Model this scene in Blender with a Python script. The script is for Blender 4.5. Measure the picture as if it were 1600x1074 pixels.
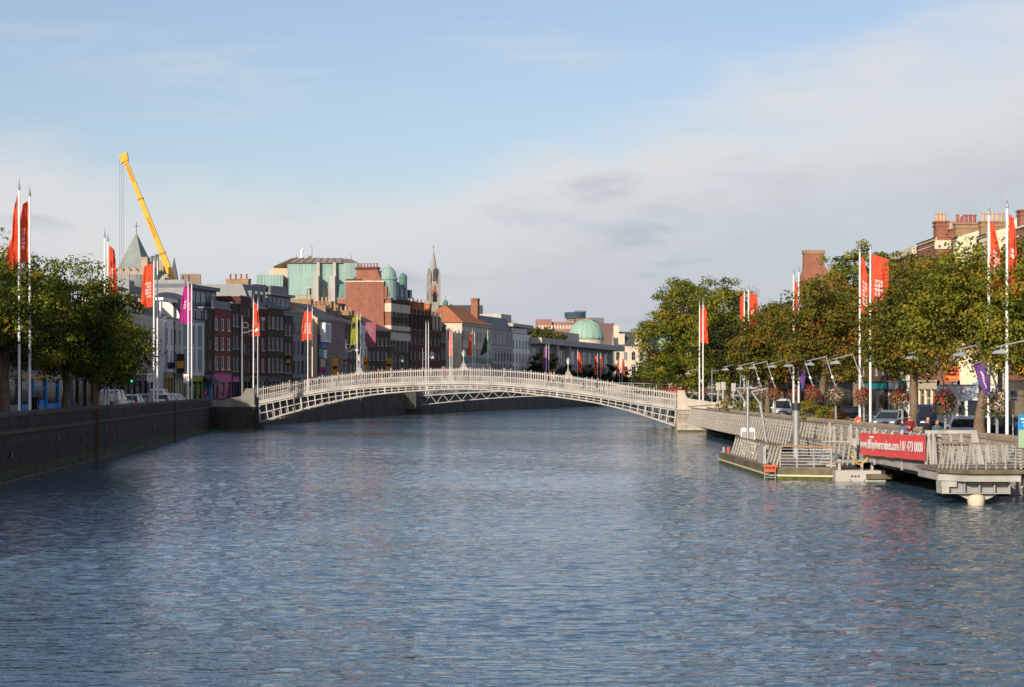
import bpy, math, random
import numpy as np
from mathutils import Vector, Matrix

for _o in list(bpy.data.objects):
    bpy.data.objects.remove(_o)
R = math.radians
rnd = random.Random(7)
scene = bpy.context.scene
C = scene.collection

# ---------------------------------------------------------------- camera
H = 4.6            # eye height above the water
F = 3000.0         # focal length in photo pixels (photo 1600 wide)
HY = 604.0         # horizon row in the photo
cam_d = bpy.data.cameras.new('camera')
cam = bpy.data.objects.new('camera', cam_d)
C.objects.link(cam)
cam.location = (0, 0, H)
cam.rotation_euler = (R(90), 0, 0)
cam_d.sensor_width = 36
cam_d.lens = 36 * F / 1600
cam_d.shift_y = (HY - 537) / 1600
cam_d.clip_start = 0.5
cam_d.clip_end = 9000
scene.camera = cam

# ---------------------------------------------------------------- light
SUN_EL, SUN_AZ = 20.0, 207.0        # azimuth clockwise from +Y: behind the camera, to the left
world = bpy.data.worlds.new('World')
scene.world = world
world.use_nodes = True
nt = world.node_tree
nt.nodes.clear()
N = nt.nodes.new
out = N('ShaderNodeOutputWorld')
bg = N('ShaderNodeBackground')
bg.inputs['Strength'].default_value = 0.15
sky = N('ShaderNodeTexSky')
sky.sky_type = 'NISHITA'
sky.sun_disc = False
sky.sun_elevation = R(SUN_EL)
sky.sun_rotation = R(SUN_AZ)
sky.altitude = 0
sky.air_density = 1.0
sky.dust_density = 1.2
sky.ozone_density = 2.2
tc = N('ShaderNodeTexCoord')
# thin layered cloud: noise on the view direction, stretched sideways
sep = N('ShaderNodeSeparateXYZ')
nt.links.new(tc.outputs['Generated'], sep.inputs[0])
def wmath(op, a, b=None, clamp=False):
    n = N('ShaderNodeMath'); n.operation = op; n.use_clamp = clamp
    for i, s in enumerate((a, b)):
        if s is None: continue
        if isinstance(s, (int, float)): n.inputs[i].default_value = s
        else: nt.links.new(s, n.inputs[i])
    return n.outputs[0]
def wnoise(sx, sy, sz, scale, detail, rough, loc):
    mp = N('ShaderNodeMapping'); mp.inputs['Scale'].default_value = (sx, sy, sz)
    mp.inputs['Location'].default_value = loc
    nt.links.new(tc.outputs['Generated'], mp.inputs['Vector'])
    n = N('ShaderNodeTexNoise'); n.inputs['Scale'].default_value = scale
    n.inputs['Detail'].default_value = detail; n.inputs['Roughness'].default_value = rough
    n.inputs['Distortion'].default_value = 0.25
    nt.links.new(mp.outputs[0], n.inputs['Vector'])
    return n.outputs['Fac']
def wramp(v, a, b):
    n = N('ShaderNodeMapRange'); n.interpolation_type = 'SMOOTHSTEP'
    n.inputs['From Min'].default_value = a; n.inputs['From Max'].default_value = b
    nt.links.new(v, n.inputs['Value'])
    return n.outputs[0]
wide = wnoise(1.0, 1.0, 3.2, 3.0, 4, 0.5, (0.4, 0.3, 0.13))
fine = wnoise(1.0, 1.0, 3.0, 8.0, 6, 0.58, (2.1, 0.7, 1.2))
wisp = wnoise(1.0, 1.0, 7.0, 6.0, 5, 0.6, (5.1, 1.7, 0.4))
puff = wnoise(1.0, 1.0, 3.6, 10.0, 4, 0.5, (1.3, 2.2, 3.3))
# one broad soft bank of cloud lies low, its upper edge climbing to the right; thin wisps above it, small grey puffs inside it
edge_h = wmath('ADD', 0.122, wmath('MULTIPLY', wmath('MAXIMUM', sep.outputs['X'], -0.05), 0.27))
edge_n = wmath('ADD', wmath('MULTIPLY', wmath('SUBTRACT', wide, 0.5), 0.11), wmath('MULTIPLY', wmath('SUBTRACT', fine, 0.5), 0.07))
elev = wmath('SUBTRACT', sep.outputs['Z'], wmath('ADD', edge_h, edge_n))
bank = wmath('SUBTRACT', 1.0, wramp(elev, -0.034, 0.016), True)
wsp = wmath('MULTIPLY', wramp(wisp, 0.50, 0.78), 0.34)
cloud = wmath('ADD', wmath('ADD', 0.12, wmath('MULTIPLY', bank, wmath('ADD', 0.68, wmath('MULTIPLY', wramp(fine, 0.36, 0.66), 0.22)))), wmath('MULTIPLY', wsp, wmath('SUBTRACT', 1.0, wmath('MULTIPLY', bank, .6))), True)
shade = wmath('ADD', wmath('MULTIPLY', wmath('MULTIPLY', wramp(puff, 0.52, 0.72), wramp(elev, 0.02, -0.05)), .75), wmath('MULTIPLY', wramp(elev, -0.015, -0.11), .72), True)
ccol = N('ShaderNodeMix'); ccol.data_type = 'RGBA'
nt.links.new(shade, ccol.inputs['Factor'])
ccol.inputs['A'].default_value = (4.1, 4.13, 4.2, 1)
ccol.inputs['B'].default_value = (2.68, 2.93, 3.32, 1)
mixw = N('ShaderNodeMix'); mixw.data_type = 'RGBA'
nt.links.new(cloud, mixw.inputs['Factor'])
tint = N('ShaderNodeMix'); tint.data_type = 'RGBA'; tint.blend_type = 'MULTIPLY'
tint.inputs['Factor'].default_value = 1.0
tint.inputs['B'].default_value = (.755, .71, .735, 1)      # a hazier, less green blue
nt.links.new(sky.outputs[0], tint.inputs['A'])
nt.links.new(tint.outputs['Result'], mixw.inputs['A'])
nt.links.new(ccol.outputs['Result'], mixw.inputs['B'])
nt.links.new(mixw.outputs['Result'], bg.inputs['Color'])
nt.links.new(bg.outputs[0], out.inputs[0])

sd = bpy.data.lights.new('sun', 'SUN')
sd.energy = 4.4
sd.angle = R(0.5)
sd.color = (1.0, 0.88, 0.72)
sun = bpy.data.objects.new('sun', sd)
C.objects.link(sun)
to_sun = Vector((math.sin(R(SUN_AZ)) * math.cos(R(SUN_EL)), math.cos(R(SUN_AZ)) * math.cos(R(SUN_EL)), math.sin(R(SUN_EL))))
sun.rotation_euler = to_sun.to_track_quat('Z', 'Y').to_euler()
scene.view_settings.view_transform = 'Standard'
scene.view_settings.look = 'None'
scene.view_settings.gamma = 1
scene.view_settings.exposure = 0.25
scene.view_settings.use_curve_mapping = False
scene.render.engine = 'CYCLES'
scene.cycles.max_bounces = 5
scene.cycles.use_denoising = True

# ---------------------------------------------------------------- helpers
def at(px, py, Y):
    return Vector(((px - 800) / F * Y, Y, H - (py - HY) / F * Y))
def zat(py, Y): return H - (py - HY) / F * Y
def xat(px, Y): return (px - 800) / F * Y

class MB:
    def __init__(s): s.v = []; s.f = []; s.m = []
    def add(s, vs, fs, mi=0):
        n = len(s.v); s.v += [tuple(v) for v in vs]
        s.f += [tuple(i + n for i in f) for f in fs]; s.m += [mi] * len(fs); return s
    def box(s, x0, y0, z0, x1, y1, z1, mi=0, M=None):
        vs = [Vector((x, y, z)) for z in (z0, z1) for x, y in ((x0, y0), (x1, y0), (x1, y1), (x0, y1))]
        if M is not None: vs = [M @ v for v in vs]
        return s.add(vs, [(0, 3, 2, 1), (4, 5, 6, 7), (0, 1, 5, 4), (1, 2, 6, 5), (2, 3, 7, 6), (3, 0, 4, 7)], mi)
    def bar(s, p, q, w, t=None, mi=0, up=(0, 0, 1)):
        """rectangular bar from p to q, w across, t along up"""
        p, q = Vector(p), Vector(q); t = t or w
        d = (q - p).normalized(); u = Vector(up)
        a = d.cross(u)
        if a.length < 1e-4: a = d.cross(Vector((0, 1, 0)))
        a.normalize(); b = a.cross(d).normalized()
        vs = []
        for c in (p, q):
            for i, j in ((-1, -1), (1, -1), (1, 1), (-1, 1)):
                vs.append(c + a * (i * w / 2) + b * (j * t / 2))
        return s.add(vs, [(3, 2, 1, 0), (4, 5, 6, 7), (0, 1, 5, 4), (1, 2, 6, 5), (2, 3, 7, 6), (3, 0, 4, 7)], mi)
    def cyl(s, p, q, r0, r1=None, n=8, mi=0):
        p, q = Vector(p), Vector(q); r1 = r0 if r1 is None else r1
        d = (q - p).normalized()
        a = d.cross(Vector((0, 0, 1)))
        if a.length < 1e-3: a = Vector((1, 0, 0))
        a.normalize(); b = d.cross(a)
        vs = []
        for c, r in ((p, r0), (q, r1)):
            for k in range(n):
                t = 2 * math.pi * k / n
                vs.append(c + a * (r * math.cos(t)) + b * (r * math.sin(t)))
        fs = [(k, (k + 1) % n, n + (k + 1) % n, n + k) for k in range(n)]
        fs += [tuple(range(n - 1, -1, -1)), tuple(range(n, 2 * n))]
        return s.add(vs, fs, mi)
    def tube(s, pts, r, n=6, mi=0):
        for i in range(len(pts) - 1):
            r0 = r[i] if isinstance(r, (list, tuple)) else r
            r1 = r[i + 1] if isinstance(r, (list, tuple)) else r
            s.cyl(pts[i], pts[i + 1], r0, r1, n, mi)
        return s
    def ctube(s, pts, rs, n=10, mi=0, rg=None):
        """one continuous round skin through the points"""
        pts = [Vector(p) for p in pts]; vs = []
        for i, p in enumerate(pts):
            d = (pts[min(i + 1, len(pts) - 1)] - pts[max(i - 1, 0)]).normalized()
            a = Vector((1, 0, 0)) - d * d.x; a.normalize(); b = d.cross(a)
            for k in range(n):
                t = 2 * math.pi * k / n
                r = rs[i] * (1 + (rg.uniform(-.09, .09) if rg else 0))
                vs.append(p + a * (r * math.cos(t)) + b * (r * math.sin(t)))
        fs = [(i * n + k, i * n + (k + 1) % n, (i + 1) * n + (k + 1) % n, (i + 1) * n + k) for i in range(len(pts) - 1) for k in range(n)]
        fs += [tuple(range(n - 1, -1, -1)), tuple(range((len(pts) - 1) * n, len(pts) * n))]
        return s.add(vs, fs, mi)
    def lathe(s, prof, c=(0, 0, 0), n=12, mi=0, a0=0.0):
        vs = []; c = Vector(c)
        for r, z in prof:
            for k in range(n):
                t = a0 + 2 * math.pi * k / n
                vs.append((c.x + r * math.cos(t), c.y + r * math.sin(t), c.z + z))
        fs = []
        for i in range(len(prof) - 1):
            for k in range(n):
                a, b = i * n + k, i * n + (k + 1) % n
                fs.append((a, b, b + n, a + n))
        fs.append(tuple(range(n - 1, -1, -1)))
        m = (len(prof) - 1) * n
        fs.append(tuple(range(m, m + n)))
        return s.add(vs, fs, mi)
    def prism(s, poly, z0, z1, mi=0, mtop=None):
        n = len(poly)
        vs = [(x, y, z0) for x, y in poly] + [(x, y, z1) for x, y in poly]
        s.add(vs, [(k, (k + 1) % n, n + (k + 1) % n, n + k) for k in range(n)] + [tuple(range(n - 1, -1, -1))], mi)
        s.add(vs[n:], [tuple(range(n))], mi if mtop is None else mtop)
        return s
    def ext_x(s, poly, x0, x1, mi=0, mend=None):
        """poly in (y, z), extruded along x"""
        n = len(poly)
        vs = [(x0, y, z) for y, z in poly] + [(x1, y, z) for y, z in poly]
        s.add(vs, [(k, (k + 1) % n, n + (k + 1) % n, n + k) for k in range(n)], mi)
        s.add(vs, [tuple(range(n - 1, -1, -1)), tuple(range(n, 2 * n))], mi if mend is None else mend)
        return s
    def ext_y(s, poly, y0, y1, mi=0):
        """poly in (x, z), extruded along y"""
        n = len(poly)
        vs = [(x, y0, z) for x, z in poly] + [(x, y1, z) for x, z in poly]
        return s.add(vs, [(k, (k + 1) % n, n + (k + 1) % n, n + k) for k in range(n)] + [tuple(range(n - 1, -1, -1)), tuple(range(n, 2 * n))], mi)
    def sphere(s, c, rx, ry=None, rz=None, n=10, m=6, mi=0):
        ry = ry or rx; rz = rz or rx
        vs = [(c[0], c[1], c[2] - rz)]
        for i in range(1, m):
            p = -math.pi / 2 + math.pi * i / m
            for k in range(n):
                t = 2 * math.pi * k / n
                vs.append((c[0] + rx * math.cos(p) * math.cos(t), c[1] + ry * math.cos(p) * math.sin(t), c[2] + rz * math.sin(p)))
        vs.append((c[0], c[1], c[2] + rz))
        fs = [(0, 1 + (k + 1) % n, 1 + k) for k in range(n)]
        for i in range(m - 2):
            for k in range(n):
                a, b = 1 + i * n + k, 1 + i * n + (k + 1) % n
                fs.append((a, b, b + n, a + n))
        l = len(vs) - 1
        fs += [(1 + (m - 2) * n + k, 1 + (m - 2) * n + (k + 1) % n, l) for k in range(n)]
        return s.add(vs, fs, mi)
    def mesh(s, name, mats, smooth=False, fix=True):
        me = bpy.data.meshes.new(name)
        me.from_pydata([tuple(v) for v in s.v], [], s.f)
        for m in (mats if isinstance(mats, (list, tuple)) else [mats]): me.materials.append(m)
        if any(s.m): me.polygons.foreach_set('material_index', s.m)
        if smooth: me.polygons.foreach_set('use_smooth', [True] * len(me.polygons))
        me.update()
        return me
    def build(s, name, mats, parent=None, loc=(0, 0, 0), rz=0.0, smooth=False, kind=None):
        return link(name, s.mesh(name, mats, smooth), parent, loc, rz, kind)

def link(name, me, parent=None, loc=(0, 0, 0), rz=0.0, kind=None):
    o = bpy.data.objects.new(name, me)
    C.objects.link(o)
    o.location = loc
    o.rotation_euler = (0, 0, rz)
    if parent is not None: o.parent = parent
    if kind: o['kind'] = kind
    return o

def tag(o, label, cat, group=None):
    o['label'] = label; o['category'] = cat
    if group: o['group'] = group
    return o

def thing(name, label, cat, loc=(0, 0, 0), rz=0.0, group=None):
    o = bpy.data.objects.new(name, None)
    C.objects.link(o)
    o.location = loc; o.rotation_euler = (0, 0, rz); o.empty_display_size = 0.3
    return tag(o, label, cat, group)

def copy_tree(o, parent=None):
    c = o.copy(); C.objects.link(c)
    if parent is not None: c.parent = parent
    for ch in list(o.children): copy_tree(ch, c)
    return c

def recolour(o, slot, m):
    o.material_slots[slot].link = 'OBJECT'
    o.material_slots[slot].material = m

# ---------------------------------------------------------------- materials
_mc = {}
def mat(name, col, rough=0.75, var=0.18, scale=2.0, metal=0.0, bump=0.0, streak=1.0, spec=0.3, dirt=0.0, perobj=0.0, fine=0.0):
    """plain painted / stone / brick surface with mottling in its own colour"""
    if name in _mc: return _mc[name]
    m = bpy.data.materials.new(name); m.use_nodes = True
    t = m.node_tree; b = t.nodes['Principled BSDF']
    b.inputs['Roughness'].default_value = rough
    b.inputs['Metallic'].default_value = metal
    b.inputs['Specular IOR Level'].default_value = spec
    tcn = t.nodes.new('ShaderNodeTexCoord')
    mp = t.nodes.new('ShaderNodeMapping'); mp.inputs['Scale'].default_value = (1, 1, streak)
    t.links.new(tcn.outputs['Object'], mp.inputs['Vector'])
    no = t.nodes.new('ShaderNodeTexNoise'); no.inputs['Scale'].default_value = scale
    no.inputs['Detail'].default_value = 5; no.inputs['Roughness'].default_value = 0.65
    t.links.new(mp.outputs[0], no.inputs['Vector'])
    mr = t.nodes.new('ShaderNodeMapRange'); mr.inputs['From Min'].default_value = 0.3; mr.inputs['From Max'].default_value = 0.7
    t.links.new(no.outputs['Fac'], mr.inputs['Value'])
    fac = mr.outputs[0]
    if perobj or fine:
        ad = t.nodes.new('ShaderNodeMath'); ad.operation = 'ADD'; ad.use_clamp = True
        t.links.new(fac, ad.inputs[0])
        if perobj:
            oi = t.nodes.new('ShaderNodeObjectInfo')
            ma = t.nodes.new('ShaderNodeMapRange'); ma.inputs['To Min'].default_value = -perobj; ma.inputs['To Max'].default_value = perobj
            t.links.new(oi.outputs['Random'], ma.inputs['Value'])
        else:
            n2 = t.nodes.new('ShaderNodeTexNoise'); n2.inputs['Scale'].default_value = scale * 9
            t.links.new(tcn.outputs['Object'], n2.inputs['Vector'])
            ma = t.nodes.new('ShaderNodeMapRange'); ma.inputs['From Min'].default_value = .3; ma.inputs['From Max'].default_value = .7
            ma.inputs['To Min'].default_value = -fine; ma.inputs['To Max'].default_value = fine
            t.links.new(n2.outputs['Fac'], ma.inputs['Value'])
        t.links.new(ma.outputs[0], ad.inputs[1])
        fac = ad.outputs[0]
    mx = t.nodes.new('ShaderNodeMix'); mx.data_type = 'RGBA'
    t.links.new(fac, mx.inputs['Factor'])
    lo = [c * (1 - var) for c in col]; hi = [min(1, c * (1 + var)) for c in col]
    mx.inputs['A'].default_value = (*lo, 1); mx.inputs['B'].default_value = (*hi, 1)
    colout = mx.outputs['Result']
    if dirt:
        n3 = t.nodes.new('ShaderNodeTexNoise'); n3.inputs['Scale'].default_value = scale * 0.5; n3.inputs['Detail'].default_value = 6
        mp3 = t.nodes.new('ShaderNodeMapping'); mp3.inputs['Scale'].default_value = (1.5, 1.5, 0.2); mp3.inputs['Location'].default_value = (3, 5, 1)
        t.links.new(tcn.outputs['Object'], mp3.inputs['Vector']); t.links.new(mp3.outputs[0], n3.inputs['Vector'])
        m3 = t.nodes.new('ShaderNodeMapRange'); m3.inputs['From Min'].default_value = .48; m3.inputs['From Max'].default_value = .72; m3.inputs['To Max'].default_value = dirt
        t.links.new(n3.outputs['Fac'], m3.inputs['Value'])
        x3 = t.nodes.new('ShaderNodeMix'); x3.data_type = 'RGBA'
        t.links.new(m3.outputs[0], x3.inputs['Factor']); t.links.new(colout, x3.inputs['A'])
        x3.inputs['B'].default_value = (col[0] * .25 + .01, col[1] * .25 + .01, col[2] * .22 + .008, 1)
        colout = x3.outputs['Result']
    t.links.new(colout, b.inputs['Base Color'])
    if bump:
        bp = t.nodes.new('ShaderNodeBump'); bp.inputs['Strength'].default_value = bump; bp.inputs['Distance'].default_value = 0.05
        nb = t.nodes.new('ShaderNodeTexNoise'); nb.inputs['Scale'].default_value = scale * 5
        t.links.new(tcn.outputs['Object'], nb.inputs['Vector'])
        t.links.new(nb.outputs['Fac'], bp.inputs['Height']); t.links.new(bp.outputs[0], b.inputs['Normal'])
    _mc[name] = m
    return m

def glass_mat(name, dark, light, rough=0.14):
    if name in _mc: return _mc[name]
    m = bpy.data.materials.new(name); m.use_nodes = True
    t = m.node_tree; b = t.nodes['Principled BSDF']
    b.inputs['Roughness'].default_value = rough
    b.inputs['Specular IOR Level'].default_value = 0.14
    oi = t.nodes.new('ShaderNodeObjectInfo')
    rp = t.nodes.new('ShaderNodeValToRGB')
    rp.color_ramp.elements[0].position = 0.55; rp.color_ramp.elements[0].color = (*dark, 1)
    rp.color_ramp.elements[1].position = 1.0; rp.color_ramp.elements[1].color = (*light, 1)
    t.links.new(oi.outputs['Random'], rp.inputs['Fac']); t.links.new(rp.outputs[0], b.inputs['Base Color'])
    # old panes are not quite flat
    tcn = t.nodes.new('ShaderNodeTexCoord'); nb = t.nodes.new('ShaderNodeTexNoise'); nb.inputs['Scale'].default_value = 1.3
    bp = t.nodes.new('ShaderNodeBump'); bp.inputs['Strength'].default_value = 0.12; bp.inputs['Distance'].default_value = .05
    t.links.new(tcn.outputs['Object'], nb.inputs['Vector']); t.links.new(nb.outputs['Fac'], bp.inputs['Height']); t.links.new(bp.outputs[0], b.inputs['Normal'])
    _mc[name] = m
    return m

def leaf_mat(name, stops):
    m = bpy.data.materials.new(name); m.use_nodes = True
    t = m.node_tree; t.nodes.clear()
    o = t.nodes.new('ShaderNodeOutputMaterial')
    a = t.nodes.new('ShaderNodeAttribute'); a.attribute_name = 'tint'
    rp = t.nodes.new('ShaderNodeValToRGB')
    els = rp.color_ramp.elements
    while len(els) < len(stops): els.new(0.5)
    for e, (p, c) in zip(els, stops): e.position = p; e.color = (*c, 1)
    d = t.nodes.new('ShaderNodeBsdfPrincipled'); d.inputs['Roughness'].default_value = 0.6; d.inputs['Specular IOR Level'].default_value = 0.18
    tr = t.nodes.new('ShaderNodeBsdfTranslucent')
    mx = t.nodes.new('ShaderNodeMixShader'); mx.inputs[0].default_value = 0.36
    t.links.new(a.outputs['Fac'], rp.inputs['Fac'])
    t.links.new(rp.outputs[0], d.inputs['Base Color']); t.links.new(rp.outputs[0], tr.inputs['Color'])
    t.links.new(d.outputs[0], mx.inputs[1]); t.links.new(tr.outputs[0], mx.inputs[2]); t.links.new(mx.outputs[0], o.inputs[0])
    return m

def cloth_mat(name, col):
    if name in _mc: return _mc[name]
    m = mat(name, col, 0.7, 0.08, 3)
    t = m.node_tree; b = t.nodes['Principled BSDF']; o = [n for n in t.nodes if n.type == 'OUTPUT_MATERIAL'][0]
    tr = t.nodes.new('ShaderNodeBsdfTranslucent'); tr.inputs['Color'].default_value = (*col, 1)
    mx = t.nodes.new('ShaderNodeMixShader'); mx.inputs[0].default_value = 0.35
    t.links.new(b.outputs[0], mx.inputs[1]); t.links.new(tr.outputs[0], mx.inputs[2]); t.links.new(mx.outputs[0], o.inputs[0])
    return m

WHITE = mat('white_paint', (.72, .72, .70), .5, .06, 2)
OFFWHITE = mat('off_white_paint', (.42, .40, .36), .55, .14, 1.2, dirt=.45)
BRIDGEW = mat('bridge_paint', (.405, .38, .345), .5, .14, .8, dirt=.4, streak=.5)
BRIDGEW2 = mat('bridge_paint_shaded', (.30, .28, .25), .6, .2, 1.0, dirt=.3)  # same paint, darkened to put shade on the inner ironwork
GALV = mat('galvanised_steel', (.32, .33, .335), .45, .12, 3, metal=.35)
LAMPGREY = mat('lamp_grey_paint', (.25, .265, .28), .45, .08, 3)
SLATW = mat('weathered_slat_paint', (.37, .345, .30), .6, .14, 1.5, dirt=.3, perobj=.3)
DARKMETAL = mat('dark_metal', (.035, .037, .04), .5, .2, 3)
BLACK = mat('black_paint', (.015, .015, .017), .45, .2, 2)
FRAMEW = mat('aged_white_frame', (.40, .385, .355), .6, .15, 2, perobj=.5)
TIMBER = mat('weathered_timber', (.23, .185, .14), .8, .3, 2.5, perobj=.3, bump=.3)
TIMBERG = mat('green_stained_timber', (.135, .115, .07), .85, .4, 1.5, dirt=.6, bump=.4)
RUSTWOOD = mat('orange_brown_handrail', (.30, .17, .08), .65, .3, 1.2)
ALGAE = mat('algae_weed', (.075, .085, .02), .85, .5, 3, bump=.5)
CONCRETE = mat('pale_concrete', (.42, .40, .36), .85, .15, 1.0, dirt=.35)
CONCG = mat('grey_concrete', (.29, .29, .285), .85, .14, .6, dirt=.25)
CREAMST = mat('cream_limestone', (.60, .51, .385), .8, .14, 1.0, dirt=.25)
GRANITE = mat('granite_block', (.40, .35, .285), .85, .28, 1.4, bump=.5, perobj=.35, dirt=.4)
GRANITED = mat('shaded_quay_granite', (.050, .043, .034), .9, .32, 1.2, bump=.6, perobj=.28, dirt=.5)  # granite colour lowered so the shaded wall reads darker
GRANITEW = mat('wet_weedy_granite', (.030, .034, .013), .7, .4, 1.6, bump=.5, perobj=.4, dirt=.5)
COPING = mat('shaded_coping_granite', (.085, .075, .060), .9, .3, 1.0, bump=.4, perobj=.4, dirt=.4)  # darker coping copy, shade put into the colour
COPINGR = mat('sunlit_coping_granite', (.33, .27, .20), .9, .25, 1.0, bump=.4, perobj=.3, dirt=.4)  # brighter coping copy, sunlight put into the colour
ASPHALT = mat('asphalt', (.055, .055, .057), .9, .2, 1.0)
PAVING = mat('paving', (.20, .19, .175), .9, .2, .8)
SLATE = mat('slate_roof', (.075, .08, .09), .6, .25, 2.0, streak=.4)
SLATEB = mat('blue_slate_roof', (.11, .125, .155), .55, .25, 2.0, streak=.4)
ZINC = mat('zinc_sheet', (.215, .22, .22), .5, .12, .8, streak=.2)
ZINCD = mat('dark_zinc_sheet', (.13, .145, .165), .5, .15, .8, streak=.2)
COPPER = mat('verdigris_copper', (.255, .37, .335), .6, .22, .5, streak=.2, dirt=.3)
COPPERD = mat('dull_verdigris_copper', (.10, .20, .175), .6, .25, .8, streak=.3)
COPPERL = mat('pale_verdigris_copper', (.27, .42, .335), .6, .12, .3, streak=.3)
BRICK_RED = mat('red_brick', (.20, .055, .036), .85, .22, 1.1, dirt=.3, fine=.25)
BRICK_DKRED = mat('dark_red_brick', (.10, .034, .026), .85, .25, 1.1, dirt=.35, fine=.25)
BRICK_BROWN = mat('brown_brick', (.125, .078, .054), .85, .25, 1.1, dirt=.35, fine=.25)
BRICK_DK = mat('sooty_brown_brick', (.070, .049, .036), .85, .28, 1.1, dirt=.4, fine=.25)
BRICK_OR = mat('orange_brick', (.42, .15, .065), .85, .2, 1.1, dirt=.15, fine=.25)
BRICK_BUFF = mat('buff_brick', (.31, .20, .115), .85, .25, 1.1, dirt=.3, fine=.25)
BRICK_LIT = mat('sunlit_red_brick', (.275, .112, .072), .85, .2, 1.0, dirt=.2, fine=.25)  # brighter, warmer red that carries sunlight in the brick colour
REND_W = mat('white_render', (.80, .79, .76), .8, .07, .7, dirt=.14)
REND_BLUE = mat('pale_blue_grey_render', (.60, .62, .63), .8, .08, .7, dirt=.15)
REND_BEIGE = mat('beige_render', (.54, .49, .42), .8, .1, .7, dirt=.2)
REND_GREY = mat('grey_render', (.24, .24, .24), .8, .12, .7, dirt=.25)
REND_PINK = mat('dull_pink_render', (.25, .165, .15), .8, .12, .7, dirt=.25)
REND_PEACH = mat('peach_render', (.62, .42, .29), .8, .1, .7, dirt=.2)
REND_CREAM = mat('cream_render', (.68, .59, .42), .8, .08, .5, dirt=.12)
TILE_OR = mat('orange_roof_tile', (.38, .135, .062), .75, .25, 1.5, dirt=.15, fine=.2)
POT = mat('clay_pot', (.50, .34, .21), .8, .25, 2, perobj=.3)
POTRED = mat('red_clay_pot', (.30, .085, .06), .75, .25, 2, perobj=.2)
GLASS = glass_mat('window_glass', (.018, .022, .028), (.22, .23, .235))
GLASSB = glass_mat('blue_window_glass', (.045, .075, .105), (.24, .31, .37))
SHOPG = glass_mat('shop_glass', (.02, .02, .022), (.16, .13, .09))
RED = cloth_mat('orange_red_cloth', (.86, .105, .04))
REDB = mat('red_vinyl', (.82, .085, .08), .5, .08, 1.5)
MAGENTA = cloth_mat('magenta_cloth', (.52, .03, .26))
LIME = cloth_mat('lime_cloth', (.33, .34, .04))
FARMAG = cloth_mat('far_purple_cloth', (.26, .05, .22))
PURPLE = cloth_mat('purple_cloth', (.155, .07, .28))
DKGREEN = cloth_mat('dark_green_cloth', (.02, .09, .06))
PRINTW = mat('white_print', (.75, .72, .70), .6, .04, 2)
PRINTK = mat('black_print', (.02, .02, .02), .6, .04, 2)
YELLOW = mat('crane_yellow', (.72, .36, .02), .45, .08, .6)
ORANGE = mat('orange_sign', (.60, .25, .02), .55, .12, 1)
BLUE = mat('blue_sign', (.02, .22, .55), .5, .1, 1)
TEAL = mat('teal_sign', (.01, .26, .28), .5, .1, 1)
PINK = mat('pink_fascia', (.58, .10, .30), .55, .15, 1)
LIMEP = mat('lime_paint', (.26, .34, .03), .55, .1, 1)
OCHRE = mat('ochre_paint', (.36, .255, .09), .6, .12, 1)
NAVY = mat('navy_paint', (.02, .025, .08), .5, .1, 1)
RUBBER = mat('tyre_rubber', (.02, .02, .02), .85, .2, 4)
RIM = mat('alloy_rim', (.45, .46, .47), .35, .05, 4, metal=.6)
CARGLASS = mat('car_glass', (.02, .024, .028), .05, .1, 2, spec=.7)
HEADL = mat('headlight_lens', (.75, .76, .76), .15, .05, 4, spec=.6)
TAILL = mat('tail_light_lens', (.45, .02, .015), .2, .05, 4, spec=.6)
PLATE = mat('number_plate', (.72, .72, .66), .5, .05, 4)
BARK = mat('plane_tree_bark', (.165, .12, .08), .9, .4, 2.2, bump=.6, fine=.3)
SKIN = mat('skin', (.52, .28, .19), .55, .06, 6)

# ---------------------------------------------------------------- setting: water, land
LW = [(-24.0, -60), (-24.0, 60), (-24.0, 90), (-26.6, 128), (-32.5, 209), (-28.5, 251), (-22.5, 290), (-14, 330), (-5, 370), (12, 440), (37, 540), (62, 640), (110, 760), (420, 1300), (1100, 2600)]
def xr(Y): return 21.8 - (Y - 90) * 0.022
RW = [(xr(-60) - 3, -60), (xr(60), 60), (xr(90), 90), (xr(198), 198), (22, 240), (31, 300), (45, 370), (62, 440), (88, 540), (112, 640), (160, 760), (480, 1300), (1200, 2600)]
def pl_x(pl, Y):
    for (x0, y0), (x1, y1) in zip(pl, pl[1:]):
        if y0 <= Y <= y1: return x0 + (x1 - x0) * (Y - y0) / (y1 - y0)
    return pl[-1][0]
ZL, ZR = 2.4, 1.5     # street levels, left and right bank

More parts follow.
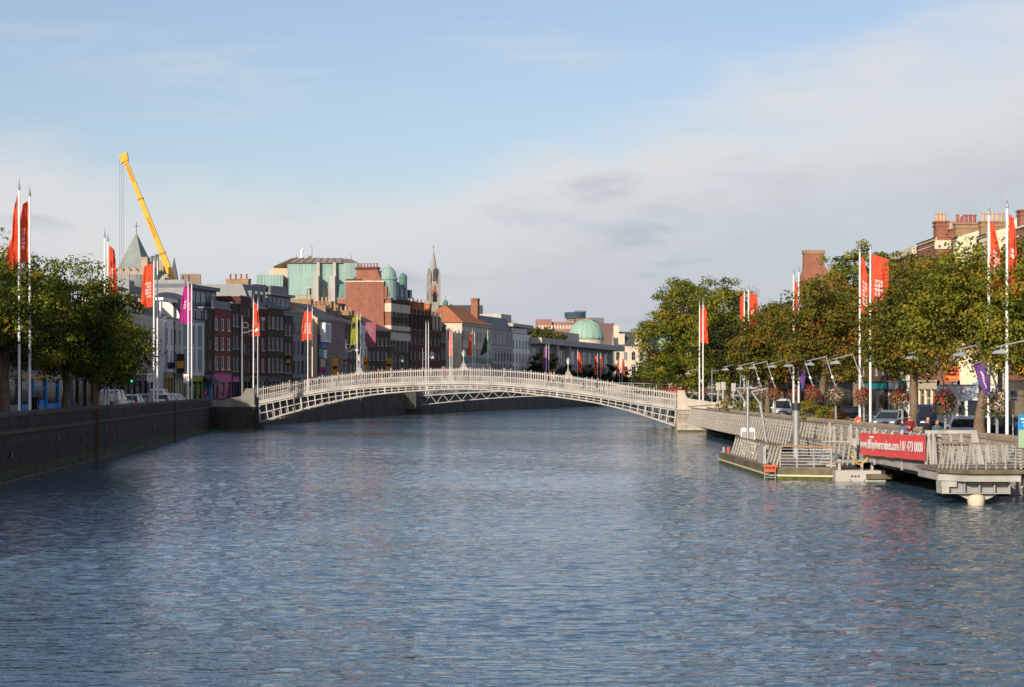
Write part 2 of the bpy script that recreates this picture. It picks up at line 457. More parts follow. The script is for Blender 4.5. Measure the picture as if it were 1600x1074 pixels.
def water_mat():
    m = bpy.data.materials.new('river_water'); m.use_nodes = True
    t = m.node_tree; b = t.nodes['Principled BSDF']
    b.inputs['Base Color'].default_value = (.048, .098, .145, 1)
    b.inputs['Roughness'].default_value = 0.03
    b.inputs['IOR'].default_value = 1.33
    b.inputs['Specular IOR Level'].default_value = 0.6
    tcn = t.nodes.new('ShaderNodeTexCoord')
    def noise(sx, sy, detail, loc=(0, 0, 0), rot=0, dist=0.0, rough=.5):
        mp = t.nodes.new('ShaderNodeMapping'); mp.inputs['Scale'].default_value = (sx, sy, 1)
        mp.inputs['Location'].default_value = loc; mp.inputs['Rotation'].default_value = (0, 0, rot)
        t.links.new(tcn.outputs['Object'], mp.inputs['Vector'])
        n = t.nodes.new('ShaderNodeTexNoise'); n.inputs['Scale'].default_value = 1
        n.inputs['Detail'].default_value = detail; n.inputs['Distortion'].default_value = dist
        n.inputs['Roughness'].default_value = rough
        t.links.new(mp.outputs[0], n.inputs['Vector'])
        return n.outputs['Fac']
    def ma(op, a, c):
        n = t.nodes.new('ShaderNodeMath'); n.operation = op
        for i, s in enumerate((a, c)):
            if isinstance(s, (int, float)): n.inputs[i].default_value = s
            else: t.links.new(s, n.inputs[i])
        return n.outputs[0]
    big = noise(.28, .75, 2, rot=.12, dist=.4)
    mid = noise(.85, 2.2, 3, (3, 1, 0), -.18, .5)
    small = noise(2.6, 5.5, 3, (7, 2, 0), .25, .3)
    # gust patches: calmer and rougher water
    gust = noise(.018, .055, 3, (1, 4, 0), .1, .6)
    g = t.nodes.new('ShaderNodeMapRange'); g.inputs['From Min'].default_value = .35; g.inputs['From Max'].default_value = .65
    g.inputs['To Min'].default_value = .55; g.inputs['To Max'].default_value = 1.15
    t.links.new(gust, g.inputs['Value'])
    h = ma('ADD', ma('ADD', ma('MULTIPLY', big, .10), ma('MULTIPLY', mid, .10)), ma('MULTIPLY', small, .050))
    h = ma('MULTIPLY', h, g.outputs[0])
    bp = t.nodes.new('ShaderNodeBump'); bp.inputs['Strength'].default_value = 0.8; bp.inputs['Distance'].default_value = 1.0
    t.links.new(h, bp.inputs['Height']); t.links.new(bp.outputs[0], b.inputs['Normal'])
    return m
def river():
    # chop as real relief where the river is near enough to see it, a flat sheet beyond
    rg = np.random.default_rng(5)
    xs = np.concatenate(([-900.0], np.arange(-33.0, 40.01, .13), [2500.0]))
    ys = [-300.0]; y = 22.0; ys.append(y)
    while y < 330: y += max(.08, .0020 * y); ys.append(y)
    ys += [420.0, 3200.0]; ys = np.array(ys)
    X, Y = np.meshgrid(xs, ys)
    Z = np.zeros_like(X)
    gust = .80 + .32 * (np.sin(X * .13 + Y * .05 + 1.0) * np.sin(Y * .085 - X * .04 + 2.0) + .5 * np.sin(Y * .21 + X * .19))
    gust = np.clip(gust, .35, 1.3)
    for k in range(64):
        lam = .24 * (4.6 ** rg.random()) if k < 54 else rg.uniform(1.2, 5)
        th = rg.normal(1.45, .62)
        kx, ky = 2 * np.pi / lam * np.cos(th), 2 * np.pi / lam * np.sin(th)
        slope = (.0255 if lam < .7 else .0145 if lam < 1.3 else .0045)
        amp = slope * lam / (2 * np.pi) * rg.uniform(.6, 1.4)
        # too short for the row spacing there: fade it out
        dyr = np.maximum(.08, .0020 * np.abs(Y))
        fade = np.clip((lam / np.maximum(dyr, .12) - 2.2) / 1.5, 0, 1)
        ph = kx * X + ky * Y + rg.uniform(0, 6.28) + .5 * np.sin(.6 * X + .37 * Y * rg.uniform(.5, 1.5) + k)
        w = np.sin(ph)
        Z += amp * fade * (w + .22 * np.cos(2 * ph))
    Z *= gust
    edge = np.clip((330 - Y) / 40, 0, 1) * np.clip((Y - 22) / 3, 0, 1) * np.clip((X + 33) / .5, 0, 1) * np.clip((40 - X) / .5, 0, 1)
    Z *= edge
    ny, nx = X.shape
    me = bpy.data.meshes.new('river')
    co = np.stack([X, Y, Z], -1).reshape(-1, 3).astype(np.float32)
    me.vertices.add(len(co)); me.vertices.foreach_set('co', co.reshape(-1))
    i = np.arange(ny - 1)[:, None] * nx + np.arange(nx - 1)[None]
    q = np.stack([i, i + 1, i + nx + 1, i + nx], -1).reshape(-1, 4).astype(np.int32)
    me.loops.add(q.size); me.loops.foreach_set('vertex_index', q.reshape(-1))
    me.polygons.add(len(q)); me.polygons.foreach_set('loop_start', np.arange(0, q.size, 4, dtype=np.int32))
    me.polygons.foreach_set('use_smooth', np.ones(len(q), dtype=bool))
    me.materials.append(water_mat()); me.update(calc_edges=True)
    return link('river', me, kind='structure')
wo = river()

def land(name, pl, side, z, m, x_far):
    b = MB()
    for (x0, y0), (x1, y1) in zip(pl, pl[1:]):
        a = [(x0 + side * .25, y0, z), (x1 + side * .25, y1, z), (x_far, y1, z), (x_far, y0, z)]
        b.add(a, [(0, 1, 2, 3) if side > 0 else (3, 2, 1, 0)])
    return b.build(name, m, kind='structure')
land('ground', LW, -1, ZL, ASPHALT, -900)
land('ground', RW, 1, ZR, ASPHALT, 2500)

def strip(name, pl, y0, y1, o0, o1, z, m, kerb=0.12, step=8.0):
    """pavement strip that follows the quay wall, from offset o0 to o1, a real kerb high"""
    b = MB(); n = max(2, int((y1 - y0) / step))
    ys = [y0 + (y1 - y0) * i / n for i in range(n + 1)]
    for ya, yb in zip(ys, ys[1:]):
        xa, xb = pl_x(pl, ya), pl_x(pl, yb)
        P = [(xa + o0, ya), (xa + o1, ya), (xb + o1, yb), (xb + o0, yb)]
        if (o1 - o0) < 0: P = P[::-1]
        b.prism(P, z, z + kerb)
    return b.build(name, m, kind='structure')
strip('pavement', LW, 20, 205, -.6, -2.6, ZL, PAVING)
strip('pavement', RW, 20, 196, .6, 1.7, ZR, PAVING)
pv = MB(); pv.box(-48, 50, ZL, -40.2, 240, ZL + .12); pv.build('pavement', PAVING, kind='structure')
pv = MB(); pv.box(32.5, 60, ZR, 37, 300, ZR + .12); pv.build('pavement', PAVING, kind='structure')
# painted lane lines on the two quays
ln = MB()
for k in range(24):
    y = 70 + k * 6.0
    xa = (pl_x(LW, y) - 2.6 - 40.2) / 2
    ln.box(xa - .06, y, ZL + .001, xa + .06, y + 2.4, ZL + .004)
for k in range(28):
    y = 70 + k * 6.0
    ln.box(28.0, y, ZR + .001, 28.12, y + 2.4, ZR + .004)
ln.build('lane_marking', WHITE, kind='structure')

# ---------------------------------------------------------------- quay walls
def quay_wall(label, pl, y0, y1, side, ztop, body, stonem, wetm, copm, zwall, course, length, y_single, n_single, seed):
    """retaining wall with coursed stones facing the river; nearest stones single, the rest joined"""
    rg = random.Random(seed)
    root = thing('quay_wall', label, 'wall', (pl_x(pl, y0), y0, 0))
    ox, oy = pl_x(pl, y0), y0
    b = MB()
    ys = [y for _, y in pl if y0 < y < y1]; ys = [y0] + ys + [y1]
    for ya, yb in zip(ys, ys[1:]):
        xa, xb = pl_x(pl, ya), pl_x(pl, yb)
        P = [(xa - ox, ya - oy), (xa + side * .55 - ox, ya - oy), (xb + side * .55 - ox, yb - oy), (xb - ox, yb - oy)]
        if side < 0: P = P[::-1]
        b.prism(P, -1.5, ztop - .22)
    b.build('wall_body', body, root)
    # coursed stones
    zs = []; z = -.35
    while z < ztop - .30:
        hh = course * rg.uniform(.85, 1.2)
        if z + hh > ztop - .35: hh = ztop - .22 - z
        zs.append((z, z + hh)); z += hh
    rest = MB(); count = 0
    cells = []
    for ci, (za, zb) in enumerate(zs):
        y = y0 + rg.uniform(0, length)
        while y < y1:
            L = length * rg.uniform(.7, 1.4)
            cells.append((y, min(y + L, y1), za, zb)); y += L
    cells.sort()
    for (ya, yb, za, zb) in cells:
        if yb - ya < .2: continue
        xa, xb = pl_x(pl, ya), pl_x(pl, yb)
        ang = math.atan2(yb - ya, xb - xa); L = math.hypot(xb - xa, yb - ya)
        pr = rg.uniform(.012, .045) * side
        g = .012
        s = MB()
        y_in, y_out = (.08, -pr) if side < 0 else (-.08, -pr)
        lo, hi = min(y_in * -side if False else -.06, 0), 0
        # local x along wall, local y = away from the river is (side<0: +) (left of direction)
        if side < 0: s.box(g, -abs(pr), za + g, L - g, .06, zb - g)
        else: s.box(g, -.06, za + g, L - g, abs(pr), zb - g)
        wet = zb < .75
        if ya < y_single and count < n_single:
            s.build('stone', wetm if wet else stonem, root, (xa - ox, ya - oy, 0), ang); count += 1
        else:
            M = Matrix.Translation((xa - ox, ya - oy, 0)) @ Matrix.Rotation(ang, 4, 'Z')
            rest.add([M @ Vector(v) for v in s.v], s.f, 1 if wet else 0)
    if rest.v: rest.build('far_stones', [stonem, wetm], root, kind='stuff')
    # a projecting string course under the parapet and a pale scum line at the water
    sc_b = MB(); sl = MB()
    for ya, yb in zip(ys, ys[1:]):
        xa, xb = pl_x(pl, ya), pl_x(pl, yb)
        for mb_, pr_, z0_, z1_ in ((sc_b, .075, 2.30 if ztop > 3 else 1.5, 2.46 if ztop > 3 else 1.62), (sl, .05, .03, .10)):
            P = [(xa - side * pr_ - ox, ya - oy), (xa + side * .02 - ox, ya - oy), (xb + side * .02 - ox, yb - oy), (xb - side * pr_ - ox, yb - oy)]
            mb_.prism(P if side > 0 else P[::-1], z0_, z1_)
    sc_b.build('string_course', copm, root); sl.build('scum_line', mat('dried_scum', (.17, .155, .125), .9, .5, 3, dirt=.6), root)
    # iron ladder rungs, drain outlets and weep stains
    if side < 0:
        for yq, zq in ((92.5, 1.15), (106, 1.6), (128, 1.2), (151, 1.5), (176, 1.3), (196, 1.5)):
            xq = pl_x(pl, yq)
            MB().box(xq - ox - .02, yq - oy - .2, zq, xq - ox + .09, yq - oy + .2, zq + .34).build('drain_outlet', BLACK, root)
        for yq in (120, 167):
            xq = pl_x(pl, yq); lb_ = MB()
            for e in (-.22, .22): lb_.box(xq - ox + .12, yq - oy + e - .03, -.4, xq - ox + .18, yq - oy + e + .03, 3.2)
            for k in range(11): lb_.box(xq - ox + .13, yq - oy - .2, .0 + k * .29, xq - ox + .165, yq - oy + .2, .04 + k * .29)
            lb_.build('iron_ladder', mat('rusty_iron', (.11, .055, .03), .85, .4, 3), root)
    # coping stones
    y = y0; k = 0; far = MB()
    while y < y1:
        L = rg.uniform(1.5, 2.2); yb = min(y + L, y1)
        xa, xb = pl_x(pl, y), pl_x(pl, yb)
        ang = math.atan2(yb - y, xb - xa); LL = math.hypot(xb - xa, yb - y)
        s = MB(); zt = ztop + rg.uniform(-.012, .012)
        p = [(-.07, ztop - .22), (.64, ztop - .22), (.64, zt - .05), (.58, zt), (-.02, zt), (-.07, zt - .05)]
        if side > 0: p = [(-a, c) for a, c in p][::-1]
        s.ext_x(p, .012, LL - .012)
        s.build('coping_stone', copm, root, (xa - ox, y - oy, 0), ang)
        y = yb
    return root
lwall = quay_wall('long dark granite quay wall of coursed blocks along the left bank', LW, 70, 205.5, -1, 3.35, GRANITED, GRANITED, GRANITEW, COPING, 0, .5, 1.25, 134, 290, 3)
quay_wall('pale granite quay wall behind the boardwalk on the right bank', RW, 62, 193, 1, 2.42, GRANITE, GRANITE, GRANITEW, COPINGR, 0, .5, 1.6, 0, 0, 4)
# ladder-like iron brackets and drain on the left wall
FARWALL = mat('far_quay_granite', (.095, .085, .068), .9, .35, .7, bump=.5, dirt=.6)
def far_wall(label, pl, y0, y1, side, ztop, m, m2):
    b = MB(); ox, oy = pl_x(pl, y0), y0
    root = thing('quay_wall', label, 'wall', (ox, oy, 0))
    ys = [y0] + [y for _, y in pl if y0 < y < y1] + [y1]
    cp = MB()
    for ya, yb in zip(ys, ys[1:]):
        xa, xb = pl_x(pl, ya), pl_x(pl, yb)
        def quadpoly(e, w):
            P = [(xa - ox - side * e, ya - oy), (xa + side * w - ox, ya - oy), (xb + side * w - ox, yb - oy), (xb - ox - side * e, yb - oy)]
            return P if side > 0 else P[::-1]
        b.prism(quadpoly(0, .55), -1.5, ztop - .2)
        cp.prism(quadpoly(.07, .62), ztop - .2, ztop)
    b.build('wall_body', m, root); cp.build('coping', m2, root)
    return root
far_wall('dark stone quay wall curving away beyond the white bridge', LW, 205.6, 1300, -1, 3.3, FARWALL, COPING)
far_wall('quay wall under the trees on the right beyond the white bridge', RW, 200, 1300, 1, 2.6, GRANITED, COPING)

# ---------------------------------------------------------------- Catmull-Rom helper
def cr(pts, s):
    xs = [p[0] for p in pts]; n = len(pts)
    if s <= xs[0]: return pts[0][1]
    if s >= xs[-1]: return pts[-1][1]
    i = max(k for k in range(n - 1) if xs[k] <= s)
    x0, x1 = xs[i], xs[i + 1]; y0, y1 = pts[i][1], pts[i + 1][1]
    def slope(k):
        if k == 0: return (pts[1][1] - pts[0][1]) / (xs[1] - xs[0])
        if k == n - 1: return (pts[-1][1] - pts[-2][1]) / (xs[-1] - xs[-2])
        return (pts[k + 1][1] - pts[k - 1][1]) / (xs[k + 1] - xs[k - 1])
    h = x1 - x0; t = (s - x0) / h
    m0, m1 = slope(i) * h, slope(i + 1) * h
    return (2*t**3 - 3*t*t + 1)*y0 + (t**3 - 2*t*t + t)*m0 + (-2*t**3 + 3*t*t)*y1 + (t**3 - t*t)*m1

# ---------------------------------------------------------------- the white iron footbridge
BA, BB = Vector((-27.0, 205.0, 0)), Vector((16.75, 196.5, 0))
BLEN = (BB - BA).length
BROT = math.atan2(BB.y - BA.y, BB.x - BA.x)
BW = 3.7
ZD = [(0, 2.95), (.09, 3.72), (.18, 4.33), (.30, 4.80), (.44, 5.02), (.52, 5.03), (.64, 4.75), (.79, 3.98), (.89, 3.24), (1, 2.50)]
ZA = [(0, .78), (.09, 1.97), (.18, 2.96), (.287, 3.76), (.44, 4.28), (.52, 4.33), (.62, 4.03), (.79, 3.10), (.89, 2.12), (1, .55)]
def zd(s): return cr(ZD, s)
def za(s): return cr(ZA, s)
bridge = thing('footbridge', 'white cast-iron arched footbridge with pointed railings across the river', 'bridge', BA, BROT)
NP = 58
def arch_pts(i, y):
    s = i / NP
    # struts stand square to the arch: shift the foot outwards near the ends
    slope = (za(min(1, s + .01)) - za(max(0, s - .01))) / (.02 * BLEN)
    s2 = s
    top = Vector((s * BLEN, y, zd(s) - .34))
    depth = top.z - za(s)
    fx = s * BLEN + slope * depth * .45
    fs = min(1, max(0, fx / BLEN))
    foot = Vector((fs * BLEN, y, za(fs)))
    return top, foot
def arch_rib(y, single, m, w=.09):
    ch = {k: MB() for k in ('top_chord', 'middle_chord', 'bottom_chord')}
    joined = MB()
    pts = [arch_pts(i, y) for i in range(NP + 1)]
    for a, c in zip(pts, pts[1:]):
        ch['top_chord'].bar(a[0], c[0], w, .10)
        ch['middle_chord'].bar((a[0] + a[1]) / 2, (c[0] + c[1]) / 2, w, .08)
        ch['bottom_chord'].bar(a[1], c[1], w + .04, .13)
    if single:
        for k, b in ch.items(): b.build(k, m, bridge)
        for i, (a, c) in enumerate(pts):
            wide = .16 if i % 6 == 0 else .10
            MB().bar(a, c, w + .01, wide, up=(1, 0, 0)).build('strut', m, bridge)
    else:
        for b in ch.values(): joined.add(b.v, b.f)
        for a, c in pts: joined.bar(a, c, w, .10, up=(1, 0, 0))
        joined.build('inner_rib', m, bridge, kind='stuff')
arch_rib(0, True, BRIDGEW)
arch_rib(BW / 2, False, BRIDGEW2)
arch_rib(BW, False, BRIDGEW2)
cross = MB()
for i in range(0, NP + 1, 3):
    a0, f0 = arch_pts(i, .05); a1, f1 = arch_pts(i, BW - .05)
    cross.bar(f0, f1, .07); cross.bar(a0, f1, .05)
    if i + 3 <= NP:
        f2 = arch_pts(i + 3, BW / 2)[1]
        cross.bar(f0, f2, .05)
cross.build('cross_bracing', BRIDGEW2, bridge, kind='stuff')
dk = MB(); ed = MB(); ed2 = MB()
for i in range(NP):
    s0, s1 = i / NP, (i + 1) / NP
    x0, x1, z0, z1 = s0 * BLEN, s1 * BLEN, zd(s0), zd(s1)
    def slab(mb, ya, yb, lo, hi):
        vs = [(x0, ya, z0 + lo), (x1, ya, z1 + lo), (x1, yb, z1 + lo), (x0, yb, z0 + lo), (x0, ya, z0 + hi), (x1, ya, z1 + hi), (x1, yb, z1 + hi), (x0, yb, z0 + hi)]
        mb.add(vs, [(0, 3, 2, 1), (4, 5, 6, 7), (0, 1, 5, 4), (2, 3, 7, 6)] + ([(3, 0, 4, 7)] if i == 0 else []) + ([(1, 2, 6, 5)] if i == NP - 1 else []))
    slab(dk, .06, BW - .06, -.28, -.06)
    slab(ed, -.10, .05, -.22, .02); slab(ed, -.16, .08, .022, .085)
    slab(ed2, BW - .05, BW + .10, -.22, .02); slab(ed2, BW - .08, BW + .16, .022, .085)
dk.build('deck', CONCG, bridge)
ed.build('deck_edge_moulding', BRIDGEW, bridge); ed2.build('deck_edge_moulding', BRIDGEW, bridge)
RH = 1.42
def railing(y, near):
    rails = MB()
    for i in range(NP):
        s0, s1 = i / NP, (i + 1) / NP
        for hh, t in ((.10, .05), (.66, .06), (1.29, .07)):
            rails.bar((s0 * BLEN, y, zd(s0) + hh), (s1 * BLEN, y, zd(s1) + hh), .05, t)
    rails.build('rails', BRIDGEW, bridge)
    NB = 184
    tall = MB().box(-.03, -.03, .0, .03, .03, 1.34).lathe([(.04, 0), (.046, .03), (.0, .14)], (0, 0, 1.32), 6).mesh('baluster', BRIDGEW)
    post = MB().box(-.05, -.05, 0, .05, .05, 1.40).lathe([(.05, 0), (.075, .05), (.05, .11), (0, .2)], (0, 0, 1.39), 8).mesh('railing_post', BRIDGEW)
    joint = MB(); low = MB()
    for k in range(NB + 1):
        s = k / NB; z = zd(s) + .06
        if k % 9 == 2:
            link('railing_post', post, bridge, (s * BLEN, y, z))
        elif near: link('baluster', tall, bridge, (s * BLEN, y, z))
        else: joint.box(s * BLEN - .022, y - .022, z, s * BLEN + .022, y + .022, z + 1.42)
        if k < NB:
            for q in (1 / 3, 2 / 3):
                sq = (k + q) / NB; zq = zd(sq) + .06
                low.box(sq * BLEN - .010, y - .010, zq, sq * BLEN + .010, y + .010, zq + .60)
    low.build('infill_bars', BRIDGEW, bridge, kind='stuff')
    if joint.v: joint.build('far_balusters', BRIDGEW, bridge, kind='stuff')
railing(-.02, True)
railing(BW + .02, False)
# three ornate lamps standing over the crown
LANT = glass_mat('lantern_glass', (.55, .57, .55), (.65, .66, .63), .2)
def bridge_lamp(px, label):
    s = (px - 404) / (1056 - 404)
    o = thing('bridge_lamp', label, 'lamp', bridge.matrix_world @ Vector((0, 0, 0)), BROT, 'lanterns on the white footbridge')
    M = Matrix.Translation(BA) @ Matrix.Rotation(BROT, 4, 'Z')
    o.location = M @ Vector((s * BLEN, -.02, zd(s) + 1.2))
    sc = MB()
    for sx in (-1, 1):      # scroll brackets rising from the rail to the stem
        pts = []
        for k in range(9):
            t = k / 8
            pts.append((sx * (.62 * (1 - t) ** 1.6 + .07), 0, .02 + 1.0 * t ** .9))
        sc.tube(pts, [.075 - .04 * k / 8 for k in range(9)], 6)
        c = [(sx * (.30 + .13 * math.cos(a)), 0, .20 + .14 * math.sin(a)) for a in [2 * math.pi * k / 10 for k in range(11)]]
        sc.tube(c, .035, 5)
        sc.add([(sx * .60, -.03, .0), (sx * .05, -.03, .0), (sx * .05, -.03, .72), (sx * .28, -.03, .34), (sx * .60, .03, .0), (sx * .05, .03, .0), (sx * .05, .03, .72), (sx * .28, .03, .34)], [(0, 1, 2, 3), (4, 5, 6, 7), (0, 3, 7, 4), (3, 2, 6, 7)])
        c = [(sx * (.20 + .09 * math.cos(a)), 0, .66 + .09 * math.sin(a)) for a in [2 * math.pi * k / 8 for k in range(9)]]
        sc.tube(c, .03, 5)
    sc.v = [(v[0] * .82, v[1] * .8, v[2] * .9) for v in sc.v]
    sc.build('scroll_bracket', BRIDGEW, o)
    MB().lathe([(.20, -.06), (.20, .10), (.13, .2), (.085, .5), (.06, .85), (.09, .95), (.055, 1.05), (.045, 1.36), (.08, 1.42), (.05, 1.46)], n=10).build('stem', BRIDGEW, o, smooth=False)
    MB().lathe([(.09, 1.46), (.20, 1.84)], n=6).build('lantern', LANT, o)
    MB().lathe([(.25, 1.84), (.23, 1.89), (.11, 2.04), (.05, 2.08), (.06, 2.13), (0, 2.24)], n=6).build('lantern_cap', BRIDGEW, o)
    return o
bpy.context.view_layer.update()
bridge_lamp(566, 'ornate white lantern above the left third of the white footbridge')
bridge_lamp(731, 'ornate white lantern at the crown of the white footbridge')
bridge_lamp(893, 'ornate white lantern on the right slope of the white footbridge')

# bridge abutments: coursed stone with curved parapets
def abutment(label, x0, x1, y0, y1, ztop, parapet, m, mtop, seed, mirror):
    rg = random.Random(seed)
    root = thing('abutment', label, 'abutment', (x0, y0, 0))
    w, d = x1 - x0, y1 - y0
    MB().box(.05, .05, -1.5, w - .05, d, ztop - .02).build('core', m, root)
    z = -.3; row = 0
    while z < ztop - .05:
        hh = min(rg.uniform(.36, .48), ztop - z)
        x = 0; first = True
        while x < w - .05:
            L = min(rg.uniform(.8, 1.5) * (.6 if first and row % 2 else 1), w - x)
            if w - x - L < .3: L = w - x
            pr = rg.uniform(0, .035)
            MB().box(x + .012, -pr, z + .012, x + L - .012, .2, z + hh - .012).build('stone', ALGAE if z < .0 else m, root)
            x += L; first = False
        # river-side return
        y = .21
        while y < d - .1:
            L = min(rg.uniform(1, 1.6), d - y); pr = rg.uniform(0, .03)
            if mirror: MB().box(-pr, y, z + .012, .15, y + L - .02, z + hh - .012).build('side_stone', m, root)
            else: MB().box(w - .15, y, z + .012, w + pr, y + L - .02, z + hh - .012).build('side_stone', m, root)
            y += L
        z += hh; row += 1
    MB().box(-.08, -.10, ztop, w + .08, .6, ztop + .2).build('string_course', mtop, root)
    b = MB(); b.ext_y(parapet, 0, .42); b.build('curved_parapet', mtop, root)
    return root
lx0 = -32.3
ab = [(0.0, 2.62), (4.9, 2.62), (4.9, 4.25), (4.72, 4.38), (4.0, 4.38), (3.86, 4.2), (3.6, 3.66), (3.2, 3.5), (2.6, 3.42), (2.0, 3.27), (1.3, 3.12), (0, 3.12)]
abutment('stone abutment with curved parapet at the left end of the white footbridge', lx0, lx0 + 4.95, 204.2, 212, 2.42, ab, GRANITED, mat('grey_granite_parapet', (.21, .195, .175), .88, .2, 1.0, dirt=.4), 5, False)
PALEST = mat('pale_granite_parapet', (.50, .44, .36), .85, .16, 1.0, dirt=.22)
ab2 = [(0, 2.42), (6.0, 2.42), (6.0, 2.75), (4.6, 2.86), (3.2, 3.08), (2.0, 3.25), (1.3, 3.34), (1.02, 3.45), (.85, 3.7), (.75, 4.05), (0.72, 4.2), (0, 4.2)]
abutment('pale stone abutment with curved parapet at the right end of the white footbridge', 16.8, 20.4, 195.0, 203, 2.22, ab2, GRANITE, PALEST, 6, True)

# ---------------------------------------------------------------- second, modern truss footbridge beyond
STEELL = mat('pale_steel', (.30, .305, .30), .45, .08, 1)
tb = thing('truss_footbridge', 'slender steel truss footbridge low over the water beyond the white bridge', 'bridge', (-15.6, 318, 0), R(-3))
TL = 54.0; tN = 26
def zt(s): return 3.0 + 1.1 * (1 - (2 * s - 1) ** 2)
def zbm(s): return 1.45 + 1.7 * (1 - (2 * s - 1) ** 2)
for y in (0, 3.4):
    tp = MB(); bt = MB(); rl = MB()
    for i in range(tN):
        a, c = i / tN, (i + 1) / tN
        tp.bar((a * TL, y, zt(a)), (c * TL, y, zt(c)), .16, .2)
        bt.bar((a * TL, y, zbm(a)), (c * TL, y, zbm(c)), .14, .14)
        rl.bar((a * TL, y, zt(a) + 1.15), (c * TL, y, zt(c) + 1.15), .06)
        rl.bar((a * TL, y, zt(a)), (a * TL, y, zt(a) + 1.15), .05)
        for q in (.3, .55, .8): rl.bar((a * TL, y, zt(a) + q), (c * TL, y, zt(c) + q), .02)
    tp.build('top_chord', STEELL, tb); bt.build('bottom_chord', STEELL, tb); rl.build('railing', GALV, tb)
    for i in range(tN):
        a, c, mdl = i / tN, (i + 1) / tN, (i + .5) / tN
        for p, q in (((a * TL, y, zt(a)), (mdl * TL, y, zbm(mdl))), ((mdl * TL, y, zbm(mdl)), (c * TL, y, zt(c)))):
            if y == 0: MB().bar(p, q, .09).build('diagonal', STEELL, tb)
dkb = MB()
for i in range(tN):
    a, c = i / tN, (i + 1) / tN
    dkb.bar((a * TL, 1.7, zt(a) + .02), (c * TL, 1.7, zt(c) + .02), 3.3, .16)
dkb.build('deck', CONCG, tb)
hb = MB(); hb.prism([(-22.2, 312), (-15.7, 314), (-15.0, 324), (-22.2, 330)], .85, 3.9)
tag(hb.build('concrete_haunch', mat('stained_shaded_concrete', (.085, .08, .07), .9, .3, .8, dirt=.5)), 'grey concrete block carrying the left end of the truss footbridge', 'abutment')  # concrete colour darkened to put the block in shade
# old stone road bridge still further off
gb = thing('stone_road_bridge', 'low dark stone road bridge seen far up the river under the white bridge', 'bridge', (14, 470, 0), R(-14))
g = MB()
span = 62.0
pts = [(-4, -1), (0, -1)]
for k in range(3):
    c = 10 + 21 * k
    pts += [(c + 9 * math.cos(a), .2 + 2.3 * math.sin(a)) for a in [math.pi - math.pi * j / 10 for j in range(11)]]
    pts += [(c + 9, -1), (c + 12, -1)] if k < 2 else []
pts += [(span, -1), (span + 4, -1), (span + 4, 3.6), (span / 2, 4.2), (-4, 3.6)]
g.ext_y(pts, 0, 12); g.build('arches', GRANITED, gb)
MB().ext_y([(-4, 3.6), (span / 2, 4.2), (span + 4, 3.6), (span + 4, 4.5), (span / 2, 5.1), (-4, 4.5)], -.2, .25).build('parapet', GRANITE, gb)
# ---------------------------------------------------------------- buildings
LFP = [(-43, 60), (-43, 241), (-40.7, 252), (-36.5, 274), (-31.6, 296), (-27.2, 314), (-22.3, 334), (-18.6, 348), (-12.8, 372), (-5.4, 402), (4.4, 440), (28.8, 540), (60, 660)]
def lf(px, off=0.0):
    """point of the left street front that lies in direction px"""
    k = (px - 800) / F
    for (x0, y0), (x1, y1) in zip(LFP, LFP[1:]):
        den = (x1 - x0) - k * (y1 - y0)
        if abs(den) < 1e-9: continue
        t = (k * y0 - x0) / den
        if -1e-6 <= t <= 1 + 1e-6:
            return Vector((x0 + (x1 - x0) * t - off, y0 + (y1 - y0) * t, 0))
    raise ValueError(px)

_wm = {}
def window_mesh(w, h, style, m):
    key = (round(w, 2), round(h, 2), style, m.name)
    if key in _wm: return _wm[key]
    b = MB(); f = .07; y0, y1 = .01, .09
    b.box(0, y0, 0, f, y1, h); b.box(w - f, y0, 0, w, y1, h)
    b.box(f, y0, 0, w - f, y1, f); b.box(f, y0, h - f, w - f, y1, h)
    if style == 'sash':
        b.box(f, y0 + .015, h * .5 - .03, w - f, y1 - .02, h * .5 + .03)
        b.box(w / 2 - .015, y0 + .02, f, w / 2 + .015, y1 - .02, h - f)
    elif style == 'mullion':
        b.box(w / 2 - .03, y0 + .015, f, w / 2 + .03, y1 - .02, h - f)
        b.box(f, y0 + .02, h * .72 - .025, w - f, y1 - .025, h * .72 + .025)
    elif style == 'reveal':        # white painted reveals
        b.box(w - f - .2, -.004, f, w - f, y0, h - f); b.box(f, y0 + .015, h * .5 - .03, w - f, y1 - .02, h * .5 + .03)
    b.box(-.08, -.10, -.10, w + .08, y0, 0.0)      # sill
    fr = b.mesh('window', [m])
    p = MB(); p.add([(f, .055, f), (w - f, .055, f), (w - f, .055, h - f), (f, .055, h - f)], [(0, 1, 2, 3)])
    _wm[key] = (fr, p.v, p.f)
    return _wm[key]
_pm = {}
def window(root, x, y, z, w, h, style, m, glass):
    fr, pv_, pf_ = window_mesh(w, h, style, m)
    o = link('window', fr, root, (x, y, z))
    k = (round(w, 2), round(h, 2), glass.name)
    if k not in _pm:
        p = MB(); p.add(pv_, pf_); _pm[k] = p.mesh('pane', [glass])
    link('pane', _pm[k], o)
    return o

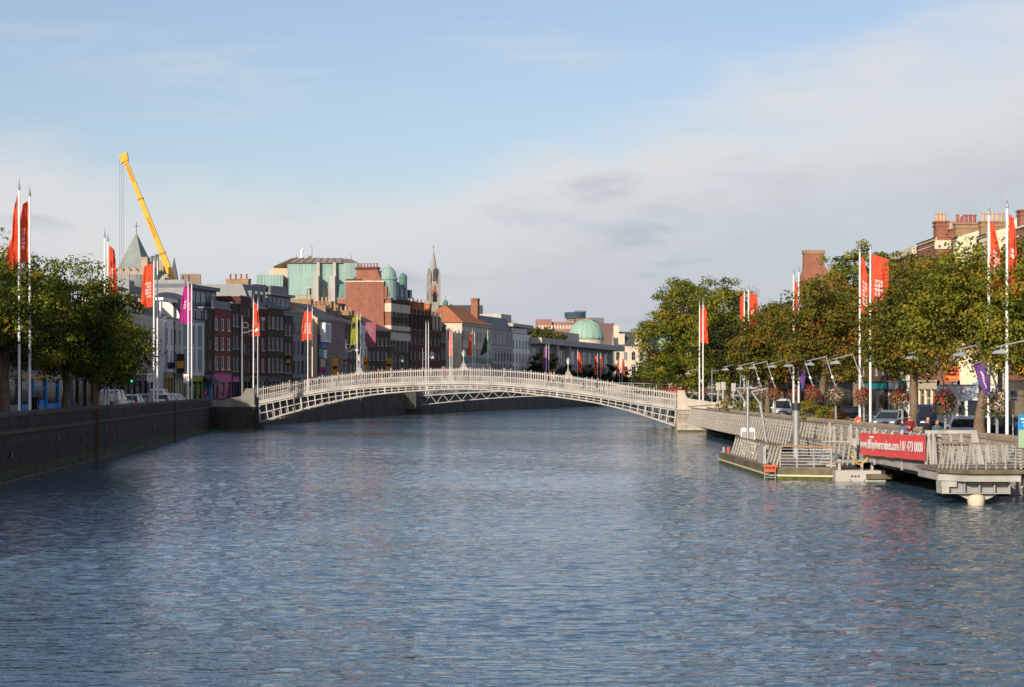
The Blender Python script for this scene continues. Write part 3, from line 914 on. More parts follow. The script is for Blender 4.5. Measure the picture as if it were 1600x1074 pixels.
def facade(b, w, z0, z1, cols, rows, mi=0, y=0.0, depth=.11, x0=0.0):
    xs = sorted({x0, w} | {c for ab_ in cols for c in ab_}); zs = sorted({z0, z1} | {c for ab_ in rows for c in ab_})
    for xa, xb in zip(xs, xs[1:]):
        for zA, zB in zip(zs, zs[1:]):
            xm, zm = (xa + xb) / 2, (zA + zB) / 2
            if any(a < xm < c for a, c in cols) and any(a < zm < c for a, c in rows):
                q = y + depth
                b.add([(xa, y, zA), (xb, y, zA), (xb, y, zB), (xa, y, zB), (xa, q, zA), (xb, q, zA), (xb, q, zB), (xa, q, zB)],
                      [(0, 1, 5, 4), (1, 2, 6, 5), (2, 3, 7, 6), (3, 0, 4, 7), (4, 5, 6, 7)], mi)
            else:
                b.add([(xa, y, zA), (xb, y, zA), (xb, y, zB), (xa, y, zB)], [(0, 1, 2, 3)], mi)

_potm = {}
def chimney(root, x, y, z, w, d, h, pots, m, potm=POT, along='y'):
    b = MB(); b.box(x - w / 2, y - d / 2, z, x + w / 2, y + d / 2, z + h)
    b.box(x - w / 2 - .06, y - d / 2 - .06, z + h - .35, x + w / 2 + .06, y + d / 2 + .06, z + h - .15)
    b.box(x - w / 2 - .1, y - d / 2 - .1, z + h, x + w / 2 + .1, y + d / 2 + .1, z + h + .15)
    c = b.build('chimney', m, root)
    if potm.name not in _potm:
        _potm[potm.name] = MB().lathe([(.17, 0), (.15, .1), (.13, .55), (.17, .6), (.17, .7), (.12, .72)], n=8).mesh('chimney_pot', potm)
    for k in range(pots):
        t = (k + .5) / pots - .5
        px_, py_ = (x, y + t * (d - .1)) if along == 'y' else (x + t * (w - .1), y)
        link('chimney_pot', _potm[potm.name], c, (px_, py_, z + h + .15))
    return c

def shopfront(root, x0, x1, h, body, fascia, nwin=2, fh=.75, awning=None):
    """ground floor: pilasters, glazed shop windows with stall risers, a door, a fascia board"""
    w = x1 - x0
    MB().box(x0, .0, h - fh, x1, .24, h - .08).build('fascia_board', fascia, root)
    MB().box(x0 - .0, -.12, h - .078, x1, .22, h + .02).build('fascia_cornice', body, root)
    n = nwin + 1; pit = w / n
    for k in range(n + 1):
        xx = x0 + k * pit
        MB().box(max(x0, xx - .13), .02, 0, min(x1, xx + .13), .24, h - fh - .004).build('pilaster', body, root)
    for k in range(n):
        xa, xb = x0 + k * pit + .14, x0 + (k + 1) * pit - .14
        if k == nwin // 2:
            d = MB().box(xa, .2, 0, xb, .26, h - fh - .7).build('door', body, root)
            MB().box(xa + .12, .185, .9, xb - .12, .2, h - fh - .85).build('door_glass', SHOPG, d)
            MB().box(xa, .2, h - fh - .66, xb, .25, h - fh - .03).build('fanlight', SHOPG, root)
        else:
            sw = MB().box(xa, .12, 0, xb, .26, .55).box(xa, .16, h - fh - .55, xb, .24, h - fh - .47).build('shop_window', body, root)
            MB().add([(xa, .2, .55), (xb, .2, .55), (xb, .2, h - fh - .01), (xa, .2, h - fh - .01)], [(0, 1, 2, 3)]).build('pane', SHOPG, sw)
    if awning:
        MB().ext_x([(-1.3, h - 1.15), (-1.3, h - 1.0), (0, h - .1), (0, h - .22)], x0 + .1, x1 - .1).build('awning', awning, root)

def row_layout(w, n, ww, margin=.0):
    pit = (w - 2 * margin) / n; ww = min(ww, pit * .62)
    return [(margin + pit * (k + .5) - ww / 2, margin + pit * (k + .5) + ww / 2) for k in range(n)]

def building(name, label, A, Bp, zb, ztop, d, wall, nc, nf, cat='building', side=None, shop=None, shoph=3.6, roof='flat', rh=2.5, roofm=None,
             ww=1.05, whr=.62, frame=None, style='sash', glass=None, topgap=.75, group=None, lwin=0, coping=None, margin=0.0, shopw=2, fh=.75, awning=None, rowsel=None, back=True):
    A = Vector(A); Bp = Vector(Bp); v = Bp - A; w = math.hypot(v.x, v.y); rot = math.atan2(v.y, v.x)
    side = side or wall; roofm = roofm or SLATE; frame = frame or FRAMEW; glass = glass or GLASS; coping = coping or CONCG
    h = ztop - zb
    root = thing(name, label, cat, (A.x, A.y, zb), rot, group)
    hs = shoph if shop else .8
    fhgt = (h - hs - topgap) / nf
    rows = []
    for i in range(nf):
        z = hs + i * fhgt + fhgt * .22
        k = whr * (1 - .06 * i)
        rows.append((z, z + fhgt * k))
    cols = row_layout(w, nc, ww, margin)
    b = MB()
    facade(b, w, hs, h, cols, rows, 0)
    if shop: b.add([(0, .27, 0), (w, .27, 0), (w, .27, hs), (0, .27, hs)], [(0, 1, 2, 3)], 0)
    else: b.add([(0, 0, 0), (w, 0, 0), (w, 0, hs), (0, 0, hs)], [(0, 1, 2, 3)], 0)
    b.add([(0, 0, 0), (0, d, 0), (0, d, h), (0, 0, h)], [(0, 1, 2, 3)], 1)
    b.add([(w, 0, 0), (w, d, 0), (w, d, h), (w, 0, h)], [(3, 2, 1, 0)], 1)
    b.add([(0, d, 0), (w, d, 0), (w, d, h), (0, d, h)], [(3, 2, 1, 0)], 1)
    zr = h - .4 if roof == 'flat' else h
    b.add([(0, 0, zr), (w, 0, zr), (w, d, zr), (0, d, zr)], [(0, 1, 2, 3)], 2)
    b.build('wall', [wall, side, roofm], root)
    for (xa, xb) in cols:
        for (za_, zb_) in rows:
            window(root, xa, 0, za_, xb - xa, zb_ - za_, style, frame, glass)
    if shop: shopfront(root, 0, w, shoph, shop[0], shop[1], shopw, fh, awning)
    if back and nf > 1:
        dp = MB(); xd = .16
        dp.box(xd - .05, -.11, .2, xd + .05, -.012, h - .3).box(xd - .14, -.16, h - .55, xd + .14, -.012, h - .3)
        dp.build('drainpipe', DARKMETAL if wall not in (REND_W, REND_BLUE) else REND_GREY, root)
        MB().box(.0, -.05, h - .66, w, -.003, h - .56).build('string_course', coping if coping is not CONCG else wall, root)
    if roof == 'flat':
        MB().box(-.04, -.12, h, w + .04, .3, h + .14).box(-.04, .3, h, .26, d, h + .14).box(w - .26, .3, h, w + .04, d, h + .14).build('coping', coping, root)
    elif roof == 'ridge':
        MB().ext_x([(-.22, h), (d / 2, h + rh), (d + .22, h)], -.04, w + .04, 0, 1).build('roof', [roofm, side], root)
        MB().box(-.04, -.1, h - .22, w + .04, .0 - .002, h - .0).build('eaves_cornice', coping, root)
    elif roof == 'hip':
        r = min(d, w) / 2; e = .35
        y0, y1 = -e, d + e
        vs = [(-e, y0, h), (w + e, y0, h), (w + e, y1, h), (-e, y1, h)]
        if w >= d: vs += [(r, d / 2, h + rh), (w - r, d / 2, h + rh)]; fs = [(0, 1, 5, 4), (1, 2, 5), (2, 3, 4, 5), (3, 0, 4), (3, 2, 1, 0)]
        else: vs += [(w / 2, r, h + rh), (w / 2, d - r, h + rh)]; fs = [(0, 1, 4), (1, 2, 5, 4), (2, 3, 5), (3, 0, 4, 5), (3, 2, 1, 0)]
        MB().add(vs, fs).build('roof', roofm, root)
    elif roof == 'mansard':
        MB().ext_x([(.0, h), (1.3, h + rh), (d - .6, h + rh), (d, h)], 0, w, 0, 1).build('roof', [roofm, side], root)
        MB().box(-.04, -.14, h - .2, w + .04, -.002, h + .02).build('eaves_cornice', coping, root)
    if lwin:      # windows in the end wall that faces down the street
        for i in range(lwin):
            for (za_, zb_) in rows[-2:]:
                yy = d * (i + .5) / lwin
                fr = MB().box(-.06, yy - .5, za_, -.002, yy + .5, zb_).build('window', frame, root)
                MB().box(-.075, yy - .42, za_ + .08, -.061, yy + .42, zb_ - .08).build('pane', glass, fr)
    return root, w, h, cols, rows

Z0 = ZL + .12
def LB(name, label, p0, p1, ytop, wall, nc, nf, d=11, off=0.0, **k):
    A, Bp = lf(p0, off), lf(p1, off)
    return building(name, label, A, Bp, ZL, zat(ytop, A.y), d, wall, nc, nf, **k)

# --- left bank, from the near end; the first three stand outside the frame or behind the trees and shade the quay
def LN(name, label, y0, y1, ztop, wall, nc, nf, **k):
    return building(name, label, (-44.3, y0), (-44.3, y1), ZL, ztop, 12, wall, nc, nf, **k)
building('office_block', 'tall brown brick corner block on the left quay, outside the left picture edge', (-36, 8), (-36, 62), ZL, 24.0, 20, BRICK_BROWN, 14, 5, shop=(NAVY, BLACK), shopw=9)
LN('terrace_house', 'brown brick terrace house on the left quay beyond the left picture edge', 62.2, 92, 21.0, BRICK_BROWN, 9, 4, shop=(NAVY, BLACK), shopw=6)
LN('terrace_house', 'sooty brick terrace house on the left quay, next to the left picture edge', 92, 124, 18.5, BRICK_DK, 9, 4, shop=(BLACK, DARKMETAL), shopw=6)
LN('terrace_house', 'dark red brick terrace house on the left quay hidden by the nearest trees', 124, 152, 16.5, BRICK_DKRED, 8, 4, shop=(REND_GREY, BLACK), shopw=5)
r, w, h, _, _ = LN('terrace_house', 'grey shopfronted house with slate roof peeping over the trees at the left edge', 152, 173, 15.6, BRICK_BROWN, 6, 3, roof='ridge', rh=2.0, shop=(REND_GREY, REND_GREY), shopw=4)
chimney(r, .5, 5, h + .4, 1.0, 2.6, 2.2, 4, BRICK_BROWN)
LN('terrace_house', 'brown house behind the left trees with a blue and yellow shopfront', 173, 193, 14.2, BRICK_DK, 5, 3, shop=(BLUE, OCHRE), shopw=3)
LN('terrace_house', 'grey house behind the left trees with a dark shop', 193, 207, 13.0, REND_GREY, 4, 3, shop=(BLACK, BLACK), shopw=3)
# white and glass house with a tall vent plate and a steel drum on the roof
r, w, h, _, _ = LN('modern_house', 'white house with blue glazed corner and roof terrace behind the left tree', 207, 219, 14.0, REND_W, 4, 3, glass=GLASSB, style='mullion', shop=(BLACK, NAVY), shopw=3)
pb = MB()
for yq in (1.2, 5.6): pb.box(.5, yq, h - .3, .62, yq + .12, h + 1.5); pb.box(w - .62, yq, h - .3, w - .5, yq + .12, h + 1.5)
pb.build('canopy_post', DARKMETAL, r)
MB().box(.2, -.6, h + 1.5, w - .2, 6.2, h + 1.72).build('canopy', ZINCD, r)
r, w, h, cols, rows = LN('terrace_house', 'pale grey three storey house with a row of clay chimney pots behind flagpoles', 219, 237, 13.3, REND_BEIGE, 5, 3, ww=.8, shop=(BLACK, NAVY), shopw=4)
chimney(r, 6.5, .8, h - .3, 6.0, .9, .9, 6, REND_W, along='x')
chimney(r, 16.3, 1.2, h - .3, 2.6, .9, 1.5, 4, BRICK_BUFF, POT, along='x')
# white and beige pair, end wall catching the sun
r, w, h, _, _ = LB('terrace_house', 'white rendered house with sunlit blank end wall above an ochre shop', 258, 271, 497, REND_W, 2, 2, d=9, ww=.62, whr=.72, shop=(OCHRE, OCHRE), shoph=4.0, roofm=ZINCD, topgap=.9)
pg = MB().box(.3, .6, h - .2, .5, .8, h + 2.2).build('terrace_post', WHITE, r)
MB().box(-.1, .2, h + 2.2, w + 3.2, 1.2, h + 2.55).build('pergola_beam', WHITE, r)
MB().box(w + 2.6, .4, h - .2, w + 2.85, .65, h + 2.2).build('terrace_post', DARKMETAL, r)
MB().box(.2, 4.0, h - .3, w + 4, 8.5, h + 2.7).build('penthouse', ZINCD, r)
MB().box(.2, 3.6, h + 2.7, w + 4.2, 8.7, h + 2.95).build('penthouse_roof', ZINC, r)
MB().lathe([(0, 0), (.3, .12), (.42, .3)], (.9, .4, h + .2), 10).build('satellite_dish', OFFWHITE, r)
chimney(r, .7, 6, h - .3, 1.0, 3.2, 1.7, 3, BRICK_BUFF, POTRED)
LB('terrace_house', 'narrow beige house between the white house and the pale blue house', 271, 284, 499, REND_BEIGE, 2, 2, d=9, ww=.62, whr=.72, shop=(REND_BEIGE, BLACK), shoph=4.0, topgap=.9)
r, w, h, _, _ = LB('terrace_house', 'pale blue house with tall glazed bays above a lime green shop', 284, 317.5, 499, REND_BLUE, 3, 2, d=9, ww=1.75, whr=.86, style='mullion', glass=GLASSB, shop=(LIMEP, LIMEP), shoph=3.6, roof='mansard', rh=2.6, topgap=.75, shopw=3)
for k in range(4):
    MB().box(.5 + k * 2.2, -.05 + .02, h + .25, 2.3 + k * 2.2, .5, h + 1.5).build('dormer_window', GLASSB, r)
sb = MB()
for x in (.06, w / 3, 2 * w / 3, w - .06): sb.box(x - .16, -.1, 3.62, x + .16, -.003, h - .25)
sb.build('white_pilasters', REND_W, r)
LB('terrace_house', 'narrow sooty brick house between the pale blue and the red brick houses', 317.5, 333, 481, BRICK_DK, 2, 3, d=10, ww=.85, whr=.6, shop=(BLUE, BLACK), awning=DARKMETAL, frame=BRICK_DK, style='mullion')
r, w, h, _, _ = LB('terrace_house', 'red brick house with three columns of white reveals above a pink shop', 333, 362, 482, BRICK_RED, 3, 3, d=10, ww=1.0, whr=.66, style='reveal', shop=(MAGENTA if False else PINK, PINK), shopw=2, fh=1.1, shoph=3.9, frame=WHITE)
MB().box(-4.5, 2.4, h + .15, w + .5, 8, h + 2.6).build('penthouse', ZINCD, r)
for k in range(6): MB().box(-4.2 + k * 2, 2.33, h + .4, -2.7 + k * 2, 2.395, h + 2.2).build('penthouse_window', GLASSB, r)
MB().box(-4.8, 1.9, h + 2.6, w + .7, 8.2, h + 3.1).build('penthouse_roof', SLATEB, r)
MB().box(-4.75, 2.2, h - .3, -4.5, 9.5, h + 3.6).build('party_wall', CONCG, r)
MB().box(0, .1, h + .142, w, .16, h + 1.1).build('terrace_glass', ZINCD, r)
LB('terrace_house', 'narrow dark brown house next to the red brick house', 362, 374, 474, BRICK_DK, 2, 3, d=10, ww=.8, shop=(MAGENTA if False else NAVY, PINK))
LB('terrace_house', 'tall dark red brick house with flat top behind an orange sign', 374, 392, 463, BRICK_DKRED, 3, 4, d=10, ww=.9, shop=(BLACK, DARKMETAL), style='mullion', frame=BLACK)
r, w, h, _, _ = LB('terrace_house', 'brown brick house with slate mansard and pale party wall behind red flags', 392, 417, 479, BRICK_DKRED, 2, 3, d=10, ww=1.1, roof='mansard', rh=3.2, roofm=SLATEB, side=ZINC, shop=(REND_GREY, BLACK))
for k in range(3):
    dm = MB().box(.8 + k * 2.3, .15, h + .5, 2.0 + k * 2.3, 1.4, h + 2.3).build('dormer', ZINCD, r)
    MB().box(.95 + k * 2.3, .13, h + .65, 1.85 + k * 2.3, .149, h + 2.15).build('pane', GLASS, dm)
r, w, h, _, _ = LB('terrace_house', 'sooty brick four bay house with slate roof and tall buff chimney', 417, 443.5, 478, BRICK_DK, 4, 3, d=10, ww=.95, roof='ridge', rh=2.2, shop=(BLACK, DARKMETAL), shopw=3)
chimney(r, .4, 4.5, h + .6, 1.0, 3.4, 3.2, 4, BRICK_BUFF, POTRED)
LB('terrace_house', 'narrow sooty house left of the white topped house', 443.5, 456, 493, BRICK_DK, 2, 3, d=9, ww=.8, shop=(BLACK, BLACK))
r, w, h, _, _ = LB('terrace_house', 'grey house with white rendered top floor and glazed penthouse', 456, 482.5, 488, REND_GREY, 4, 3, d=10, ww=1.0, shop=(REND_GREY, BLACK), frame=BLACK, style='mullion', shopw=3)
MB().box(0, -.015, h - 3.0, w, -.003, h - .0 - .002).build('white_band', REND_W, r) if False else None
MB().box(-3.5, 2.6, h - .3, w - 1, 9, h + 2.5).build('penthouse', ZINCD, r)
for k in range(5): MB().box(-3.2 + k * 1.9, 2.53, h + .3, -1.7 + k * 1.9, 2.595, h + 2.2).build('penthouse_window', GLASSB, r)
MB().box(-3.9, 2.0, h + 2.5, w - .6, 9.3, h + 2.85).build('penthouse_roof', ZINC, r)
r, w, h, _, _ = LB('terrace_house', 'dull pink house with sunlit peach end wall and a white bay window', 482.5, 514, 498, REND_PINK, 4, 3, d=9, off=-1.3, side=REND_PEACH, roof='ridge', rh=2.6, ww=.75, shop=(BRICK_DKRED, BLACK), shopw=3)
bw = MB().box(1.2, -.9, h - 3.6, 4.0, -.002, h - .6).build('bay_window', WHITE, r)
MB().box(1.45, -.915, h - 3.3, 3.75, -.901, h - .9).build('pane', GLASSB, bw)
ps = MB().box(.4, -.14, 4.3, 4.2, -.003, 10.2).build('poster', NAVY, r)
for q, (xa, xb, za_, zb_, m_) in enumerate([(.5, 1.6, 9.0, 10.0, MAGENTA), (1.8, 4.1, 8.2, 10.0, BLUE), (.5, 2.4, 6.8, 8.0, TEAL), (2.6, 4.1, 6.6, 7.9, WHITE), (1.2, 3.4, 5.2, 6.4, REND_PEACH), (.6, 4.0, 4.4, 5.0, MAGENTA)]):
    MB().box(xa, -.155, za_, xb, -.141, zb_).build('poster_print', m_, ps)
r, w, h, _, _ = LB('terrace_house', 'second dull pink house with grey glazed top floor', 514, 540, 500, REND_PINK, 4, 3, d=10, ww=.75, roof='ridge', rh=2.4, shop=(BLACK, BLACK), shopw=3)
chimney(r, .4, 5, h + .8, 1.0, 4.0, 2.4, 6, BRICK_BUFF)
chimney(r, w - .3, 5, h + .5, 1.0, 3.6, 2.0, 5, BRICK_BUFF, POTRED)
r, w, h, _, _ = LB('terrace_house', 'brown brick house with two broad chimney stacks behind the lime flags', 540, 562, 505, BRICK_BROWN, 4, 3, d=10, ww=.8, roof='ridge', rh=2.0, shop=(ORANGE, BLACK), shopw=3)
chimney(r, 1.8, 5, h + .3, 1.2, 4.2, 3.2, 6, BRICK_BUFF, POT)
chimney(r, w - .6, 5, h + .3, 1.2, 3.2, 2.8, 2, BRICK_BUFF, POT)
LB('terrace_house', 'narrow white house beside the hanging pink banner', 562, 574, 507, REND_W, 2, 3, d=9, ww=.8, shop=(BLACK, BLACK))
r, w, h, _, _ = LB('terrace_house', 'sooty brick house with slate roof right of the hanging pink banner', 574, 607, 514, BRICK_DK, 5, 3, d=9, ww=.95, roof='ridge', rh=2.4, shop=(BLACK, BLACK), shopw=4)
chimney(r, .6, 4.5, h + .4, 1.2, 3.4, 2.6, 4, BRICK_BUFF)
LB('terrace_house', 'small brick house in the shadow of the big banded brick block', 607, 617, 515, BRICK_BROWN, 2, 3, d=8, ww=.8, roof='ridge', rh=1.6, roofm=TILE_OR, shop=(BLACK, BLACK))
# big banded block with copper turret and mansard
r, w, h, cols, rows = LB('office_block', 'tall brick block with pale stone bands, copper mansard and domed copper turret', 610.5, 640, 466, BRICK_DK, 5, 4, d=10, side=BRICK_LIT, ww=1.1, whr=.74, shoph=4.5, shop=(CREAMST, CREAMST), glass=GLASS, frame=BLACK, style='mullion', roofm=SLATE)  # side takes the brighter brick, sunlight painted on one face
for zz, hh in ((h - 2.4, 1.5), (h - 5.6, .8), (h - 7.4, 1.4)):
    MB().box(-.12, -.12, zz, w + .05, -.002, zz + hh).build('stone_band', CREAMST, r)
    MB().box(-.122, -.1, zz, -.002, 4.0, zz + hh).build('stone_band', CREAMST, r)
MB().ext_x([(.2, h + .1), (.7, h + 2.6), (9.5, h + 2.6), (9.8, h + .1)], .1, w - .1).build('copper_mansard', COPPERD, r)
for k in range(5): MB().box(.8 + k * 2.6, .1, h + .5, 2.2 + k * 2.6, .6, h + 2.0).build('mansard_window', GLASSB, r)
MB().ext_x([(.7, h + 2.6), (5, h + 5.4), (9.4, h + 2.6)], 2.0, w - 1.0).build('upper_roof', SLATE, r)
gbl = MB(); gbl.ext_x([(.6, h - .2), (6.3, h - .2), (6.3, h + 5.1), (2.4, h + 5.1), (1.9, h + 3.7), (1.5, h + 2.2), (.6, h + 2.0)], -.25, .6)
gbl.build('gable', BRICK_LIT, r)
gq = MB().box(-.45, 2.2, h + 5.1, .8, 6.5, h + 5.5).build('gable_coping', BRICK_DKRED, r)
for k in range(7): link('chimney_pot', _potm[POTRED.name], gq, (.2, 2.6 + k * .58, h + 5.5))
MB().cyl((-.27, 4.0, h + 2.6), (-.36, 4.0, h + 2.6), .55, n=12).build('round_vent', CREAMST, r)
gb2 = MB().ext_x([(1.6, h - .2), (9.4, h - .2), (7.6, h + 4.8), (3.2, h + 4.8)], w - 1.0, w - .4).build('gable', BRICK_DKRED, r)
tr_ = MB().lathe([(1.5, -.3), (1.5, 3.2), (1.7, 3.3), (1.7, 3.6), (1.5, 3.7), (1.38, 4.5), (1.0, 5.2), (.5, 5.6), (.12, 5.75), (.1, 6.2)], (1.6, 1.0, h), 14).build('turret', COPPER, r)
MB().lathe([(.7, 0), (.7, 2.0), (.8, 2.1), (.6, 2.6), (.1, 3.0)], (w - 1.0, .9, h + 2.0), 10).build('small_turret', COPPERD, r)
# wide blank brick end wall behind it, sunlit
# dark red block with orange chimneys
r, w, h, cols, rows = LB('office_block', 'dark red brick block with sunlit orange chimney stacks along its roof', 640, 689, 490, BRICK_DKRED, 8, 4, d=4.6, ww=1.1, shop=(CREAMST, BRICK_DK), shopw=6, roofm=SLATE, frame=BLACK, style='mullion')
for k, (x, wd) in enumerate(((1.2, 3.2), (6.2, 3.6), (11.5, 3.4), (16.5, 3.0))):
    chimney(r, x, 2.6, h - .3, 1.4, 3.6, 2.6, 5, BRICK_OR, POT)
for k in range(9): MB().box(.3 + k * (w - .6) / 8.4, -.3, h - 2.6, .9 + k * (w - .6) / 8.4, -.002, h + .9).build('buttress_cap', BRICK_DK if k < 6 else CREAMST, r)
LB('office_block', 'low dark brown block left of the cream stone house with the orange roof', 689, 700, 508, BRICK_DK, 3, 3, d=4.2, ww=1.0, roof='ridge', rh=1.6, shop=(BLACK, NAVY), off=.4)
# cream stone house with hipped orange roof
r, w, h, cols, rows = LB('corner_house', 'cream stone house with hipped orange tile roof and tall brick chimney', 710, 756, 504, CREAMST, 9, 3, d=9.5, off=-1.5, ww=1.7, whr=.62, roof='hip', rh=3.7, roofm=TILE_OR, shop=(NAVY, NAVY), shopw=4, lwin=2, coping=BRICK_DK)
MB().box(-.12, -.12, 6.9, w + .05, -.003, 8.0).build('glazed_tile_band', COPPERD, r)
chimney(r, w - 4.5, 2.2, h + .4, 1.7, 1.4, 5.0, 0, BRICK_LIT)
MB().lathe([(.5, 0), (.6, .4), (.4, .9), (.05, 1.1), (.04, 2)], (4.75, 4.75, h + 3.6), 8).build('roof_finial', COPPERD, r)
# glass and stone
LB('office_block', 'grey stone and blue glass block with slate mansard right of the orange roof', 757, 800, 512, CONCRETE, 9, 3, d=10, ww=1.7, whr=.82, style='mullion', frame=REND_GREY, glass=GLASSB, roof='mansard', rh=2.6, roofm=SLATEB, shop=(CONCG, CONCG), shopw=6)
r, w, h, _, _ = LB('office_block', 'pale concrete block with small paired windows', 800, 829, 521, REND_W, 6, 4, d=14, ww=.85, whr=.7, style='mullion', frame=DARKMETAL, side=CONCRETE)
MB().box(0, .8, h + .142, w, 12, h + 1.5).build('set_back_storey', GLASSB, r)
MB().box(-1.2, -.6, h + 1.5, w + .5, 13, h + 2.2).build('roof_slab', CONCRETE, r)
MB().box(2, 3, h + 2.2, w - 6, 12, h + 4.4).build('plant_room', CONCRETE, r)
# long civic building with deep slab and recessed glass
r, w, h, _, _ = LB('civic_building', 'long grey concrete civic building with deep roof slab over glass and columns', 829, 958, 538, CONCRETE, 14, 2, d=26, ww=4.2, whr=.8, style='mullion', frame=DARKMETAL, glass=GLASSB, side=CONCRETE, topgap=.6)
MB().box(-1.5, -3.0, h + .142, w + 2, 24, h + 1.5).build('roof_slab', CONCRETE, r)
MB().box(8, 6, h + 1.5, w - 18, 22, h + 4.6).build('upper_storey', CONCRETE, r)
for k in range(8): MB().box(10 + k * 7.5, 5.9, h + 2.0, 15.6 + k * 7.5, 5.995, h + 3.6).build('clerestory_window', GLASSB, r)
for k in range(8): k in (1, 2, 6) and MB().box(4 + k * 14, -2.4, 0, 5.6 + k * 14, -1.2, h + .138).build('column', CONCRETE, r)
# classical stone house on the far bend
r, w, h, _, _ = building('classical_house', 'grey stone classical house with dormers and chimneys at the bend of the river', (34, 640), (47, 640), 1.5, 18.0, 14, CREAMST, 5, 3, ww=1.3, roof='ridge', rh=5, roofm=SLATE, coping=CREAMST)
for k in range(2): MB().box(1.5 + k * 5.5, .6, h + .6, 3.6 + k * 5.5, 3, h + 4.2).build('dormer', CREAMST, r)
for x in (1.0, 12.0): MB().box(x - .9, 4, h + 1, x + .9, 8, h + 7).build('chimney', CREAMST, r)
building('classical_house', 'lower stone wing with pale green roof beside the far tree', (47, 645), (66, 645), 1.5, 16.5, 14, CREAMST, 6, 3, ww=1.3, roof='ridge', rh=5.5, roofm=COPPERL)
MB_ = MB().lathe([(2.2, 0), (2.2, 2.5), (2.5, 2.7), (2.3, 4.0), (1.5, 5.2), (.4, 6), (.1, 6.3), (.08, 9)], (0, 0, 0), 12)
tag(MB_.build('cupola', ZINCD, None, (xat(998, 700), 700, 18.5)), 'small dark cupola with spike above the far stone house', 'cupola')

# --- things that rise behind the left street
# church tower with pyramid roof
def at0(px, Y): return Vector((xat(px, Y), Y, ZL))
TY = 420.0
t = thing('church_tower', 'square stone church tower with battlements and grey pyramid spire', 'tower', at0(213, TY), R(-14))
hw = 4.1; zt_ = zat(418, TY) - ZL
stone = mat('church_stone', (.36, .29, .22), .9, .2, .5, dirt=.3)
MB().box(-hw, -hw, 0, hw, hw, zt_ - 2.2).build('shaft', stone, t)
mb = MB()
for k in range(5):
    c = -hw + (k + .5) * 2 * hw / 5
    for a, b_ in ((0, -1), (0, 1), (1, 0), (-1, 0)):
        if a == 0: mb.ext_y([(c - .8, zt_ - 2.2), (c + .8, zt_ - 2.2), (c + .8, zt_ - 1.2), (c, zt_ - .1), (c - .8, zt_ - 1.2)], b_ * (hw + .15) - .25, b_ * (hw + .15) + .25)
        else: mb.ext_x([(c - .8, zt_ - 2.2), (c + .8, zt_ - 2.2), (c + .8, zt_ - 1.2), (c, zt_ - .1), (c - .8, zt_ - 1.2)], a * (hw + .15) - .25, a * (hw + .15) + .25)
mb.build('battlement', stone, t)
MB().box(-hw - .3, -hw - .3, zt_ - 3.0, hw + .3, hw + .3, zt_ - 2.201).build('string_course', stone, t)
for sx in (-1, 1):
    for sy in (-1, 1):
        MB().box(sx * hw - .75, sy * hw - .75, zt_ - 3.6, sx * hw + .75, sy * hw + .75, zt_ + 1.9).build('corner_pinnacle', stone, t)
spz = zat(365, TY) - ZL
MB().lathe([(4.9, zt_ - 1.6), (.12, spz)], n=4, a0=math.pi / 4).build('pyramid_roof', mat('lead_roof', (.21, .235, .22), .6, .15, .6), t)
cr_ = MB().cyl((0, 0, spz - .3), (0, 0, spz + 2.4), .08, n=6).bar((-.5, 0, spz + 1.6), (.5, 0, spz + 1.6), .1)
cr_.build('cross', DARKMETAL, t)
t2 = thing('church_roof', 'small steep stone gable and slate spirelet beside the crane', 'roof', at0(254, TY + 15))
z2 = zat(408, TY + 15) - ZL
MB().ext_y([(-2.6, 0), (1.0, 0), (1.0, z2 - 7), (.5, z2), (0, z2 - 2), (-2.6, z2 - 8)], 0, 5).build('gable', stone, t2)
MB().lathe([(2.0, z2 - 7.5), (.05, z2 + 1)], (2.2, 2.5, 0), 4, a0=math.pi / 4).build('spirelet', SLATE, t2)
# flues, plate and drum
o = MB().box(-.45, -.45, 0, .0, .45, zat(400, 330) - ZL).box(.25, -.45, 0, .7, .45, zat(398, 330) - ZL).build('twin_flue', DARKMETAL, None, at0(241, 330))
tag(o, 'dark twin flue standing behind the flagpoles left of the crane', 'chimney')
pl = MB().prism([(-.6, 0), (1.25, -.4), (1.25, 0), (-.6, .5)], 8, zat(428, 240) - ZL).box(-1.2, .1, 8, -.7, .6, zat(420, 240) - ZL)
tag(pl.build('vent_plate', ZINC, None, at0(187, 240)), 'tall grey metal plate rising above the white house', 'panel')
dr = MB().lathe([(2.3, 6), (2.3, zat(441, 246) - ZL), (2.1, zat(438, 246) - ZL), (2.1, zat(432, 246) - ZL), (2.0, zat(430.5, 246) - ZL)], n=22)
tag(dr.build('steel_drum', ZINC, None, at0(213, 246), smooth=False), 'round pale steel roof drum below the church tower', 'tank')
gp = thing('roof_penthouse', 'long grey metal penthouse above the white and blue houses', 'building', at0(247, 268), R(62))
MB().box(0, 0, 8, 16, 7, zat(449, 268) - ZL).build('wall', ZINC, gp); MB().box(-.3, -.5, zat(449, 268) - ZL, 16.3, 7.3, zat(445, 268) - ZL).build('roof_slab', ZINC, gp)
bxz = zat(428, 300) - ZL
lh = thing('lift_house', 'square brown lift house on the skyline right of the crane', 'building', at0(282, 300), R(8))
MB().box(0, 0, 6, 3.1, 4, bxz).build('wall', mat('brown_concrete', (.26, .20, .15), .9, .2, .6, dirt=.3), lh)
MB().box(.3, -.03, bxz - 1.1, .5, -.002, bxz - .3).box(1.2, -.03, bxz - 1.1, 1.4, -.002, bxz - .3).build('louvre', DARKMETAL, lh)
MB().box(-.5, -.6, 6, 3.3, -.1, bxz - 1.6).build('glass_screen', GLASSB, lh)

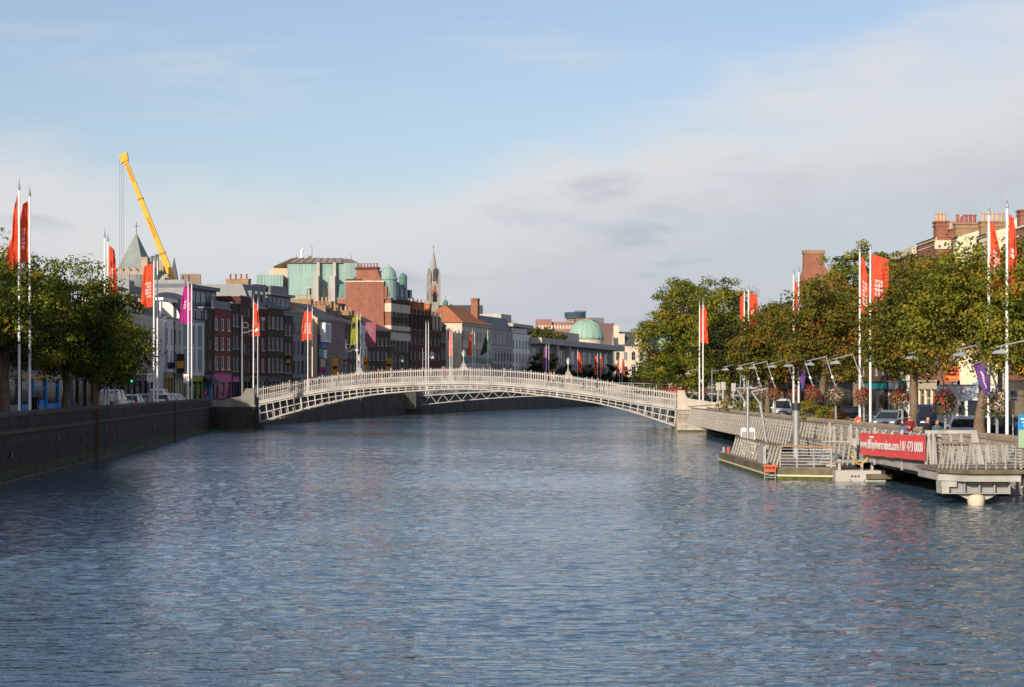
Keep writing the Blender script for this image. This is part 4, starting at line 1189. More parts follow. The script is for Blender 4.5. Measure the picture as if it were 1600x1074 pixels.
# mobile crane
CY = 335.0
cr0, cr1 = at(276, 452, CY), at(192.5, 243, CY)
crane = thing('mobile_crane', 'tall yellow telescopic crane boom leaning over the rooftops', 'crane', (cr0.x + 5.0, CY, ZL))
o0 = Vector((cr0.x + 5.0, CY, ZL))
base = cr0 + (cr0 - cr1).normalized() * 11.5
secs = [(0, .50, 1.25), (.44, .72, 1.05), (.70, 1.0, .85)]
d_ = (cr1 - base)
cuts = [(0.0, .50, 1.0), (.50, .78, .86), (.78, 1.0, .74)]
for a, b_, wd in cuts:
    MB().bar(base + d_ * a - o0, base + d_ * b_ - o0, wd, wd).build('boom_section', YELLOW, crane)
    MB().bar(base + d_ * (b_ - .008) - o0, base + d_ * b_ - o0, wd + .16, wd + .16).build('boom_collar', mat('crane_collar', (.35, .19, .02), .5, .1, 1), crane)
hd = MB(); tip = cr1 - o0
hd.add([tip + Vector(v) for v in ((-.7, -.5, -.1), (.75, -.5, .5), (.75, .5, .5), (-.7, .5, -.1), (-.3, -.5, -1.4), (.9, -.5, -.9), (.9, .5, -.9), (-.3, .5, -1.4))], [(0, 1, 2, 3), (4, 5, 6, 7), (0, 1, 5, 4), (1, 2, 6, 5), (2, 3, 7, 6), (3, 0, 4, 7)])
hd.build('boom_head', YELLOW, crane)
for dx, dy in ((-.55, -.3), (-.2, -.3), (.05, .3)):
    MB().cyl(tip + Vector((dx, dy, -.5)), tip + Vector((dx, dy, -28 if dx < .0 else -24)), .022, n=4).build('hoist_rope', DARKMETAL, crane)
MB().box(tip.x - .75, tip.y - .45, tip.z - 29.5, tip.x - .05, tip.y - .15, tip.z - 28).build('hook_block', YELLOW, crane)
# maker's lettering: small dark marks along the boom side that faces the river
nrm = Vector((0, -1, 0))
for a, b_, wd in ((.24, .33, 1.0), (.58, .68, .86), (.86, .96, .74)):
    lt = MB(); n = 9
    ax = d_.normalized(); up = ax.cross(nrm).normalized()
    for k in range(n):
        c = base + d_ * (a + (b_ - a) * (k + .2) / n) - o0 + nrm * (wd / 2 + .012)
        L = d_.length * (b_ - a) / n * .62
        for q in (-.16, .16): lt.add([c + up * (q - .05), c + ax * L + up * (q - .05), c + ax * L + up * (q + .05), c + up * (q + .05)], [(0, 1, 2, 3)])
        lt.add([c + up * -.2, c + ax * L * .3 + up * -.2, c + ax * L * .3 + up * .2, c + up * .2], [(0, 1, 2, 3)])
    lt.build('lettering', PRINTK, crane)
lb = MB(); q0 = at(246, 445, CY) - o0; q1 = at(257, 430, CY) - o0; q2 = at(272, 443, CY) - o0; q3 = at(268, 430, CY) - o0
for yo in (-.7, .7):
    off = Vector((0, yo, 0))
    for p, q in ((q0, q1), (q1, q3), (q3, q2), (q0 + Vector((.8, 0, 0)), q1), (q1, q2), (q0, q2)): lb.bar(p + off, q + off, .16)
lb.build('lattice_jib', GALV, crane)
MB().box(-4.5, -1.3, 1.2, 4.5, 1.3, 2.4).box(-4.2, -1.2, 2.4, -1.6, 0, 4.2).build('carrier', YELLOW, crane)
for k in range(4):
    for s in (-1, 1): MB().cyl((-3.3 + k * 2.1, s * 1.35, .65), (-3.3 + k * 2.1, s * .95, .65), .65, n=14).build('wheel', RUBBER, crane)

# copper clad hall
CYh = 430.0
ch_ = thing('concert_hall', 'large hall clad in green copper with faceted ribbed roof behind the terrace', 'building', at0(445, CYh), R(3))
sc_ = CYh / F
def hx(px): return (px - 445) * sc_
def hz(py): return zat(py, CYh) - ZL
MB().prism([(hx(449), 0), (hx(563), 0), (hx(563), 22), (hx(449), 22)], 0, hz(411)).build('copper_wall', COPPER, ch_)
MB().box(hx(402), -2, 6, hx(443), 10, hz(430)).build('copper_annexe', COPPER, ch_)
MB().box(hx(419), 4, 6, hx(449) - .02, 18, hz(421)).box(hx(426.5), 2.3, 6, hx(449) - .04, 17.5, hz(417.3)).build('plinth', REND_PEACH, ch_)
rf = MB()
lo = [(hx(426), 2), (hx(449), -.6), (hx(534), -.6), (hx(563), 4), (hx(563), 22), (hx(426), 22)]
hi = [(hx(452), 9), (hx(462), 6), (hx(530), 6), (hx(546), 9), (hx(540), 17), (hx(452), 17)]
zlo = [hz(417), hz(411) + .02, hz(411) + .02, hz(411) + .02, hz(411) + .02, hz(417)]
vs = [(x, y, z) for (x, y), z in zip(lo, zlo)] + [(x, y, hz(400.5)) for x, y in hi]
rf.add(vs, [(k, (k + 1) % 6, 6 + (k + 1) % 6, 6 + k) for k in range(6)] + [(6, 7, 8, 9, 10, 11), (5, 4, 3, 2, 1, 0)])
rf.build('faceted_roof', mat('brown_metal_roof', (.30, .235, .19), .6, .22, .4, streak=.3, dirt=.2), ch_)
for k in range(8):       # standing ribs on the front slope
    t_ = k / 7
    a = Vector((hx(449) + (hx(534) - hx(449)) * t_, -.62, hz(411) + .1)); c = Vector((hx(462) + (hx(530) - hx(462)) * t_, 5.98, hz(400.5) + .08))
    MB().bar(a, c, .14).build('roof_rib', BRICK_BUFF, ch_)
for k in range(5):
    t_ = k / 4
    a = Vector((hx(426) + (hx(449) - hx(426)) * t_, 1.98 - 2.6 * t_, hz(417) + (hz(411) - hz(417)) * t_ + .1)); c = Vector((hx(452) + (hx(462) - hx(452)) * t_, 8.98 - 3 * t_, hz(400.5) + .08))
    MB().bar(a, c, .13).build('roof_rib', BRICK_BUFF, ch_)
for px_ in (496, 521.5):       # pale stone piers, stepped
    MB().box(hx(px_) - .2, -1.1, 0, hx(px_ + 3.5), -.002, hz(411) + .1).build('stone_pier', CONCRETE, ch_)
    MB().box(hx(px_) - .9, -3.4, 0, hx(px_ + 2.5), -1.105, hz(432)).build('stone_pier', CONCRETE, ch_)
for px_ in range(452, 562, 5):
    MB().box(hx(px_) - .04, -.05, hz(448), hx(px_) + .04, -.002, hz(413)).build('standing_seam', COPPER, ch_)
for px_ in range(404, 442, 5):
    MB().box(hx(px_) - .05, -2.1, 10, hx(px_) + .05, -2.002, hz(431)).build('standing_seam', COPPER, ch_)
for i, (xa, xb, yt, yb) in enumerate(((478, 492, 449, 462), (503, 508, 449, 468), (510, 519, 449, 466), (528, 537, 449, 462), (528, 538, 470, 486))):
    wf = MB().box(hx(xa), -.16, hz(yb), hx(xb), -.003, hz(yt)).build('window', OFFWHITE, ch_)
    for q in range(3):
        w3 = (hx(xb) - hx(xa)) / 3
        MB().box(hx(xa) + q * w3 + .12, -.18, hz(yb) + .2, hx(xa) + (q + 1) * w3 - .12, -.161, hz(yt) - .2).build('pane', GLASS, wf)
MB().cyl((hx(468), 8, hz(400.5)), (hx(468), 8, hz(388)), .28, n=10).cyl((hx(468), 8, hz(388)), (hx(470), 8, hz(386)), .3, n=10).build('steel_flue', WHITE, ch_)
MB().box(hx(478), 8, hz(400.5), hx(484), 10, hz(396)).build('roof_plant', REND_PINK, ch_)
for px_, top in ((459, 394), (495, 395), (547, 394), (484, 379)): MB().cyl((hx(px_), 9, hz(402)), (hx(px_), 9, hz(top)), .05, n=5).build('mast', DARKMETAL, ch_)
# grey sheds in front of the hall
gs = thing('roof_plant_block', 'dark grey louvred plant blocks in front of the copper hall', 'building', at0(395, 330), R(58))
MB().box(0, 0, 6, 3.6, 6, zat(444, 330) - ZL).box(4.2, -.5, 6, 8.6, 6, zat(446, 332) - ZL).build('wall', ZINCD, gs)
mg = thing('metal_roofed_block', 'grey zinc roofed block with long strip of roof glazing', 'building', at0(420, 312), R(62))
zz = zat(464, 312) - ZL
MB().box(0, 0, 6, 9, 7, zz - .6).build('wall', ZINC, mg)
MB().ext_x([(-.3, zz - .6), (3, zz + .6), (7.3, zz - .6)], -.2, 9.2).build('roof', ZINC, mg)
MB().box(14, 4, 6, 46, 11, zz - .4).build('long_wall', ZINC, mg)
MB().box(14, 3.6, zz - .4, 46.5, 11.3, zz).build('long_roof', ZINCD, mg)
MB().box(14.5, 3.95, zz - 1.9, 45, 3.998, zz - 1.2).build('strip_window', GLASSB, mg)
# sunlit blank end of the big brick block
er = thing('brick_end_block', 'broad sunlit blank red brick end wall in front of the copper hall', 'building', at(540, HY, 338).to_2d().to_3d() + Vector((0, 0, ZL)), R(-4))
we = (600 - 540) * 338 / F
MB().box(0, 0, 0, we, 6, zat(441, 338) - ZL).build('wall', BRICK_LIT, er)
MB().box(-.1, -.12, zat(441, 338) - ZL, we + .05, 6.1, zat(439, 338) - ZL).build('coping', CREAMST, er)
MB().box(-.05, .5, zat(439, 338) - ZL, we * .38, 5, zat(436, 338) - ZL).build('red_panel', BRICK_DKRED, er)

# church spire
SY = 640.0
sp = thing('church_spire', 'slender stone Gothic church spire with corner pinnacles', 'spire', at0(677.5, SY), R(12))
sp.scale = (.86, .86, 1)
def sz(py): return zat(py, SY) - ZL
sstone = mat('spire_stone', (.30, .275, .25), .9, .18, .5, dirt=.35)
MB().box(-2.0, -2.0, 0, 2.0, 2.0, sz(444)).build('tower', sstone, sp)
for sx in (-1, 1):
    for sy in (-1, 1):
        MB().box(sx * 1.9 - .42, sy * 1.9 - .42, 0, sx * 1.9 + .42, sy * 1.9 + .42, sz(434)).lathe([(.6, sz(434)), (0.02, sz(420))], (sx * 1.9, sy * 1.9, 0), 4, a0=math.pi / 4).build('pinnacle', sstone, sp)
MB().lathe([(2.1, sz(444)), (1.7, sz(430)), (1.45, sz(420)), (1.05, sz(414)), (.75, sz(406)), (.1, sz(391))], n=8, a0=math.pi / 8).build('spire', sstone, sp)
for rz_ in range(4):
    M = Matrix.Rotation(rz_ * math.pi / 2, 4, 'Z')
    b = MB(); b.ext_y([(-1.5, sz(463)), (1.5, sz(463)), (0, sz(446))], -2.25, -2.0)
    MB().add([M @ Vector(v) for v in b.v], b.f).build('gablet', BRICK_LIT if rz_ % 2 == 0 else sstone, sp)
    b = MB(); b.ext_y([(-.8, sz(472)), (.8, sz(472)), (.8, sz(462)), (0, sz(455)), (-.8, sz(462))], -2.29, -2.255)
    MB().add([M @ Vector(v) for v in b.v], b.f).build('belfry_opening', BLACK, sp)
    b = MB(); b.ext_y([(-.65, sz(440)), (.65, sz(440)), (.5, sz(424)), (0, sz(419)), (-.5, sz(424))], -1.95, -1.6)
    MB().add([M @ Vector(v) for v in b.v], b.f).build('lucarne', SLATE, sp)
MB().cyl((0, 0, sz(391)), (0, 0, sz(383)), .07, n=5).bar((-.35, 0, sz(386)), (.35, 0, sz(386)), .1).build('cross', DARKMETAL, sp)
nv = thing('slate_nave', 'dark slate church roof right of the spire', 'roof', at0(684, 600))
MB().ext_x([(0, zat(492, 600) - ZL), (5, zat(476, 600) - ZL), (10, zat(492, 600) - ZL)], 0, 14).box(0, .2, 0, 14, 9.8, zat(492, 600) - ZL - .01).build('roof', SLATE, nv)
hn = MB().lathe([(6.5, zat(492, 600) - ZL), (.1, zat(474, 600) - ZL)], (4, 5, 0), 4, a0=math.pi / 4); hn.build('hipped_end', SLATE, nv)
# green copper roofed hall
gh = thing('green_roofed_hall', 'distant hall with pale green copper roof behind the glass block', 'building', at0(757, 640))
zz = zat(509, 640) - ZL
MB().box(0, 0, 0, 12, 12, zz).build('wall', CONCRETE, gh)
MB().add([(-.5, -.5, zz), (12.5, -.5, zz), (12.5, 12.5, zz), (-.5, 12.5, zz), (1.5, 6, zz + 2.6), (8.0, 6, zz + 2.6)], [(0, 1, 5, 4), (1, 2, 5), (2, 3, 4, 5), (3, 0, 4), (3, 2, 1, 0)]).build('roof', COPPERL, gh)
# dome
DY = 780.0
dm = thing('green_dome', 'ribbed pale green copper dome on a stone drum above the civic building', 'dome', at0(916, DY), 0)
rd = 27.5 * DY / F
def dz(py): return zat(py, DY) - ZL
MB().lathe([(rd * .97, 0), (rd * .97, dz(531))], n=28).build('drum', CREAMST, dm)
z0_, z1_ = dz(531), dz(500)
prof = [(rd * math.cos(a) ** .9, z0_ + (z1_ - z0_) * math.sin(a)) for a in [math.pi / 2 * k / 10 * .93 for k in range(11)]] + [(rd * .16, z1_ + .15)]
MB().lathe(prof, n=40).build('dome_shell', COPPERL, dm, smooth=True)
for k in range(20):
    a0 = 2 * math.pi * k / 20
    MB().tube([(r_ * 1.004 * math.cos(a0), r_ * 1.004 * math.sin(a0), z_) for r_, z_ in prof[:-1]], .12, 4).build('rib', COPPER, dm)
# red brick storehouse with glass bar
WY = 1000.0
sh = thing('brick_storehouse', 'huge distant red brick storehouse with round glass bar on top', 'building', at0(838, WY))
def wx(px): return (px - 838) * WY / F
def wz(py): return zat(py, WY) - ZL
hazed = mat('hazed_red_brick', (.30, .155, .125), .9, .14, .12, dirt=.2)  # paler brick, distance haze put into its colour
hazed2 = mat('hazed_dark_brick', (.17, .105, .10), .9, .14, .12, dirt=.2)
MB().box(0, 0, 0, wx(862), 30, wz(499)).build('wall', hazed, sh)
MB().box(wx(862), 2, 0, wx(900), 30, wz(503)).build('wall', hazed, sh)
MB().box(wx(900), 1, 0, wx(927), 30, wz(498)).build('wall', hazed, sh)
MB().box(wx(927), 3, 0, wx(960), 30, wz(505)).build('wall', hazed2, sh)
MB().box(wx(920), 6, wz(505), wx(945), 24, wz(496)).build('plant_room', ZINCD, sh)
for k in range(13):
    xx = wx(842 + k * 4.7)
    wf = MB().box(xx - .1, -.15 if k < 5 else 1.85, wz(514), xx + .9, 0 - .003 if k < 5 else 1.997, wz(508.5)).build('window', CREAMST, sh)
MB().cyl((wx(898), 12, wz(500)), (wx(898), 12, wz(495)), 4, n=16).build('bar_stem', ZINC, sh)
MB().cyl((wx(900), 12, wz(495.5)), (wx(900), 12, wz(487)), 5.6, n=24).build('glass_bar', GLASSB, sh)
MB().cyl((wx(900), 12, wz(496.2)), (wx(900), 12, wz(495.5)), 6.0, n=24).build('bar_floor', ZINCD, sh)
MB().box(wx(899), 8, wz(487), wx(917), 16, wz(484.5)).build('bar_roof', ZINCD, sh)
MB().box(wx(883), 8, wz(493), wx(895), 16, wz(488)).build('bar_gallery', GLASSB, sh)

# --- right bank: brick and cream houses behind the trees
def RB(name, label, y_far, y_near, ztop, wall, nc, nf, X=37.0, d=12, **k):
    return building(name, label, (X, y_far), (X, y_near), ZR, ztop, d, wall, nc, nf, **k)
k_ = dict(shop=(REND_CREAM, REND_CREAM))
RB('terrace_house', 'brown brick house hidden behind the far right trees', 340, 300.2, 18, BRICK_BROWN, 14, 3, X=44, shop=(BLACK, BLACK), shopw=9)
r, w, h, _, _ = RB('terrace_house', 'brick house whose tall sunlit gable chimney shows above the rusty trees', 300, 262, 15.6, BRICK_LIT, 8, 3, X=39, shop=(BLACK, DARKMETAL), shopw=5)
xg = 268 - 246
cg = MB().ext_x([(.4, h - 2), (9.5, h - 2), (9.5, h + 1.3), (4.4, h + 4.6), (3.7, h + 5.4), (3.6, h + 7.1), (.9, h + 7.1), (.8, h + 4.8), (.5, h + 4.2)], w - 1.4, w - .1)
cg.build('gable_chimney', BRICK_LIT, r)
MB().box(w - 1.5, .75, h + 7.1, w, 3.75, h + 7.6).build('chimney_cap', BRICK_BUFF, r)
RB('terrace_house', 'dark brick house behind the middle trees on the right', 261.8, 206, 15.0, BRICK_DK, 14, 3, X=38, shop=(BLACK, DARKMETAL), shopw=5)
RB('terrace_house', 'brown brick house behind the dense right trees', 205.9, 184.5, 14.5, BRICK_BROWN, 6, 3, X=37.4, shop=(DARKMETAL, TEAL), shopw=4)
r, w, h, _, _ = RB('corner_house', 'red brick corner house with stone cornice and white windows above the right trees', 184, 171.5, 17.0, BRICK_LIT, 4, 4, X=36, d=4.3, shop=(REND_CREAM, WHITE), shopw=4, coping=CREAMST, ww=1.3)
MB().box(-.2, -.35, h - .6, w + .25, -.003, h - .003).box(w + .003, -.2, h - .6, w + .3, 4.4, h - .003).build('stone_cornice', CREAMST, r)
MB().box(w + .003, -.02, 3.8, w + .1, .8, h - .62).build('quoins', CREAMST, r)
for k in range(5): MB().box(w - 5.5 + k * 1.1, -.25, .0, w - 4.95 + k * 1.1, -.003, 4.4).build('white_column', WHITE, r)
r, w, h, _, _ = RB('terrace_house', 'brick house with pediment and grey coping below the first chimney stacks', 171.3, 163.6, 17.3, BRICK_LIT, 3, 4, X=36.2, shop=(REND_CREAM, REND_CREAM), coping=CREAMST, roof='ridge', rh=1.2)
MB().box(w + .003, -.2, h - 1.0, w + .12, 5, h - .25).build('stone_band', CREAMST, r)
chimney(r, w - 1.0, .55, h - .3, 1.2, 1.0, 1.6, 3, BRICK_LIT, POT)
chimney(r, w - .6, 1.5, h - .6, 1.0, .8, 1.2, 2, BRICK_LIT, POT)
r, w, h, _, _ = RB('terrace_house', 'cream rendered house with slate gable and row of red chimney pots', 163.4, 161.7, 17.1, REND_CREAM, 1, 4, X=37.5, shop=(REND_CREAM, CONCRETE), roof='ridge', rh=1.9, side=REND_CREAM)
chimney(r, .6, 1.0, h - .3, .9, 1.9, 1.5, 5, BRICK_BUFF, POTRED)
r, w, h, _, _ = RB('terrace_house', 'second cream rendered house with pale chimney pots', 161.5, 158.2, 17.2, REND_CREAM, 1, 4, X=39.2, shop=(WHITE, TEAL), roof='ridge', rh=1.6)
chimney(r, .5, 1.1, h - .3, .9, 2.1, 1.4, 5, BRICK_BUFF, POT)
r, w, h, _, _ = RB('terrace_house', 'red brick house with white coping at the right edge', 158, 128, 17.3, BRICK_LIT, 9, 4, X=40.8, shop=(BLACK, DARKMETAL), shopw=5, coping=WHITE)
chimney(r, .6, 1.3, h - .3, 1.2, 1.1, 1.9, 0, BRICK_LIT)
chimney(r, 1.2, 2.5, h - .3, 1.4, 1.4, 3.1, 2, BRICK_OR)
RB('terrace_house', 'red brick house outside the right picture edge', 127.8, 92, 16.0, BRICK_RED, 10, 4, X=40.8, shop=(OCHRE, ORANGE), shopw=7)
# ---------------------------------------------------------------- trees
LEAF_G = leaf_mat('plane_leaves', [(0, (.022, .036, .007)), (.3, (.080, .115, .013)), (.55, (.175, .195, .022)), (.8, (.33, .27, .030)), (1, (.29, .13, .022))])
LEAF_R = leaf_mat('rusty_leaves', [(0, (.028, .040, .009)), (.3, (.095, .115, .015)), (.55, (.20, .165, .024)), (.8, (.30, .17, .026)), (1, (.27, .10, .024))])
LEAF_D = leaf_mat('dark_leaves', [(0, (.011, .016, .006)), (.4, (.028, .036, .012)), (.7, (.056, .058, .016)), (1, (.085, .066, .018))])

def leaf_mesh(name, pos, nrm, size, tint, m, rng, aspect=.75):
    n = len(pos)
    nrm = nrm / np.linalg.norm(nrm, axis=1)[:, None]
    r = rng.normal(size=(n, 3)); t = np.cross(nrm, r); t /= np.linalg.norm(t, axis=1)[:, None]
    s = np.cross(nrm, t)
    L = size[:, None]; W = L * aspect
    bend = nrm * L * .12
    v = np.empty((n, 4, 3))
    v[:, 0] = pos - t * L * .5; v[:, 1] = pos + s * W * .5 + t * L * .08 + bend
    v[:, 2] = pos + t * L * .55; v[:, 3] = pos - s * W * .5 + t * L * .08 + bend
    me = bpy.data.meshes.new(name)
    me.vertices.add(n * 4); me.vertices.foreach_set('co', v.reshape(-1).astype(np.float32))
    me.loops.add(n * 4); me.loops.foreach_set('vertex_index', np.arange(n * 4, dtype=np.int32))
    me.polygons.add(n); me.polygons.foreach_set('loop_start', np.arange(0, n * 4, 4, dtype=np.int32))
    at_ = me.attributes.new('tint', 'FLOAT', 'FACE'); at_.data.foreach_set('value', np.clip(tint, 0, 1).astype(np.float32))
    me.materials.append(m)
    me.update(calc_edges=True); me.validate()
    return me

def tree(name, label, base, blobs, n_clump, per, leaf, m, seed, trunk_r=.24, lean=(0, 0), fork=.35, group=None, tint0=.42, tintv=.19, branch=None, clump_r=(.45, .95), cat='tree'):
    """blobs: (x, y, z, rx, ry, rz) ellipsoids relative to the base; clumps of leaves fill their outer shells"""
    rng = np.random.default_rng(seed)
    if cat == 'tree': n_clump = int(n_clump * .72); per = int(per * 1.3); clump_r = (clump_r[0] * 1.12, clump_r[1] * 1.22)
    root = thing(name, label, cat, base, 0, group)
    vol = np.array([b[3] * b[4] * b[5] for b in blobs]); vol = vol / vol.sum()
    which = rng.choice(len(blobs), n_clump, p=vol)
    bl = np.array(blobs)[which]
    d = rng.normal(size=(n_clump, 3)); d /= np.linalg.norm(d, axis=1)[:, None]
    rad = (.30 + .76 * rng.random(n_clump) ** .55) * np.where(rng.random(n_clump) < .13, 1.16, 1.0)
    c = bl[:, :3] + d * rad[:, None] * bl[:, 3:6]
    cr_ = rng.uniform(clump_r[0], clump_r[1], n_clump)
    ct = tint0 + rng.normal(size=n_clump) * tintv
    # leaves
    pos = np.repeat(c, per, axis=0)
    g = rng.normal(size=(len(pos), 3)); g /= np.linalg.norm(g, axis=1)[:, None]
    rr = np.repeat(cr_, per) * rng.random(len(pos)) ** .45
    off = g * rr[:, None]; off[:, 2] *= .62; off[:, 2] -= .12 * rr
    pos = pos + off
    nr = g * .95 + rng.normal(size=g.shape) * .30; nr[:, 2] += .28
    ti = np.repeat(ct, per) + rng.normal(size=len(pos)) * .06
    sz_ = leaf * rng.uniform(.65, 1.3, len(pos))
    link('crown', leaf_mesh('crown', pos, nr, sz_, ti, m, rng), root)
    # trunk and limbs
    rg = random.Random(seed)
    zc = min(b[2] - b[5] * .3 for b in blobs)
    top = Vector((lean[0], lean[1], max(1.8, zc)))
    tm = MB(); pts = []; rs = []
    for k in range(9):
        t = k / 8
        pts.append(Vector((lean[0] * t ** 1.4 + rg.uniform(-.05, .05), lean[1] * t ** 1.4 + rg.uniform(-.05, .05), top.z * t)))
        rs.append(trunk_r * (1.3 - .3 * min(1, t * 4)) * (1 - .25 * t))
    tm.ctube(pts, rs, 11, 0, rg)
    tm.build('trunk', BARK, root, smooth=True)
    order = rng.permutation(n_clump)[:22]
    start = pts[-1]
    for b in blobs:
        bc = Vector(b[:3]); lm = MB()
        mid = start.lerp(bc, .5) + Vector((rg.uniform(-.3, .3), rg.uniform(-.3, .3), rg.uniform(0, .3)))
        r0 = trunk_r * .62
        lm.ctube([start - Vector((0, 0, .15)), start.lerp(mid, .5) + Vector((0, 0, .08)), mid, bc], [r0 * 1.1, r0 * .85, r0 * .7, r0 * .42], 7, 0, rg)
        for j in range(9):
            dv = Vector((rg.gauss(0, 1), rg.gauss(0, 1), rg.gauss(.25, .8))).normalized()
            e = bc + Vector((dv.x * b[3], dv.y * b[4], dv.z * b[5])) * rg.uniform(.7, 1.0)
            s = mid.lerp(bc, rg.uniform(.1, 1))
            m2 = s.lerp(e, .5) + Vector((rg.uniform(-.25, .25), rg.uniform(-.25, .25), rg.uniform(-.1, .35)))
            lm.tube([s, m2, e], [r0 * .36, r0 * .22, r0 * .07], 5)
        lm.build('limb', BARK, root)
    return root

# left bank
gl = 'plane trees along the left quay'
tree('plane_tree', 'big shaded plane tree behind the nearest pair of flagpoles at the left edge', (xat(8, 106.5), 106.5, ZL + .12), [(-.6, -.4, 7.3, 3.6, 4.2, 2.8), (1.2, -.3, 5.6, 3.0, 3.0, 2.4), (-2.6, .6, 5.4, 2.8, 3, 2.4), (.6, 0, 4.0, 2.6, 2.6, 1.5)], 430, 62, .17, LEAF_G, 11, .3, group=gl, tint0=.42)
tree('plane_tree', 'plane tree with green crown right of the nearest left flagpoles', (xat(104, 113), 113, ZL + .12), [(.3, 0, 6.8, 3.4, 3.8, 2.8), (2.4, 0, 5.4, 2.6, 2.8, 2.4), (-1.8, .4, 5.4, 2.6, 2.8, 2.4), (.8, 0, 4.0, 2.9, 2.8, 1.5)], 450, 62, .17, LEAF_G, 12, .28, group=gl, tint0=.38)
tree('plane_tree', 'plane tree with sunlit yellow green side beside the second left flagpoles', (xat(150, 127), 127, ZL + .12), [(.1, 0, 5.4, 2.6, 3.0, 2.4), (1.4, .2, 4.4, 2.2, 2.6, 1.9), (-1.4, 0, 5.0, 2.4, 2.6, 2.2), (.9, 0, 3.6, 1.9, 2.2, 1.1)], 380, 60, .17, LEAF_G, 13, .25, group=gl, tint0=.47)
# right bank
gr = 'trees along the right quay'
b0 = ZR + .12
tree('plane_tree', 'large round green tree at the right end of the white bridge', (xat(1070, 236), 236, ZR), [(-.2, 0, 13.0, 3.8, 4.2, 3.2), (-2.4, 0, 9.0, 3.6, 4.0, 3.6), (1.8, 0, 10.2, 4.2, 4.0, 3.6), (-1.0, -.5, 5.0, 3.9, 4.0, 2.4), (2.2, 0, 5.4, 3.4, 4, 2.4)], 640, 66, .255, LEAF_G, 21, .42, group=gr, tint0=.54, clump_r=(.6, 1.25))
tree('plane_tree', 'dense green tree behind the pair of red flags right of the white bridge', (xat(1136, 226), 226, ZR), [(-.4, 0, 12.4, 3.6, 4, 3.2), (-1.4, 0, 8.4, 3.7, 4, 3.6), (1.6, 0, 8.6, 3.5, 4, 3.6), (0, -.5, 5.0, 3.8, 4, 2.2)], 580, 62, .25, LEAF_G, 22, .4, group=gr, tint0=.46, clump_r=(.6, 1.2))
tree('plane_tree', 'small rusty leaved tree between the far and the middle flagpoles on the right', (xat(1199, 166), 166, b0), [(.2, 0, 8.0, 2.6, 2.8, 2.2), (1.4, 0, 6.8, 2.4, 2.6, 2.2), (-1.4, 0, 6.0, 2.0, 2.4, 1.9), (.2, 0, 4.6, 2.6, 2.5, 1.2)], 400, 46, .22, LEAF_R, 23, .24, group=gr, tint0=.42)
tree('plane_tree', 'rusty brown tree with dark forked trunk beside the river planting on the right', (xat(1279, 139), 139, b0), [(.4, 0, 8.4, 2.5, 2.8, 2.4), (1.8, 0, 6.8, 2.3, 2.4, 2.2), (-1.6, 0, 6.5, 2.0, 2.4, 2.1), (.6, 0, 4.7, 2.6, 2.4, 1.3)], 430, 46, .20, LEAF_R, 24, .3, (.5, 0), group=gr, tint0=.50)
tree('plane_tree', 'tall dark green tree rising behind the pair of big orange red flags', (xat(1338, 172), 172, ZR), [(0, 0, 13.0, 3.2, 3.6, 3.0), (-2.0, 0, 10.4, 3.0, 3.6, 2.8), (2.6, 0, 12.2, 3.0, 3.6, 2.8), (0, 0, 7, 3.8, 3.6, 2.4), (3.6, 0, 7.8, 2.8, 3.4, 2.6)], 520, 46, .24, LEAF_G, 25, .35, group=gr, tint0=.46)
tree('plane_tree', 'rusty tree with straight mottled trunk behind the people on the boardwalk', (xat(1428, 107), 107, b0), [(.6, 0, 8.3, 2.2, 2.5, 2.0), (-1.3, 0, 6.3, 1.8, 2.2, 1.9), (2.0, 0, 7.4, 2.0, 2.2, 2.0), (0, 0, 5.0, 2.4, 2.3, 1.3)], 490, 46, .175, LEAF_R, 26, .27, (-.1, 0), group=gr, tint0=.40)
tree('plane_tree', 'green and yellow tree with leaning forked trunk by the nearest right flagpoles', (xat(1529, 94), 94, b0), [(-.6, 0, 8.0, 2.2, 2.5, 2.1), (1.4, 0, 7.4, 1.9, 2.2, 2.1), (-1.8, 0, 6.0, 1.7, 2.1, 1.9), (1.4, 0, 4.9, 1.8, 2.0, 1.3)], 520, 46, .17, LEAF_G, 27, .28, (.45, 0), group=gr, tint0=.58)
tree('plane_tree', 'green tree cut by the right picture edge', (xat(1612, 88), 88, b0), [(0, 0, 7.6, 2.1, 2.5, 2.3), (-.3, 0, 5.2, 1.9, 2.2, 1.6)], 300, 46, .17, LEAF_G, 28, .27, group=gr, tint0=.58)
